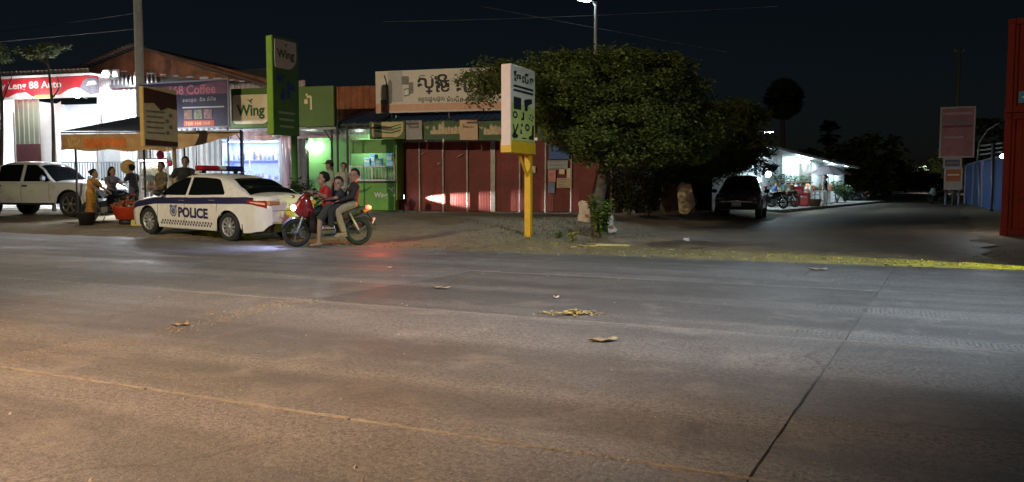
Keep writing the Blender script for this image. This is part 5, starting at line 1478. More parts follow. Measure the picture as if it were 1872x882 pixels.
    mb = MB(); mb.grid(lambda a, b_: (-WB+(r_+.04)*math.cos(R(60+95*a)), (b_*2-1)*.065, r_+(r_+.04)*math.sin(R(60+95*a))), 10, 4); mb.build('rear_mudguard', M_BLACKP, t)
    mb = MB(); mb.box((-.93, 0, .50), (.012, .17, .13), 0, Matrix.Rotation(R(-25), 3, 'Y')); mb.build('number_plate', M_PLATE, t)
    mb = MB(); mb.bar((-.80, 0, .70), (-.98, 0, .40), .07, .015); mb.build('plate_holder', M_BLACKP, t)
    mb = MB(); mb.ell((-.83, 0, .77), (.07, .09, .05)); mb.build('tail_lamp', emis('moto tail lamp', (1.0, 0.045, 0.018), 6) if lit else mat('tail lamp red'.replace('red', 'dull'), (0.3, 0.02, 0.02), .2), t)
    for s in (-1, 1):
        mb = MB(); mb.ell((-.74, s*.12, .70), (.04, .03, .03)); mb.build('indicator', mat('amber lens', (0.6, 0.25, 0.03), .3), t)
        mb = MB(); mb.tube([(-.16, s*.10, .30), (-.16, s*.24, .28)], .016, 8); mb.build('foot_peg', M_TYRE, t)
    if stand:
        mb = MB(); mb.tube([(0, .12, .24), (.04, .26, .005)], .012, 6); mb.build('side_stand', M_DARK, t)
    if lit:
        light('tail_light', 'POINT', (-1.05, 0, .95), 30, (1.0, 0.10, 0.03), t, .08)
        light('head_light', 'SPOT', (.76, 0, .78), 150, (0.45, 0.50, 1.0), t, .05, rot=(0, R(-42), 0), spot=100, blend=.8)
    return t
pfm, prm = onz(541, 452), onz(657, 448.5)
mdir = (pfm-prm).normalized(); MANG = math.atan2(mdir.y, mdir.x); MC = (pfm+prm)/2
M_MRED = mat('motorcycle red', (0.20, 0.012, 0.015), .25, var=.06, coat=.6)
bike = moto('motorcycle', 'red motorcycle carrying three riders past the police car', (MC.x, MC.y, 0.002), MANG, M_MRED, mat('motorcycle black', (0.025, 0.018, 0.02), .3, coat=.5), None, True, 0.0, False)

# ================================================================ PEOPLE
def solid(mb, voxel, smooth=5):
    me = mb.mesh('tmp', [])
    o = bpy.data.objects.new('tmp', me); C.objects.link(o)
    r_ = o.modifiers.new('r', 'REMESH'); r_.mode = 'VOXEL'; r_.voxel_size = voxel
    s = o.modifiers.new('s', 'SMOOTH'); s.factor = .5; s.iterations = smooth
    dg = bpy.context.evaluated_depsgraph_get()
    out = bpy.data.meshes.new_from_object(o.evaluated_get(dg))
    bpy.data.objects.remove(o); bpy.data.meshes.remove(me)
    out.polygons.foreach_set('use_smooth', [True]*len(out.polygons))
    return out
def capsule(mb, a, b_, ra, rb, n=10):
    a, b_ = Vector(a), Vector(b_); d = (b_-a)
    L_ = d.length
    if L_ < 1e-5: mb.ell(a, (ra, ra, ra)); return
    d.normalize()
    pts = [a-d*ra*.97, a-d*ra*.75, a-d*ra*.35, a, b_, b_+d*rb*.35, b_+d*rb*.75, b_+d*rb*.97]
    rr = [ra*.2, ra*.66, ra*.93, ra, rb, rb*.93, rb*.66, rb*.2]
    mb.tube(pts, rr, n)
def skinmat(tone): return mat('skin %.2f' % tone, (tone, tone*.60, tone*.42), .55, var=.08)
def clothes(name, col, var=.15, vs_=8): return mat('cloth '+name, col, .85, var=var, vs_=vs_, bump=.35, bs=14)
M_HAIR = mat('black hair', (0.010, 0.009, 0.008), .75, spec=.2, var=.3, vs_=40)
STAND = dict(pelvis=(0, 0, .92), neck=(0, 0, 1.40), head=(.02, 0, 1.56), sw=.18, hw=.09,
             kneeL=(.02, .10, .49), kneeR=(.02, -.10, .49), ankL=(-.02, .10, .08), ankR=(-.02, -.10, .08),
             elbL=(-.02, .26, 1.10), elbR=(-.02, -.26, 1.10), hanL=(.08, .27, .86), hanR=(.08, -.27, .86))
def person(label, loc, rz, pose, shirt, legs, tone=.30, hair='short', yaw=0., scale=1., sleeve='short', leglen='long', voxel=.013, shoe=(0.03, .03, .03), tilt=0., skirt=False, vest=None):
    J = dict(STAND); J.update(pose); J = {k: (Vector(v) if isinstance(v, tuple) else v) for k, v in J.items()}
    t = thing('person', label, 'person', loc, rz); t.scale = (scale,)*3
    pel, nk, hd_ = J['pelvis'], J['neck'], J['head']
    lat = J.get('lat', Vector((0, 1, 0))); lat = lat.normalized()
    sp_ = (nk-pel); sl = sp_.length; up = sp_.normalized(); fw = lat.cross(up).normalized()
    RM = Matrix((fw, lat, up)).transposed()
    shL, shR = nk+lat*J['sw']-up*.07, nk-lat*J['sw']-up*.07
    hpL, hpR = pel+lat*J['hw']-up*.03, pel-lat*J['hw']-up*.03
    def torso(mb, g_):
        for f, w_, d_, h_ in ((-.04, .158, .115, .12), (.18, .148, .105, .12), (.42, .142, .10, .12), (.66, .162, .112, .13), (.84, .125, .095, .10)):
            mb.ell(pel+sp_*f+fw*(.01 if f > .5 else 0), (d_+g_, w_*J['sw']/.18+g_, h_*sl/.48+g_), 0, RM)
        capsule(mb, shL, nk-up*.02, .058+g_, .05+g_); capsule(mb, shR, nk-up*.02, .058+g_, .05+g_)
    # body ------------------------------------------------------
    mb = MB(); torso(mb, -.006)
    capsule(mb, nk-up*.05, hd_-Vector((0, 0, .06)), .055, .05)
    RH = Matrix.Rotation(yaw, 3, 'Z') @ Matrix.Rotation(tilt, 3, 'Y')
    HS = 1.10
    H = lambda x, y, z: hd_+RH@Vector((x*HS, y*HS, z*HS))
    mb.ell(H(-.012, 0, .03), (.108, .084, .108), 0, RH); mb.ell(H(.025, 0, -.045), (.073, .064, .079), 0, RH)
    capsule(mb, H(.083, 0, .015), H(.100, 0, -.022), .012, .017, 8)
    for s in (-1, 1): mb.ell(H(-.005, s*.076, -.005), (.022, .014, .032), 0, RH)
    mb.ell(H(.072, 0, -.062), (.016, .026, .012), 0, RH); mb.ell(H(.062, 0, -.10), (.022, .028, .02), 0, RH)
    for sd_, sh_, el, ha in ((1, shL, J['elbL'], J['hanL']), (-1, shR, J['elbR'], J['hanR'])):
        capsule(mb, sh_, el, .050, .040); capsule(mb, el, ha, .040, .028)
        d = (ha-el).normalized(); side = d.cross(Vector((0, 0, 1)))
        if side.length < .2: side = d.cross(Vector((1, 0, 0)))
        side.normalize(); nrm = side.cross(d).normalized()
        pm = ha+d*.06
        mb.ell(pm, (.048, .040, .018), 0, Matrix((d, side, nrm)).transposed())
        for k, l_ in enumerate((.065, .078, .072, .055)):
            b0 = pm+d*.035+side*(.03-.02*k); b1 = b0+d*l_*.55-nrm*.008; b2 = b1+d*l_*.4-nrm*.03
            capsule(mb, b0, b1, .0095, .009, 6); capsule(mb, b1, b2, .009, .008, 6)
        th0 = pm+side*.036-d*.02; capsule(mb, th0, th0+side*.03+d*.035-nrm*.01, .012, .010, 6); capsule(mb, th0+side*.03+d*.035-nrm*.01, th0+side*.034+d*.065-nrm*.02, .010, .009, 6)
    feet = []
    for sd_, hp, kn, an in ((1, hpL, J['kneeL'], J['ankL']), (-1, hpR, J['kneeR'], J['ankR'])):
        capsule(mb, hp, kn, .080, .056); capsule(mb, kn, kn.lerp(an, .35), .052, .056); capsule(mb, kn.lerp(an, .35), an, .054, .036)
        fd = J.get('toe', Vector((1, 0, 0))).normalized(); feet.append((an, fd))
        capsule(mb, an+Vector((0, 0, -.035))-fd*.03, an+Vector((0, 0, -.05))+fd*.10, .036, .034); capsule(mb, an+Vector((0, 0, -.05))+fd*.10, an+Vector((0, 0, -.058))+fd*.155, .036, .026)
    me = solid(mb, voxel, 4); me.materials.append(skinmat(tone)); link('body', me, t)
    # eyes and brows
    mb = MB()
    for s in (-1, 1):
        mb.ell(H(.079, s*.031, .012), (.010, .014, .008), 0, RH, 8, 5); mb.box(H(.086, s*.031, .036), (.012, .034, .008), 0, RH)
    mb.build('eyes', M_INK, t)
    # shirt ------------------------------------------------------
    mb = MB(); torso(mb, .016)
    hem = pel+up*.02
    mb.ell(hem, (.128, .168, .10), 0, RM)
    for sh_, el, ha in ((shL, J['elbL'], J['hanL']), (shR, J['elbR'], J['hanR'])):
        if sleeve == 'long': capsule(mb, sh_, el, .070, .056); capsule(mb, el, el.lerp(ha, .92), .056, .044)
        elif sleeve == 'short': capsule(mb, sh_, sh_.lerp(el, .62), .072, .066)
        else: capsule(mb, sh_, sh_.lerp(el, .12), .068, .062)
    me = solid(mb, voxel, 4); me.materials.append(shirt); link('shirt', me, t)
    if vest is not None:
        mb = MB()
        for f in (.25, .5, .75): mb.ell(pel+sp_*f+fw*.045, (.095, .07, .10), 0, RM)
        me = solid(mb, voxel, 4); me.materials.append(vest); link('shirt_front', me, t)
    # legs ------------------------------------------------------
    mb = MB()
    mb.ell(pel-up*.03, (.13, .172, .11), 0, RM)
    if skirt:
        am = (J['ankL']+J['ankR'])/2
        n = 8
        for k in range(n+1):
            c = pel.lerp(am, k/n*.93); mb.ell(c, (.13+.03*k/n, .17+.02*k/n, .09))
    for hp, kn, an in ((hpL, J['kneeL'], J['ankL']), (hpR, J['kneeR'], J['ankR'])):
        if leglen == 'long': capsule(mb, hp, kn, .098, .076); capsule(mb, kn, kn.lerp(an, .93), .076, .062)
        else: capsule(mb, hp, hp.lerp(kn, .9), .100, .084)
    me = solid(mb, voxel, 4); me.materials.append(legs); link('trousers' if leglen == 'long' and not skirt else ('skirt' if skirt else 'shorts'), me, t)
    # shoes
    for an, fd in feet:
        mb = MB(); lt = Vector((-fd.y, fd.x, 0)); c = an+fd*.065+Vector((0, 0, -.078))
        M = Matrix((fd, lt, Vector((0, 0, 1)))).transposed()
        mb.box(c, (.27, .09, .022), 0, M, .01); mb.tube([c+lt*.045-fd*-.02, c+fd*.07+Vector((0, 0, .06)), c-lt*.045+fd*.02], .012, 6)
        mb.build('sandal', mat('sandal %.2f' % shoe[0], shoe, .7), t)
    # hair ------------------------------------------------------
    mb = MB()
    nu, nv = 22, 14
    def hf(a, b_):
        th, ph = a*2*math.pi, b_*math.pi*.72
        x, y, z = math.sin(ph)*math.cos(th), math.sin(ph)*math.sin(th), math.cos(ph)
        k = 1.0
        if x > .35 and z < .62: k = .72           # keep the face clear
        if z < -.15 and x > -.1: k = min(k, .75)
        j = 1+.035*math.sin(th*9+ph*7)
        return H((-.016+.112*x*j)*k, .089*y*k*j, .036+.113*z*j)
    mb.grid(hf, nu, nv)
    if hair == 'long':
        for s in (-.03, .03): capsule(mb, H(-.075, s, 0), H(-.09, s*1.4, -.22), .06, .05); capsule(mb, H(-.09, s*1.4, -.22), H(-.08, s*1.3, -.40), .05, .035)
    if hair == 'bun': mb.ell(H(-.115, 0, .06), (.05, .05, .05))
    mb.build('hair', M_HAIR, t)
    if hair == 'cap':
        mb = MB(); mb.grid(lambda a, b_: H(-.012+.120*math.sin(b_*1.6)*math.cos(a*6.283), .096*math.sin(b_*1.6)*math.sin(a*6.283), .045+.115*math.cos(b_*1.6)), 20, 8); mb.box(H(.13, 0, .05), (.11, .13, .012), 0, RH); mb.build('cap', mat('dark cap', (0.03, 0.035, 0.03), .8), t)
    return t

# --- three riders on the red motorcycle (same local axes as the motorcycle)
BL = (MC.x, MC.y, 0.002)
person('rider in a red shirt steering the motorcycle, one bare foot down', BL, MANG,
       dict(pelvis=(-.02, 0, .84), neck=(.05, 0, 1.19), head=(.085, 0, 1.345), sw=.165, kneeL=(.20, .24, .55), ankL=(.24, .30, .10), kneeR=(.30, -.17, .64), ankR=(.22, -.20, .36),
            elbL=(.10, .29, 1.00), elbR=(.10, -.29, 1.00), hanL=(.25, .33, 1.07), hanR=(.25, -.33, 1.07), toe=(1, .1, 0)),
       clothes('rider red', (0.34, 0.018, 0.022), .35, 14), clothes('dark shorts', (0.03, 0.035, 0.03)), .27, 'short', 0, 1, 'short', 'short', .010, (.10, .06, .04))
person('small rider in a dark shirt squeezed in the middle of the motorcycle', BL, MANG,
       dict(pelvis=(-.25, 0, .86), neck=(-.23, 0, 1.12), head=(-.22, .03, 1.25), sw=.14, hw=.08, kneeL=(-.02, .25, .70), ankL=(-.02, .24, .42), kneeR=(-.02, -.25, .70), ankR=(-.02, -.24, .42),
            elbL=(-.14, .22, .98), elbR=(-.14, -.22, .98), hanL=(.01, .17, .95), hanR=(.01, -.17, .95)),
       clothes('dark slate', (0.022, 0.024, 0.032)), clothes('dark trousers', (0.02, 0.02, 0.025)), .30, 'short', R(55), 1, 'short', 'long', .010)
person('rear rider in a black jacket and khaki trousers, face turned to the road', BL, MANG,
       dict(pelvis=(-.50, 0, .88), neck=(-.56, 0, 1.26), head=(-.55, .03, 1.415), sw=.18, kneeL=(-.14, .22, .70), ankL=(-.27, .25, .29), kneeR=(-.14, -.22, .70), ankR=(-.24, -.25, .31),
            elbL=(-.46, .25, 1.0), elbR=(-.44, -.25, 1.0), hanL=(-.20, .20, .92), hanR=(-.16, -.2, .92)),
       clothes('black jacket', (0.016, 0.014, 0.018)), clothes('khaki', (0.27, 0.225, 0.16)), .28, 'short', R(48), 1, 'long', 'long', .010, (.3, .27, .22), 0, False, clothes('grey front', (0.34, 0.33, 0.34)))

def gp(px, d, dz=0.0):
    p = at(px, 380, d); return (p.x, p.y, ground_z(p.x, p.y)+dz)
# --- people by the food stall
person('woman in an orange blouse and long brown skirt beside the black bucket', gp(167, 23.2), R(-5),
       dict(neck=(.08, 0, 1.34), head=(.13, 0, 1.49), elbR=(.22, -.24, 1.12), hanR=(.46, -.22, .98), elbL=(.2, .24, 1.1), hanL=(.42, .2, .98)),
       clothes('orange blouse', (0.48, 0.22, 0.08)), clothes('brown skirt', (0.34, 0.14, 0.03)), .26, 'bun', R(10), .94, 'short', 'long', skirt=True)
SITB = dict(pelvis=(-.22, 0, .80), neck=(-.18, 0, 1.24), head=(-.15, 0, 1.40), kneeL=(.16, .20, .72), ankL=(.06, .22, .34), kneeR=(.16, -.20, .72), ankR=(.06, -.22, .34), elbL=(-.05, .26, 1.0), elbR=(-.05, -.26, 1.0), hanL=(.18, .22, .95), hanR=(.18, -.22, .95))
person('woman with long dark hair in a patterned grey top on the dark motorcycle', gp(213, 24.3, .12), R(-30),
       dict(SITB), clothes('patterned grey', (0.16, 0.16, 0.19), .8, 22), clothes('dark jeans', (0.03, 0.035, 0.06)), .28, 'long', R(10), .96)
person('person in a black top with tied hair behind the red tub', gp(246, 24.6, .1), R(160),
       dict(STAND, neck=(.06, 0, 1.38), head=(.10, 0, 1.53), elbL=(.12, .26, 1.1), hanL=(.32, .2, 1.1), elbR=(.12, -.26, 1.1), hanR=(.32, -.2, 1.1)),
       clothes('black top', (0.02, 0.02, 0.026)), clothes('grey trousers', (0.10, 0.10, 0.11)), .30, 'bun', 0, .93)
person('man in a tan and black shirt with checked shorts beside the drinks shelf', gp(297, 22.8, .04), R(-120),
       dict(STAND, elbL=(.06, .27, 1.1), hanL=(.22, .2, 1.02), lat=(0.1, 1, 0)), clothes('tan black shirt', (0.13, 0.11, 0.06), .7, 5), clothes('checked shorts', (0.10, 0.04, 0.04), .8, 26), .24, 'short', R(15), 1.0, 'short', 'short')
person('man in a black shirt with pale chest print leaning towards the police car', gp(337, 22.4, .05), R(-55),
       dict(STAND, neck=(.10, 0, 1.38), head=(.15, .02, 1.53), sw=.20, elbL=(.30, .30, 1.16), hanL=(.50, .36, 1.05), elbR=(.0, -.30, 1.1), hanR=(.12, -.26, .9)), clothes('black shirt', (0.018, 0.02, 0.018)), clothes('dark olive', (0.04, 0.04, 0.03)), .24, 'short', R(-20), 1.06, vest=None)
# --- two people at the kiosk
person('person in a cap and pale mask at the kiosk, behind the riders', gp(604, 24.2), R(-150), dict(STAND), clothes('pale green shirt', (0.30, 0.40, 0.28)), clothes('grey trousers', (0.1, 0.1, 0.11)), .34, 'cap', R(-10), .98)
person('person in a pale patterned shirt in front of the dark kiosk post', gp(629, 24.0), R(-60), dict(STAND), clothes('pale pattern shirt', (0.42, 0.38, 0.30), .5, 18), clothes('dark jeans', (0.03, 0.035, 0.06)), .32, 'short', R(-20), .93)

# ================================================================ THINGS ROUND THE FOOD STALL
moto('motorcycle', 'dark motorcycle parked beside the woman in orange', gp(200, 24.2), R(170), mat('moto dark blue', (0.02, 0.03, 0.05), .3, coat=.5), M_BLACKP, None, False, R(-3))
p = gp(158, 22.6)
bk = thing('bucket', 'black plastic bucket at the feet of the woman in orange', 'bucket', p, 0)
mb = MB(); mb.lathe([(0, .01), (.19, .0), (.235, .34), (.25, .36), (.225, .36), (.18, .04), (0, .04)], n=24); mb.build('pail', mat('black bucket', (0.015, 0.014, 0.013), .5), bk)
mb = MB(); mb.tube([(.24*math.cos(a*.3142), .04, .33-.12*math.sin(a*.3142)) for a in range(11)], .008, 6); mb.build('handle', M_GREY, bk)
p = gp(233, 22.9)
tb = thing('red_tub', 'big red plastic tub heaped with brown goods by the police car', 'tub', p, 0)
mb = MB(); mb.lathe([(0, .14), (.30, .14), (.40, .48), (.43, .50), (.38, .50), (.29, .18), (0, .18)], n=28); mb.build('tub', mat('red plastic', (0.52, 0.05, 0.02), .4), tb)
mb = MB(); mb.lathe([(.18, 0), (.24, 0), (.24, .14), (.18, .14)], n=20); mb.build('stand', M_DARK, tb)
mb = MB(); pr = random.Random(3)
for k in range(60):
    a, d = pr.random()*6.28, .36*math.sqrt(pr.random()); mb.ell((d*math.cos(a)*1.15, d*math.sin(a), .50+.18*(1-d/.4)+pr.uniform(-.02, .04)), (pr.uniform(.04, .08), pr.uniform(.03, .06), .04), 0, Matrix.Rotation(pr.random()*3, 3, 'Z'), 7, 5)
o = mb.build('heaped_goods', mat('brown goods', (0.22, 0.06, 0.03), .6, var=.6, vs_=14), tb); o['kind'] = 'stuff'
p = gp(252, 22.4)
mb = MB(); mb.prism([(-.16, 0), (.16, 0), (.14, .16), (-.14, .16)], -.12, .12); o = mb.build('carton', mat('yellow carton', (0.5, 0.4, 0.12), .7)); o.location = p; tag(o, 'low yellow carton on the ground below the red tub', 'carton')
# straw hat on a stand
p = at(233, 305, 24.9)
mb = MB(); mb.lathe([(0, .12), (.10, .11), (.13, .03), (.15, .0), (.27, -.02), (.28, -.012), (.15, .01), (0, .0)], n=28, axis=Matrix.Rotation(R(80), 3, 'X')); mb.v = [tuple(c_*.8 for c_ in v_) for v_ in mb.v]; o = mb.build('straw_hat', mat('straw', (0.46, 0.32, 0.13), .85, var=.2, vs_=40)); o.location = p; tag(o, 'round straw hat hanging at the end of the drinks shelf', 'hat')
# drinks shelf
SF = Frame(gp(281, 25.4), -8)
x0, z1_ = SF.hit(252, 291); x1, z0_ = SF.hit(308, 352)
w_, h_ = x1-x0, z1_-z0_
ds = thing('drinks_shelf', 'white framed shelf packed with bottles under the awning', 'shelf', SF.w((x0+x1)/2, 0, 0), SF.a)
for s in (-1, 1):
    for yy in (0, .4):
        mb = MB(); mb.box((s*w_/2, yy, z1_/2), (.045, .045, z1_+.02)); mb.build('upright', M_WHITE, ds)
for zz in (z0_+.05, z0_+h_*.52, z1_):
    mb = MB(); mb.box((0, .2, zz), (w_-.05, .42, .035)); mb.build('shelf_board', M_WHITE, ds)
mb = MB(); mb.box((0, .42, (z0_+z1_)/2), (w_, .01, h_)); mb.build('back_panel', mat('shelf back', (0.5, 0.55, 0.5), .6), ds)
mb = MB(); mb.tube([(-w_*.45, .05, z1_-.05), (w_*.45, .05, z1_-.05)], .016, 6); mb.build('lamp_tube', emis('shelf tube', LED, 16), ds)
light('shelf_light', 'AREA', (0, .1, z1_-.07), 14, LED, ds, (w_*.9, .08))
pr = random.Random(8); bm_ = []
def bottle(h_, r_):
    m_ = MB(); m_.lathe([(0, 0), (r_, 0), (r_, h_*.62), (r_*.4, h_*.82), (r_*.4, h_), (0, h_)], n=12); return m_
for row, zz, hh in ((1, z0_+h_*.52+.02, .36), (0, z0_+.07, .34)):
    n = 11
    for k in range(n):
        c_ = pr.choice([(.75, .78, .74), (.72, .78, .6), (.7, .72, .7), (.6, .7, .35)]) if row else pr.choice([(.75, .3, .1), (.3, .5, .2), (.7, .65, .5), (.35, .5, .5), (.7, .2, .1)])
        mm = mat('drink %.2f %.2f' % (c_[0], c_[1]), c_, .3)
        b2 = bottle(hh*pr.uniform(.88, 1.0), .042); b2.lathe([(.044, hh*.2), (.044, hh*.42)], n=12, mi=1)
        o = b2.build('bottle', [mm, mat('bottle label', (.7, .7, .66), .5)]); o.location = SF.w((x0+x1)/2-w_*.42+k*w_*.084, .1, zz); o.rotation_euler = (0, 0, SF.a)
        tag(o, 'pale drink bottle on the top board of the drinks shelf' if row else 'coloured drink bottle on the lower board of the drinks shelf', 'bottle', 'bottles on the top board' if row else 'bottles on the lower board')
for px, py, d, s in ((293, 284, 25.0, .13), (311, 299, 24.6, .09)):
    mb = MB(); mb.ell((0, 0, 0), (s*.9, s*.6, s*1.1)); mb.tube([(0, 0, s), (0, 0, s+.22)], .012, 6)
    o = mb.build('plastic_bag', mat('magenta bag', (0.42, 0.02, 0.12), .35, var=.3)); o.location = at(px, py, d)
    tag(o, 'round magenta bag hanging above the drinks shelf' if s > .10 else 'smaller magenta bag hanging right of the drinks shelf', 'bag')
# tube lamp added under the awning to brighten the hall sheets
p = at(262, 262, 26.6)
tb = thing('tube_lamp', 'added tube lamp under the food stall awning in front of the hall', 'lamp', p, R(-15))
mb = MB(); mb.tube([(-.6, 0, 0), (.6, 0, 0)], .025, 8); mb.build('tube', E_TUBE, tb)
mb = MB(); mb.box((0, 0, .045), (1.24, .06, .03)); mb.build('housing', M_WHITE, tb)
light('awning_light', 'AREA', (0, 0, -.05), 300, LED, tb, (1.2, .2))
light('awning_light_up', 'AREA', (0, 0.1, .03), 150, LED, tb, (1.2, .2), rot=(R(80), 0, 0))

# ================================================================ TREES AND PLANTS
def leafmat(name, col=(.1, .1, .05), var=.32):
    if name in MATS: return MATS[name]
    m = bpy.data.materials.new(name); m.use_nodes = True; MATS[name] = m
    N, L = m.node_tree.nodes, m.node_tree.links; b = N['Principled BSDF']
    g = N.new('ShaderNodeNewGeometry')
    n = N.new('ShaderNodeTexNoise'); n.inputs['Scale'].default_value = 1.6; n.inputs['Detail'].default_value = 3
    L.new(g.outputs['Position'], n.inputs['Vector'])
    w = N.new('ShaderNodeMath'); w.operation = 'ADD'; L.new(n.outputs['Fac'], w.inputs[0])
    s = N.new('ShaderNodeMath'); s.operation = 'MULTIPLY'; s.inputs[1].default_value = .5; L.new(g.outputs['Random Per Island'], s.inputs[0]); L.new(s.outputs[0], w.inputs[1])
    r_ = N.new('ShaderNodeValToRGB'); r_.color_ramp.elements[0].position = .4; r_.color_ramp.elements[1].position = 1.05
    r_.color_ramp.elements[0].color = tuple(c*(1-var) for c in col)+(1,); r_.color_ramp.elements[1].color = tuple(min(1, c*(1+var)) for c in col)+(1,)
    L.new(w.outputs[0], r_.inputs['Fac']); L.new(r_.outputs[0], b.inputs['Base Color'])
    b.inputs['Roughness'].default_value = .7; b.inputs['Specular IOR Level'].default_value = .12
    return m
def leaves(mb, c, rad, n, ls, rng, droop=.3, flat=1.0):
    c = Vector(c)
    for _ in range(n):
        while True:
            p = Vector((rng.uniform(-1, 1), rng.uniform(-1, 1), rng.uniform(-1, 1)))
            if p.length < 1: break
        p = c+Vector((p.x*rad[0], p.y*rad[1], p.z*rad[2]))
        a = rng.random()*6.283; d = Vector((math.cos(a), math.sin(a), rng.gauss(-droop, .35))).normalized()
        q = d.cross(Vector((rng.gauss(0, .5), rng.gauss(0, .5), 1))).normalized()
        l_ = ls*rng.uniform(.6, 1.3); w_ = l_*.27
        k = q.cross(d)*(l_*.06)
        mb.v += [tuple(p), tuple(p+d*l_*.45+q*w_+k), tuple(p+d*l_), tuple(p+d*l_*.45-q*w_+k)]
        o = len(mb.v)-4; mb.f.append((o, o+1, o+2, o+3)); mb.m.append(0); mb.s.append(False)
def limb(mb, pts, r0, r1, n=8):
    """smooth crooked limb"""
    P_ = [Vector(p) for p in pts]; out = []
    for i in range(len(P_)-1):
        a, b_, c, d = P_[max(0, i-1)], P_[i], P_[i+1], P_[min(len(P_)-1, i+2)]
        for k in range(5):
            t = k/5; out.append(.5*((2*b_)+(c-a)*t+(2*a-5*b_+4*c-d)*t*t+(3*b_-a-3*c+d)*t**3))
    out.append(P_[-1]); m = len(out)
    mb.tube(out, [r0+(r1-r0)*i/(m-1) for i in range(m)], n)
M_BARK = mat('bark', (0.10, 0.078, 0.055), .9, var=.4, vs_=5, bump=.8, bs=18)
M_LEAF = leafmat('street tree leaves', (0.105, 0.135, 0.034))
def tree(name, label, base, limbs, blobs, nclump, nleaf, ls, seed, clump=.42, trunk_r=.14, leafm=None, group=None, droop=.3, shell=.62):
    rng = random.Random(seed)
    t = thing(name, label, 'tree', base, 0, group)
    bs_ = Vector(base); mb = MB()
    for pts, r0, r1 in limbs: limb(mb, [Vector(p)-bs_ for p in pts], r0, r1)
    # twigs reaching out to clumps
    cm = MB(); vol = [b_[1][0]*b_[1][1]*b_[1][2]*(b_[2] if len(b_) > 2 else 1) for b_ in blobs]; tot = sum(vol)
    ends = [Vector(pts[-1])-bs_ for pts, _, _ in limbs]
    for b_, v_ in zip(blobs, vol):
        c, r_ = Vector(b_[0])-bs_, b_[1]
        for _ in range(max(2, int(nclump*v_/tot))):
            while True:
                p = Vector((rng.uniform(-1, 1), rng.uniform(-1, 1), rng.uniform(-1, 1)))
                if shell*rng.random() < p.length < (1.12 if rng.random() < .2 else 1): break
            q = c+Vector((p.x*r_[0], p.y*r_[1], p.z*r_[2]))
            s = clump*rng.uniform(.6, 1.3)
            leaves(cm, q, (s, s, s*.62), nleaf, ls, rng, droop)
            if rng.random() < .35:
                e = min(ends, key=lambda e_: (e_-q).length); mb.tube([e, e.lerp(q, .5)+Vector((0, 0, -.06)), q], [.022, .015, .006], 5)
    mb.build('trunk', M_BARK, t)
    o = cm.build('crown', leafm or M_LEAF, t)
    return t
# --- the big street tree at the corner
bp_ = onz(1098, 419, .2); D = bp_.y
B = lambda px, py, dd=0.0: at(px, py, D+dd)
base = (bp_.x, bp_.y, ground_z(bp_.x, bp_.y)-.05)
fork = B(1108, 300)
tree('street_tree', 'wide low street tree whose crown covers the end of the shop', base,
     [([base, B(1092, 370), fork], .20, .14), ([fork, B(1080, 250, .3), B(1010, 190, .6), B(950, 150, 1.0)], .10, .03), ([fork, B(1110, 240, .4), B(1100, 170, .6), B(1090, 120, .3)], .11, .03),
      ([fork, B(1140, 250, .2), B(1190, 190, -.2), B(1215, 130, -.4)], .09, .03), ([fork, B(1070, 250, 1.), B(1010, 230, 1.6)], .07, .02)],
     [(B(1110, 170, .3), (2.1, 1.9, .85)), (B(1195, 165, .2), (.95, 1.5, .9)), (B(1010, 150, .7), (1.4, 1.2, .60)), (B(1140, 235, .0), (1.5, 1.8, .75)), (B(1060, 225, .6), (1.1, 1.3, .55)), (B(1110, 262, -.6), (1.0, .9, .45)), (B(1175, 268, -.3), (1.0, 1.0, .50)),
      (B(930, 146, 1.3), (1.1, .8, .32)), (B(1150, 122, .0), (1.4, 1.2, .32)), (B(1245, 210, .3), (.85, 1.2, .8)), (B(1045, 126, .3), (1.4, 1.0, .32)), (B(965, 130, .9), (1.2, .9, .33)), (B(1000, 205, 1.2), (.9, .8, .5)), (B(1270, 250, .2), (.8, .9, .6))],
     1000, 130, .095, 31, .33, shell=.45)
# drooping twigs in front of the billboard
rng = random.Random(5); tw = MB(); lf_ = MB()
drt = thing('hanging_branch', 'thin leafy branch hanging across the cream billboard', 'branch', B(925, 148, .4), 0)
o0 = B(925, 148, .4)
for k in range(19):
    e = at(rng.uniform(826, 905), rng.uniform(138, 203), D+.4+rng.uniform(-.4, .8)); mid_ = o0.lerp(e, .55)+Vector((0, 0, .10+rng.random()*.16))
    tw.tube([Vector((0, 0, 0)), mid_-o0, e-o0], [.014, .009, .004], 5)
    for s in range(12):
        t_ = s/11; p = (o0*(1-t_)**2+mid_*2*t_*(1-t_)+e*t_*t_)-o0; leaves(lf_, p, (.12, .12, .10), 9, .095, rng, .5)
tw.build('twigs', M_BARK, drt); lf_.build('leaves', M_LEAF, drt)
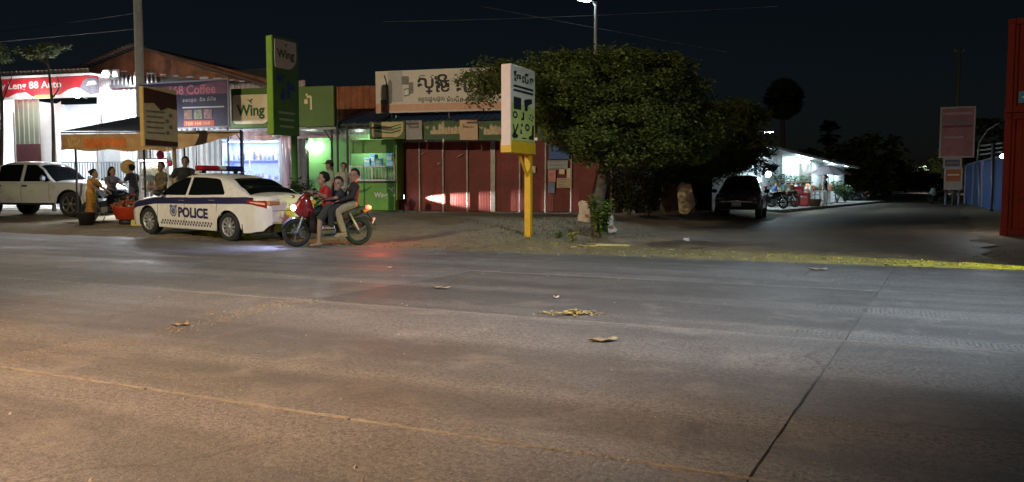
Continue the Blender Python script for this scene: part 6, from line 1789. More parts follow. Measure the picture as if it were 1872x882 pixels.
# --- second tree behind, over the off-road car
D2 = 25.5; B2 = lambda px, py, dd=0.0: at(px, py, D2+dd)
b2 = onz(1216, 398, .12); D2 = b2.y
base2 = (b2.x, b2.y, ground_z(b2.x, b2.y)-.05); fk = B2(1222, 315)
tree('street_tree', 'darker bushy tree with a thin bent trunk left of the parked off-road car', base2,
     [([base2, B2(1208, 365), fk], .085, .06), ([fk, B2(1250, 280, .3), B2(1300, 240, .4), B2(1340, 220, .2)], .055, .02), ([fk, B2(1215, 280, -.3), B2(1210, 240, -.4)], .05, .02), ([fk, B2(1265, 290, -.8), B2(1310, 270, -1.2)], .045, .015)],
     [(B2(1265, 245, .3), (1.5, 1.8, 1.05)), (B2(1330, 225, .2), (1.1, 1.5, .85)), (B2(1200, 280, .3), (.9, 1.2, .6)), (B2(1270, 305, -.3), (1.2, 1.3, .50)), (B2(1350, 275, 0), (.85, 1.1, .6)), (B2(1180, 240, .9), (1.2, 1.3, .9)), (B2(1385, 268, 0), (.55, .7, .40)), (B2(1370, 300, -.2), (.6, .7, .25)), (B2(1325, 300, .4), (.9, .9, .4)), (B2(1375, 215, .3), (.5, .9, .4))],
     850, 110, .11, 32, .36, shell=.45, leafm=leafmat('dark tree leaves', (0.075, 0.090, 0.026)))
# sacks, weeds and slabs at the foot of the tree
def sack(name, label, px, py, h_, w_, lean_, rz, seed):
    p = onz(px, py, .17); z = ground_z(p.x, p.y); rng = random.Random(seed)
    t = thing(name, label, 'sack', (p.x, p.y, z-.01), rot=(0, lean_, rz))
    mb = MB()
    def fn(a, b_):
        th = a*2*math.pi; c_, s_ = math.cos(th), math.sin(th)
        pinch = 1-.30*math.sin(math.pi*b_)**2*(.6 if seed % 2 else 1)-.25*max(0, b_-.85)/.15*.4
        wr = .02*math.sin(th*5+b_*9+seed)+.015*math.sin(th*11-b_*14)
        return ((w_/2*pinch+wr)*math.copysign(abs(c_)**.6, c_), (.10*(1-.65*b_)+wr*.6)*math.copysign(abs(s_)**.6, s_), h_*b_*(1+.04*math.sin(th*3+seed)*b_))
    mb.grid(fn, 28, 18); mb.build('bag', mat('woven white sack', (0.78, 0.72, 0.64), .8, var=.18, vs_=10, bump=.6, bs=9), t)
    mb = MB(); mb.ell((.05, -.10+.02, h_*.30), (.055, .012, .055)); mb.build('round_print', mat('orange sack print', (0.55, 0.22, 0.06), .8), t)
    return t
sack('cement_sack', 'upright crumpled white sack left of the tree trunk', 1069, 412, .56, .36, .03, R(-10), 1)
sack('cement_sack', 'smaller white sack leaning right of the tree trunk', 1116, 419, .40, .30, -.25, R(-5), 2)
rng = random.Random(17)
def plant(name, label, px, py, z, h_, r_, n, ls, m_, cat='plant', stems=5, d=None):
    p = onz(px, py, z) if d is None else at(px, py, d)
    t = thing(name, label, cat, (p.x, p.y, ground_z(p.x, p.y)), 0); st, lv = MB(), MB()
    for k in range(stems):
        a = rng.random()*6.28; e = Vector((math.cos(a)*r_*.7, math.sin(a)*r_*.7, h_*rng.uniform(.6, 1)))
        st.tube([(0, 0, -.03), e*.5+Vector((0, 0, h_*.12)), e], [.012, .009, .004], 5)
        for s in range(6): leaves(lv, e*(.3+.14*s), (r_*.4, r_*.4, h_*.13), n//(stems*6), ls, rng, .1)
    st.build('stem', M_BARK, t); lv.build('leaves', m_, t); return t
plant('shrub', 'leafy weed growing against the tree trunk between the sacks', 1098, 426, .17, .95, .26, 700, .13, leafmat('weed leaves', (0.10, 0.15, 0.03)))
plant('weed', 'small yellow green weed at the verge left of the tree', 1048, 437, .1, .22, .12, 110, .07, leafmat('yellow weed', (0.26, 0.25, 0.03)), 'plant', 4)
plant('weed', 'low weed at the verge between yellow post and sacks', 1022, 432, .1, .15, .15, 120, .06, leafmat('weed leaves'), 'plant', 4)
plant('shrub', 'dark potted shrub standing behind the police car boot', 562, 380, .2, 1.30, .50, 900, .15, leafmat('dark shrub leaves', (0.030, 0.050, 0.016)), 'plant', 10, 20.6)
p = at(562, 380, 20.6)
mb = MB(); mb.lathe([(0, 0), (.16, 0), (.22, .30), (.24, .32), (.20, .32), (.16, .06), (0, .06)], n=20); o = mb.build('plant_pot', mat('clay pot', (0.22, 0.12, 0.08), .8)); o.location = (p.x, p.y+.02, ground_z(p.x, p.y)); tag(o, 'clay pot under the dark shrub behind the police car', 'pot')
for k, (px, d, h_, r_) in enumerate(((1150, 24.0, 1.7, .8), (1185, 25.2, 1.9, .9), (1268, 30.2, 1.6, .8))):
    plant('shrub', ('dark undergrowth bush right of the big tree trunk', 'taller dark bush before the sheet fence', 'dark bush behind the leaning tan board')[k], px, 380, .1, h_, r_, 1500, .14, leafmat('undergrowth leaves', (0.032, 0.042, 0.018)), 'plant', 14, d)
# --- thin street tree on the far left
D3 = 29.0; B3 = lambda px, py, dd=0.0: at(px, py, D3+dd)
g3 = gp(99, D3)
tree('young_tree', 'thin young tree with sparse leaves in front of the car shop', (g3[0], g3[1], g3[2]-.05),
     [([g3, B3(98, 300), B3(96, 200), B3(88, 118)], .075, .035), ([B3(97, 178), B3(108, 160), B3(104, 140)], .03, .012), ([B3(88, 118), B3(60, 105), B3(34, 95)], .03, .012), ([B3(88, 118), B3(86, 95), B3(100, 82)], .03, .012)],
     [(B3(84, 95), (.50, .5, .16)), (B3(58, 98), (.40, .4, .12)), (B3(104, 86), (.32, .4, .14)), (B3(40, 95), (.2, .3, .08))], 26, 16, .20, 33, .16, leafm=leafmat('pale leaves', (0.20, 0.24, 0.12)), droop=.1)
g4 = gp(-4, 28.6)
tree('young_tree', 'thin dark tree trunk cut by the left frame edge', (g4[0], g4[1], g4[2]-.05), [([g4, at(2, 300, 28.6), at(3, 190, 28.6), at(-4, 110, 28.6)], .09, .04), ([at(3, 190, 28.6), at(14, 160, 28.6), at(22, 140, 28.6)], .03, .012)], [(at(-10, 96, 28.6), (.8, .5, .3))], 14, 16, .18, 34, .2, leafm=MATS['pale leaves'])

# --- palms and dark trees far down the side road
def palm(label, px, pyb, pyt, d, crown_r, seed, name='palm_tree', n=120):
    rng = random.Random(seed); b_ = at(px, 370, d); top = at(px, pyt, d)
    t = thing(name, label, 'palm', (b_.x, b_.y, 0), 0, 'sugar palms against the sky')
    h_ = top.z
    mb = MB(); limb(mb, [(0, 0, -.2), (.1, 0, h_*.4), (-.05, 0, h_*.8), (0, 0, h_)], .24, .17, 10); mb.build('trunk', M_BARK, t)
    mb = MB()
    for k in range(n):
        a = rng.random()*6.28; e = rng.uniform(-1.35, 1.5); dr = Vector((math.cos(a)*math.cos(e), math.sin(a)*math.cos(e), math.sin(e)))
        L_ = crown_r*rng.uniform(.9, 1.02); o = Vector((0, 0, h_)); c = o+dr*L_*.55
        mb.tube([o, c], [.03, .015], 5)
        sd_ = dr.cross(Vector((0, 0, 1))); sd_ = sd_.normalized() if sd_.length > .05 else Vector((1, 0, 0)); up_ = sd_.cross(dr)
        for j in range(11):      # fan leaf segments
            f = R(-75+15*j); q = dr*math.cos(f)+sd_*math.sin(f); ll = L_*.48
            wv_ = (sd_*math.cos(f)-dr*math.sin(f))*ll*.10
            mb.add([c, c+q*ll*.6+wv_, c+q*ll-up_*.08*ll, c+q*ll*.6-wv_], [(0, 1, 2, 3)])
    mb.build('crown', leafmat('palm leaves', (0.035, 0.05, 0.02)), t)
palm('tall sugar palm with a round crown above the white stall', 1428, 330, 182, 72, 1.9, 41, n=280)
palm('shorter palm right of the tall round palm', 1511, 330, 243, 95, 1.7, 42, n=40)
def fartree(label, px, d, pyt, w_px, seed):
    b_ = at(px, 365, d); k = d/F_PX; top = at(px, pyt, d).z; rw = w_px*k/2; h_ = top-.8
    base = (b_.x, b_.y, -.1); c = Vector((b_.x, b_.y, .6+h_*.55))
    tree('background_tree', label, base, [([base, (b_.x+.1, b_.y, top*.35), (b_.x, b_.y, top*.7)], .25, .08), ([(b_.x, b_.y, top*.35), (b_.x+rw*.5, b_.y, top*.6)], .12, .04), ([(b_.x, b_.y, top*.35), (b_.x-rw*.5, b_.y, top*.55)], .12, .04)],
         [(c, (rw, rw, h_*.5)), (c+Vector((rw*.5, 0, -h_*.2)), (rw*.6, rw*.6, h_*.3)), (c+Vector((-rw*.5, 0, -h_*.15)), (rw*.6, rw*.6, h_*.3))], 70, 30, .5*rw/3+.25, seed, rw*.30, leafm=MATS['dark tree leaves'], group='dark trees beyond the side road')
for k, (px, d, pyt, w_, lab) in enumerate(((1470, 84, 268, 80, 'low dark tree behind the lit stalls, below the palms'), (1530, 80, 262, 70, 'dark tree mass right of the shorter palm'), (1590, 76, 244, 96, 'tallest dark tree at the bend of the side road'), (1655, 120, 300, 70, 'small dark tree near the far road lights'), (1700, 110, 318, 60, 'low dark bush tree left of the pink sign board'), (1735, 130, 268, 70, 'dark tree behind the pink sign board'), (1625, 90, 290, 60, 'small dark tree right of the tallest one'), (1800, 75, 215, 70, 'dark tree between the pink board and the red containers'))):
    fartree(lab, px, d, pyt, w_, 50+k)

# ================================================================ FENCE, SLABS, RIGHT SIDE
a_, b_ = Vector((3.35, 26.6, 0)), Vector((7.9, 31.8, 0)); dv = (b_-a_); an = math.atan2(dv.y, dv.x); L_ = dv.length
fe = thing('sheet_fence', 'dark rusty corrugated sheet fence behind the trees', 'fence', (a_.x, a_.y, .1), an)
n = 7
for k in range(n):
    mb = MB(); mb.corr(L_*k/n+.01, L_*(k+1)/n-.01, -.15+.03*(k % 2), 2.35+.08*math.sin(k*2.1), 0, .13, .022); mb.build('sheet', mat('fence sheet', (0.13, 0.075, 0.05), .75, var=.4, vs_=2, rust=(0.2, 0.17, 0.15), rust_amt=.35, perobj=.3), fe)
for k in range(n+1):
    mb = MB(); mb.box((L_*k/n, .07, 1.1), (.08, .08, 2.5)); mb.build('post', mat('old timber', (0.14, 0.10, 0.07), .9, var=.3), fe)
def slab(label, px, py, pts, th, rot, m_, name, cat, d=None):
    p = onz(px, py, .12) if d is None else at(px, py, d)
    mb = MB(); mb.prism(pts, -th/2, th/2); o = mb.build(name, m_); o.location = (p.x, p.y, ground_z(p.x, p.y)-.03); o.rotation_euler = rot
    bv = o.modifiers.new('b', 'BEVEL'); bv.width = .012; bv.segments = 2
    return tag(o, label, cat)
slab('tan wooden board leaning against the dark fence', 1248, 397, [(-.12, 0), (.16, .02), (.38, .42), (.10, 1.22), (-.22, 1.28), (-.34, .9)], .07, (R(-14), R(8), R(-12)), mat('tan board', (0.62, 0.50, 0.32), .8, var=.3, vs_=3), 'wooden_board', 'board')
slab('grey broken concrete slab leaning behind the right sack', 1140, 400, [(-.38, 0), (.40, 0), (.34, .2), (.12, .52), (-.2, .56), (-.34, .3)], .08, (R(-20), 0, R(-15)), M_CONC, 'concrete_slab', 'slab')
slab('flat stone slab on the ground before the tree', 1120, 437, [(-.45, 0), (.5, 0), (.42, .5), (-.2, .62), (-.5, .3)], .08, (R(86), 0, R(-20)), mat('tan stone slab', (0.36, 0.29, 0.17), .85, var=.25, bump=.4), 'stone_slab', 'slab')
# stacked red containers
def container(name, label, o_, rz, L_, W_, H_, m_, logo=None):
    t = thing(name, label, 'container', o_, rz)
    mb = MB(); mb.corr(.12, L_-.12, .16, H_-.12, .03, .28, -.036); mb.build('side_wall', m_, t)
    mb = MB(); mb.corr(.12, L_-.12, .16, H_-.12, W_-.03, .28, .036); mb.build('side_wall', m_, t)
    for x in (0.03, L_-.03):
        mb = MB(); mb.corr(.12, W_-.12, .16, H_-.12, 0, .28, .036, 0, True, lambda a, b2, c, x=x: (x+b2*(1 if x > 1 else -1), a, c)); mb.build('end_wall', m_, t)
    for x in (.06, L_-.06):
        for y in (.06, W_-.06):
            mb = MB(); mb.box((x, y, H_/2), (.14, .14, H_-.24)); mb.build('corner_post', m_, t)
            for z in (.06, H_-.06):
                mb = MB(); mb.box((x, y, z), (.17, .17, .12), 0, None, .015); mb.build('corner_casting', m_, t)
    for y in (.05, W_-.05):
        for z in (.08, H_-.07):
            mb = MB(); mb.box((L_/2, y, z), (L_-.3, .12, .14)); mb.build('rail', m_, t)
    mb = MB(); mb.box((L_/2, W_/2, H_-.03), (L_-.2, W_-.2, .03)); mb.build('roof', m_, t)
    if logo:
        mb = MB(); mb.box((logo[0], -.015, logo[1]), (.30, .006, .28)); lg = mb.build('emblem_field', mat('emblem blue', (0.05, 0.22, 0.42), .5), t)
        mb = MB(); mb.add([(logo[0]+a*.12, -.020, logo[1]+b2*.12) for a, b2 in ((-.9, 0), (0, .25), (.3, .9), (.4, .1), (1, -.2), (.1, -.3))], [tuple(range(6))]); mb.build('emblem_mark', M_WPR, lg)
    return t
M_CRED = mat('container red', (0.22, 0.024, 0.016), .65, spec=.15, var=.2, vs_=1.5, rust=(0.09, 0.018, 0.01), rust_amt=.3, bump=.1, bs=5)
cc = onz(1829, 432, 0.0)
HL = at(1835, 208, cc.y).z; HT = at(1840, 35, cc.y).z
container('shipping_container', 'lower red shipping container at the right frame edge', (cc.x, cc.y, .02), R(-34), 6.06, 2.44, HL-.02, M_CRED)
container('shipping_container', 'upper red shipping container with a small blue emblem', (cc.x, cc.y, HL+.012), R(-34), 6.06, 2.44, HT-HL-.012, M_CRED, (.40, .36))
# blue sheet wall
a_, b_ = Vector((31.0, 55.0, 0)), Vector((22.6, 36.6, 0)); dv = b_-a_; an = math.atan2(dv.y, dv.x); L_ = dv.length
bl = thing('blue_sheet_wall', 'blue corrugated sheet wall beyond the red containers', 'wall', (a_.x, a_.y, 0), an)
M_BLW = mat('blue wall sheet', (0.03, 0.09, 0.32), .45, var=.2, vs_=1, perobj=.1)
n = 8
for k in range(n):
    mb = MB(); mb.corr(L_*k/n+.01, L_*(k+1)/n-.01, 0, 2.62, 0, .3, .05); mb.build('sheet', M_BLW, bl)
mb = MB(); mb.box((L_/2, 0, 2.66), (L_, .12, .08)); mb.build('cap_rail', mat('pale blue rail', (0.35, 0.42, 0.55), .5), bl)
for k in range(5):
    mb = MB(); mb.box((L_*k/4, -.09, 1.3), (.09, .09, 2.6)); mb.build('post', MATS['pale blue rail'], bl)
# steel frame rack above the wall
rk = thing('steel_rack', 'open steel frame with pale beams above the blue wall', 'rack', (0, 0, 0))
for i, (pa, pb_, d) in enumerate((((1786, 300), (1790, 262), 44), ((1813, 372), (1814, 262), 41), ((1791, 376), (1789, 300), 43))):
    mb = MB(); mb.tube([at(*pa, d), at(*pb_, d)], .05, 6); mb.build('post', M_GREY, rk)
for i, py in enumerate((264, 272, 280)):
    mb = MB(); mb.bar(at(1792, py+3, 44), at(1832, py-2, 40), .07); mb.build('beam', M_SILV, rk)
mb = MB(); mb.tube([at(1786, 300, 44), at(1790, 262, 44), at(1806, 238, 43), at(1826, 226, 41)], .05, 6); mb.build('curved_pipe', M_GREY, rk)
# thin poles before the wall
for px, pyb, pyt, d, lab in ((1797, 376, 284, 46, 'thin dark post standing before the blue wall, left one'), (1813, 379, 262, 38, 'thin dark post standing before the blue wall, right one')):
    p = at(px, 372, d); mb = MB(); mb.tube([(0, 0, -.05), (0, 0, at(px, pyt, d).z)], .05, 8); mb.tube([(0, 0, 0), (0, 0, .12)], .09, 8); o = mb.build('post', M_DARK); o.location = (p.x, p.y, 0); tag(o, lab, 'post')
# small lamp on the container end
lp = thing('wall_lamp', 'small bright lamp at the edge of the red containers', 'lamp', at(1832, 286, 20.0), 0)
mb = MB(); mb.ell((0, 0, 0), (.05, .05, .05)); mb.build('bulb', E_BULB, lp)
mb = MB(); mb.tube([(0, 0, .03), (.10, .05, .10)], .02, 6); mb.build('bracket', M_GREY, lp)
light('wall_lamp_light', 'POINT', (-.12, .1, 0), 60, (0.9, 0.96, 1.0), lp, .05)
# pink board and two small boards on posts
PF = Frame((at(1750, 340, 50).x, 50, 0), -24)
def board(label, px0, py0, px1, py1, m_, extra, off=0.0, name='sign_board', legs=()):
    x0, z1_ = PF.hit(px0, py0, off); x1, z0_ = PF.hit(px1, py1, off); w_, h_ = x1-x0, z1_-z0_
    t = thing(name, label, 'sign', PF.w((x0+x1)/2, off, 0), PF.a)
    mb = MB(); mb.box((0, 0, (z0_+z1_)/2), (w_, .10, h_)); mb.build('panel', m_, t)
    mb = MB()
    for (cx, cz, sx, sz) in ((0, z1_, w_+.1, .09), (0, z0_, w_+.1, .09), (-w_/2, (z0_+z1_)/2, .09, h_), (w_/2, (z0_+z1_)/2, .09, h_)): mb.box((cx, -.03, cz), (sx, .14, sz))
    mb.build('frame', mat('pale sign frame', (0.5, 0.45, 0.45), .5), t)
    for (fx_, fz_, fw_, fh_, mm) in extra:
        mb = MB(); mb.box((w_*fx_, -.055, z0_+h_*fz_), (w_*fw_, .006, h_*fh_)); mb.build('print_band', mm, t)
    for lx in legs:
        mb = MB(); mb.tube([(w_*lx, .12, -.1), (w_*lx, .12, z1_ if name == 'sign_board' else z0_)], .07, 8); mb.build('leg', M_GREY, t)
    return t
M_PKB = mat('faded red board', (0.40, 0.17, 0.18), .6, var=.25, vs_=1.2)
board('large faded pink red sign board on posts by the side road', 1721, 198, 1779, 287, M_PKB, ((0, .88, .9, .05, mat('board pale band', (0.5, 0.33, 0.31), .6)), (-.05, .72, .84, .04, M_GPR), (0, .62, .9, .05, mat('board dark band', (0.2, 0.08, 0.1), .6)), (-.1, .40, .6, .04, mat('board pale band', (0.5, 0.33, 0.31), .6))), 0, 'sign_board', (-.05, .12))
board('narrow dark board with small lights under the pink board', 1726, 291, 1756, 306, mat('dark slate board', (0.13, 0.11, 0.16), .6), ((0, .5, .8, .2, M_GPR),), -.3, 'low_board')
board('small orange and white board nearest the ground under the pink board', 1728, 309, 1757, 346, mat('orange board', (0.48, 0.14, 0.05), .6), ((0, .20, .92, .36, mat('pale board half', (0.45, 0.42, 0.38), .6)), (0, .7, .7, .06, M_WPR)), -.35, 'low_board', (-.4, .4))
# utility pole behind the board, and the one on the left
def upole(label, px, d, pyt, r_, m_):
    p = at(px, 372, d); h_ = at(px, pyt, d).z
    t = thing('utility_pole', label, 'pole', (p.x, p.y, ground_z(p.x, p.y) if d < 40 else 0), 0)
    mb = MB(); mb.tube([(0, 0, -.2), (0, 0, h_*.5), (0, 0, h_)], [r_*1.25, r_*1.1, r_], 14); mb.build('shaft', m_, t)
    mb = MB(); mb.box((0, 0, h_-.3), (.9, .10, .10)); mb.build('cross_arm', M_GREY, t)
    for s in (-.38, .38):
        mb = MB(); mb.lathe([(.03, 0), (.05, .05), (.03, .09), (.045, .13), (0, .15)], (s, 0, h_-.25), n=10); mb.build('insulator', M_WHITE, t)
    return t, h_
M_POLE = mat('concrete pole', (0.30, 0.27, 0.23), .85, var=.15, bump=.2)
upole('concrete utility pole rising out of the frame beside the gable', 263, 31.0, -40, .15, M_POLE)
upole('utility pole rising behind the pink board', 1743, 70, 88, .17, mat('grey green pole', (0.20, 0.20, 0.17), .85))
# overhead wires
def wire(label, pts, r_=.012):
    mb = MB(); P_ = [Vector(p) for p in pts]; out = []
    for k in range(25):
        t_ = k/24; a, b2, c = P_; out.append(a*(1-t_)**2+b2*2*t_*(1-t_)+c*t_*t_)
    mb.tube(out, r_, 5); o = mb.build('overhead_wire', mat('grey cable', (0.12, 0.12, 0.13), .6)); return tag(o, label, 'wire')
wire('lower overhead wire running left from the utility pole', (at(262, 52, 31), at(120, 66, 31), at(-60, 82, 31)))
wire('faint upper overhead wire running left from the utility pole', (at(262, 22, 31), at(140, 42, 34), at(-40, 62, 40)), .008)
wire('overhead wire passing the street lamp pole', (at(700, 40, 31.0), at(1000, 36, 29.3), at(1420, 12, 31)), .008)
wire('faint wire slanting down past the street lamp pole', (at(880, 12, 31.0), at(1090, 52, 29.5), at(1330, 96, 30.5)), .006)

# ================================================================ STALLS ALONG THE SIDE ROAD
st = thing('market_stall', 'long white sheet walled stall lit cold white along the side road', 'stall', ST.o, ST.a)
M_STW = mat('stall white sheet', (0.62, 0.70, 0.72), .55, var=.12, vs_=1.5)
sx = lambda px, py=330: ST.hit(px, py)[0]
x0, x1 = -3.5, 19.5
cuts = [-3.5, 0., 3.5, 7., 10., 13., 16., 19.5]
for k in range(len(cuts)-1):
    mb = MB(); mb.corr(cuts[k]+.01, cuts[k+1]-.01, -.05, 3.25-.09*k, .0, .3, .03); mb.build('wall_sheet', M_STW, st)
    mb = MB(); mb.box((cuts[k], -.06, 1.5), (.1, .1, 3.2-.09*k)); mb.build('post', M_WHITE, st)
mb = MB()
mb.add([(x0-.3, -1.0, 3.05), (x1, -1.0, 2.35), (x1, 3, 2.05), (x0-.3, 3, 2.6)], [(0, 1, 2, 3)]); mb.add([(x0-.3, -1.0, 3.10), (x1, -1.0, 2.40), (x1, 3, 2.10), (x0-.3, 3, 2.65)], [(0, 1, 2, 3)])
mb.build('roof', mat('stall roof sheet', (0.42, 0.50, 0.52), .5, var=.2), st)
mb = MB(); mb.bar((x0-.3, -1.0, 3.0), (x1, -1.0, 2.3), .12); mb.build('eave_rail', M_WHITE, st)
mb = MB(); mb.box((-3.6, 1.5, 1.3), (.06, 3.0, 2.6)); mb.build('end_wall', M_STW, st)
# stall shelves along the wall with plants and goods
for k, (xa, xb) in enumerate(((0, 4.2), (5.2, 9.5), (10.5, 15))):
    tb = thing('stall_table', ('wooden goods table nearest the off-road car', 'wooden goods table behind the red boxes', 'wooden goods table under the parasol')[k], 'table', ST.w((xa+xb)/2, -.75, 0), ST.a, 'goods tables along the stall wall')
    mb = MB(); mb.box((0, 0, .74), (xb-xa, .7, .05)); mb.build('table_top', mat('stall wood', (0.4, 0.36, 0.28), .7), tb)
    for s in (-1, 1):
        for y in (-.3, .3):
            mb = MB(); mb.box((s*((xb-xa)/2-.1), y, .36), (.06, .06, .72)); mb.build('leg', MATS['stall wood'], tb)
    pr = random.Random(60+k)
    for j in range(12):
        x = xa+.2+(xb-xa-.4)*j/11; c_ = pr.choice([(.25, .35, .2), (.6, .6, .55), (.5, .3, .15), (.2, .4, .4), (.7, .68, .6), (.4, .1, .08)]); hh = pr.uniform(.15, .45)
        mb = MB()
        if pr.random() < .5: mb.lathe([(0, 0), (.10, 0), (.11, hh*.6), (.05, hh*.85), (.05, hh), (0, hh)], n=9)
        else: mb.prism([(-.14, 0), (.14, 0), (.12, hh*.8), (0, hh), (-.12, hh*.8)], -.1, .1)
        o = mb.build('stall_good', mat('stall good %.2f' % c_[0], c_, .6)); o.location = ST.w(x, -.75+pr.uniform(-.15, .15), .766); o.rotation_euler = (0, 0, pr.random()*3)
        tag(o, ('jar or parcel on the table nearest the off-road car', 'jar or parcel on the table behind the red boxes', 'jar or parcel on the table under the parasol')[k], 'goods', ('goods on the nearest table', 'goods on the middle table', 'goods on the parasol table')[k])
# shelf with potted plants (dark green row)
for k in range(7):
    x = 2.0+k*1.1; p = ST.w(x, -.25, 0); t = thing('potted_plant', 'small potted plant in the green row along the stall wall', 'plant', (p.x, p.y, 1.28), 0, 'potted plants along the stall wall')
    mb = MB(); mb.lathe([(0, 0), (.10, 0), (.13, .2), (0, .2)], n=10); mb.build('pot', mat('clay pot'), t) if 'clay pot' in MATS else None
    mb = MB(); leaves(mb, (0, 0, .38), (.25, .25, .2), 60, .14, rng, .1); mb.build('leaves', leafmat('pot plant', (0.07, 0.14, 0.08)), t)
mb = MB(); mb.box((0, 0, 0), (8.2, .3, .05)); 
pw = thing('plant_shelf', 'long wall shelf carrying the row of potted plants', 'shelf', ST.w(5.3, -.24, 1.25), ST.a); mb.build('board', MATS['stall wood'], pw)
for s in (-3.6, 0, 3.6):
    mb = MB(); mb.bar((s, .12, -.3), (s, -.1, -.03), .04); mb.build('bracket', M_GREY, pw)
for k, x in enumerate((-1.5, 4.5, 10.5, 16.5)):  # tubes added to spread light evenly along the stall wall
    tb = thing('tube_lamp', 'added cold tube lamp under the stall eave, %s' % ('nearest the green tarp', 'second from the green tarp', 'over the parasol table', 'at the far end')[k], 'lamp', ST.w(x, -.8, 2.86-.03*x), ST.a, 'added tube lamps under the stall eave')
    mb = MB(); mb.tube([(-.6, 0, 0), (.6, 0, 0)], .02, 6); mb.build('tube', emis('added stall tube', (0.75, 0.93, 1.0), 14), tb)
    mb = MB(); mb.box((0, 0, .04), (1.24, .05, .03)); mb.build('housing', M_WHITE, tb)
    light('stall_light', 'AREA', (0, 0, -.04), 75, (0.75, 0.93, 1.0), tb, (1.2, .15))
# green awning at the near end
p0, p1 = at(1392, 272, 37.5), at(1433, 304, 36.0)
mb = MB(); mb.grid(lambda a, b2: (at(1380, 276, 40).lerp(at(1432, 304, 37.0), a)).lerp(at(1372, 296, 36.8).lerp(at(1415, 312, 35.6), a), b2)+Vector((0, 0, .08*math.sin(a*6+b2*5))), 12, 8)
o = mb.build('green_tarp', mat('green tarp', (0.05, 0.20, 0.15), .6, var=.2, bump=.4, bs=3)); tag(o, 'dark green tarp drooping at the near end of the stall', 'tarp')
# parasol
pp = at(1513, 375, 47)
pa = thing('parasol', 'grey market parasol over the goods on the side road pavement', 'parasol', (pp.x, pp.y, .16), 0)
mb = MB(); mb.tube([(0, 0, 0), (0, 0, 2.15)], .03, 8); mb.build('pole', M_GREY, pa)
mb = MB()
def pfn(a, b2):
    th = a*2*math.pi; r_ = 1.25*b2*(1-.06*math.cos(th*8)**2*b2)
    return (r_*math.cos(th), r_*math.sin(th), 2.25-.55*b2**1.5-.03*b2*math.cos(th*8))
mb.grid(pfn, 48, 8); mb.build('canopy', mat('parasol cloth', (0.26, 0.25, 0.28), .8, var=.15), pa)
for k in range(8):
    mb = MB(); th = k*.785; mb.bar((0, 0, 1.95), (1.15*math.cos(th), 1.15*math.sin(th), 1.72), .02); mb.build('rib', M_DARK, pa)
mb = MB(); mb.lathe([(0, 0), (.28, 0), (.25, .08), (.06, .1), (0, .1)], n=16); mb.build('foot', M_CONC, pa)
# red boxes
for px, py, d, w_, h_, lab in ((1457, 372, 43.0, .62, .95, 'tall red cool box on wheels before the stall'), (1471, 374, 42.4, .50, .62, 'smaller red box beside the tall red cool box')):
    p = at(px, py, d); t = thing('cool_box', lab, 'box', (p.x, p.y, .16 if w_ > .6 else .16), R(-30))
    mb = MB(); mb.box((0, 0, h_/2), (w_, .5, h_), 0, None, .05); mb.build('tub', mat('cool box red', (0.50, 0.035, 0.03), .45), t)
    mb = MB(); mb.box((0, 0, h_+.04), (w_+.06, .56, .09), 0, None, .03); mb.build('lid', MATS['cool box red'], t)
    mb = MB(); mb.tube([(-w_*.3, -.27, h_*.75), (0, -.31, h_*.78), (w_*.3, -.27, h_*.75)], .018, 6); mb.build('handle', M_WHITE, t)
p = at(1490, 376, 41.5)
tb = thing('brown_basket', 'brown basket on the ground before the parasol table', 'basket', (p.x, p.y, .16), 0)
mb = MB(); mb.lathe([(0, 0), (.24, 0), (.30, .36), (.32, .38), (.27, .36), (.22, .05), (0, .05)], n=16); mb.build('weave', mat('basket brown', (0.16, 0.09, 0.05), .85, var=.4, vs_=30), tb)
mb = MB(); mb.tube([(.3*math.cos(k*.3142), 0, .37+.25*math.sin(k*.3142)) for k in range(11)], .015, 6); mb.build('handle', MATS['basket brown'], tb)
p = at(1497, 374, 43.2)
tb = thing('white_table', 'small white table in front of the standing person', 'table', (p.x, p.y, .16), R(-30))
mb = MB(); mb.box((0, 0, .78), (.9, .6, .05)); mb.build('table_top', M_WHITE, tb)
for s in (-1, 1):
    for y in (-.24, .24):
        mb = MB(); mb.box((s*.38, y, .38), (.05, .05, .76)); mb.build('leg', M_WHITE, tb)
p = at(1508, 374, 44.0)
person('person in dark clothes standing under the grey parasol', (p.x, p.y, .16), R(170), dict(STAND, elbL=(.15, .24, 1.1), hanL=(.35, .2, 1.05)), clothes('black top', (0.02, 0.02, 0.026)), clothes('red grey trousers', (0.22, 0.13, 0.13)), .3, 'short', 0, .96, voxel=.02)
# bicycles / motorcycles near the stalls
moto('motorcycle', 'maroon motorcycle parked right of the off-road car', (at(1412, 380, 37.0).x, at(1412, 380, 37.0).y, .16), R(200), mat('moto maroon', (0.20, 0.03, 0.03), .35), M_BLACKP, None, False, R(4))
moto('motorcycle', 'blue motorcycle between the maroon one and the red boxes', (at(1432, 376, 39.5).x, at(1432, 376, 39.5).y, .16), R(190), mat('moto blue', (0.03, 0.08, 0.22), .35), M_BLACKP, None, False, R(4))
moto('motorcycle', 'dark motorcycle beyond the bushy plants at the stall end', (at(1566, 368, 58).x, at(1566, 368, 58).y, .0), R(120), mat('moto dark blue'.replace('blue', 'grey'), (0.05, 0.06, 0.07), .35), M_BLACKP, None, False, R(4))
moto('motorcycle', 'pale green motorcycle parked left of the low boards', (at(1716, 366, 54).x, at(1716, 366, 54).y, .0), R(200), mat('moto pale green', (0.30, 0.42, 0.38), .35), M_BLACKP, None, False, R(4))
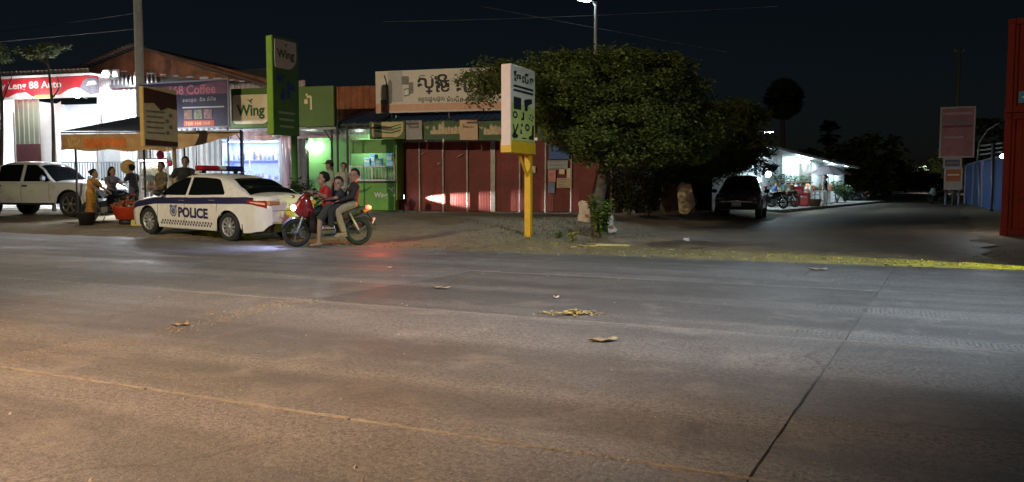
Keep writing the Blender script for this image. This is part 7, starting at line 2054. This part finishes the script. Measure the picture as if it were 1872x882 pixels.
for k, (px, d, h_, r_) in enumerate(((1530, 50, 1.3, .6), (1545, 53, 1.1, .6))):
    p = at(px, 370, d); t = thing('shrub', ('bushy shrub right of the parasol', 'bushy shrub at the far end of the stalls')[k], 'plant', (p.x, p.y, .1), 0); lv, stt = MB(), MB()
    for j in range(10):
        a = rng.random()*6.28; e = Vector((math.cos(a)*r_*.6, math.sin(a)*r_*.6, h_*rng.uniform(.5, 1))); stt.tube([(0, 0, 0), e], [.02, .008], 5); leaves(lv, e, (.25, .25, .2), 60, .16, rng)
    stt.build('stem', M_BARK, t); lv.build('leaves', leafmat('stall shrub', (0.06, 0.11, 0.05)), t)
# hanging bulbs
for px, py, d, pw_, lab in ((1404, 319, 37.2, 170, 'glaring round bulb under the green tarp'), (1462, 294, 46.0, 150, 'glaring bulb high on the stall wall'), (1478, 297, 48.0, 50, 'smaller yellowish bulb right of the high bulb'), (1521, 313, 53, 90, 'bulb behind the parasol under the eave')):
    p = at(px, py, d); lp = thing('bulb_lamp', lab, 'lamp', p, 0)
    r_ = .13 if pw_ > 100 else .07
    c_ = (0.80, 0.95, 1.0) if pw_ != 50 else (1.0, .9, .65)
    mb = MB(); mb.ell((0, 0, 0), (r_, r_, r_)); mb.build('bulb', E_BULB if pw_ != 50 else emis('warm bulb', c_, 30), lp)
    mb = MB(); mb.tube([(0, 0, r_*.8), (0, 0, r_+.14)], .03, 8); mb.build('socket', M_WHITE, lp)
    mb = MB(); mb.tube([(0, 0, r_+.14), (0, 0, r_+.5)], .008, 5); mb.build('cord', M_DARK, lp)
    light('bulb_light', 'POINT', (0, 0, 0), pw_*2.0, c_, lp, r_*1.15)
# road lamp over the stalls
def road_lamp(label, head, base, pw_, col, aim, spot=None, name='street_lamp', emit=120):
    head, base = Vector(head), Vector(base); t = thing(name, label, 'street lamp', base, 0)
    h_ = head-base
    mb = MB(); mb.tube([(0, 0, -.1), (0, 0, h_.z*.6), (0, 0, h_.z+.05)], [.085, .065, .05], 12); mb.build('pole', mat('galvanised pole', (0.55, 0.56, 0.57), .45, metal=.3, var=.1), t)
    mb = MB(); mb.tube([(0, 0, h_.z-.1), (h_.x*.4, h_.y*.4, h_.z+.12), (h_.x, h_.y, h_.z+.08)], .035, 8); mb.build('arm', MATS['galvanised pole'], t)
    d = Vector((h_.x, h_.y, 0)).normalized(); M = Matrix((d, Vector((-d.y, d.x, 0)), Vector((0, 0, 1)))).transposed()
    mb = MB(); mb.box((h_.x, h_.y, h_.z+.07), (.62, .24, .09), 0, M, .03); mb.build('head', M_GREY, t)
    mb = MB(); mb.box((h_.x, h_.y, h_.z+.018), (.46, .18, .02), 0, M); mb.build('lens', emis('lens '+label[:12], col, emit), t)
    l = light('lamp_light', 'SPOT' if spot else 'POINT', (h_.x, h_.y, h_.z-.03), pw_, col, t, .12)
    if spot:
        l.data.spot_size = R(spot); l.data.spot_blend = .9
        l.rotation_euler = (Vector(aim)-head).to_track_quat('-Z', 'Y').to_euler()
    return t
COLD = (0.74, 0.90, 1.0)
h1 = at(1405, 243, 43); road_lamp('side road lamp shining above the white stall roof', h1, (h1.x-.6, h1.y+1.2, 0), 2300, COLD, h1+Vector((.6, -.6, -4)), 150)
h2 = at(1068, 2, 28.6); p2_ = at(1089, 0, 29.0)
road_lamp('tall street lamp rising behind the big tree', h2, (p2_.x, p2_.y, ground_z(p2_.x, p2_.y)), 1500, COLD, B(1120, 150), 80)
# street lamps on the camera's side of the road, out of the picture, that light it
road_lamp('warm sodium street lamp on the near kerb', (-6.6, .2, 8.2), (-7.6, -1.4, 0), 10500, (1.0, 0.65, 0.40), (-3.0, 5.2, 0), 55)
road_lamp('pale yellow street lamp further left on the near kerb', (-16.0, 1.5, 9.0), (-16.8, -.2, 0), 14000, (1.0, 0.80, 0.52), (-2.0, 25, 1.5), 78)
road_lamp('cold white street lamp on the near kerb', (7.4, 1.6, 9.5), (8.4, -.6, 0), 10500, (0.74, 0.87, 1.0), (1.0, 11.5, 0), 58)
# --- far lights
for px, py, d, s, lab in ((1568, 302, 110, .12, 'far lamp among the dark trees above the road bend'), (1643, 305, 150, .14, 'far lamp left of the road end'), (1701, 329, 120, .14, 'brightest far lamp near the low boards'), (1680, 313, 160, .2, 'dim far lamp on a roof at the road end')):
    p = at(px, py, d); t = thing('far_lamp', lab, 'lamp', (p.x, p.y, 0), 0)
    mb = MB(); mb.ell((0, 0, p.z), (s, s, s)); mb.build('bulb', emis('far bulb %.2f' % s, (1.0, .93, .8), 7), t)
    mb = MB(); mb.tube([(0, 0, 0), (0, 0, p.z)], .07, 6); mb.build('pole', M_DARK, t)
    if px == 1701: light('far_light', 'POINT', (-.3, -.6, p.z+.8), 1500, (.9, .95, 1.0), t, .2)
# --- low spot lamps, added to throw the yellow verge strip and door streak
def lamp_unit(name, label, loc, aim, pw_, col, spot, size=.05, blend=.4, wide=1.0):
    t = thing(name, label, 'lamp', loc, 0); d = (Vector(aim)-Vector(loc)).normalized(); Rm = d.to_track_quat('Z', 'Y').to_matrix()
    mb = MB(); mb.lathe([(0, -.12), (.05, -.10), (.09, 0), (.08, .01)], axis=Rm, n=16); mb.build('housing', M_DARK, t)
    mb = MB(); mb.lathe([(.08, .008), (0, .02)], axis=Rm, n=16); mb.build('lens', emis('lens '+label[:14], col, 20), t)
    mb = MB(); mb.tube([(0, 0, -loc[2]), (0, 0, -.06)], .03, 6); mb.build('stand', M_DARK, t)
    l = light('beam', 'SPOT', tuple(d*.06), pw_, col, t, size, spot=spot, blend=blend); l.rotation_euler = d.to_track_quat('-Z', 'Y').to_euler(); l.scale = (wide, 1, 1)
    return t
y0_ = from_uv(5.0, 13.75)
lamp_unit('added_spot_lamp', 'yellow green ground lamp beyond the right frame edge', (y0_[0], y0_[1], .50), (*from_uv(-1.6, 14.15), -.0), 4600, (0.82, 1.0, 0.04), 17, .05, .6)
q0 = FM.w(bx[0]+.50, -.52, qz(725, 360))
lamp_unit('added_spot_lamp', 'low white work lamp throwing a streak across the maroon doors', tuple(q0), tuple(FM.w(bx[2]+.35, 0.0, qz(800, 365))), 2600, (1.0, .95, .9), 17, .02, .9, 3.2)
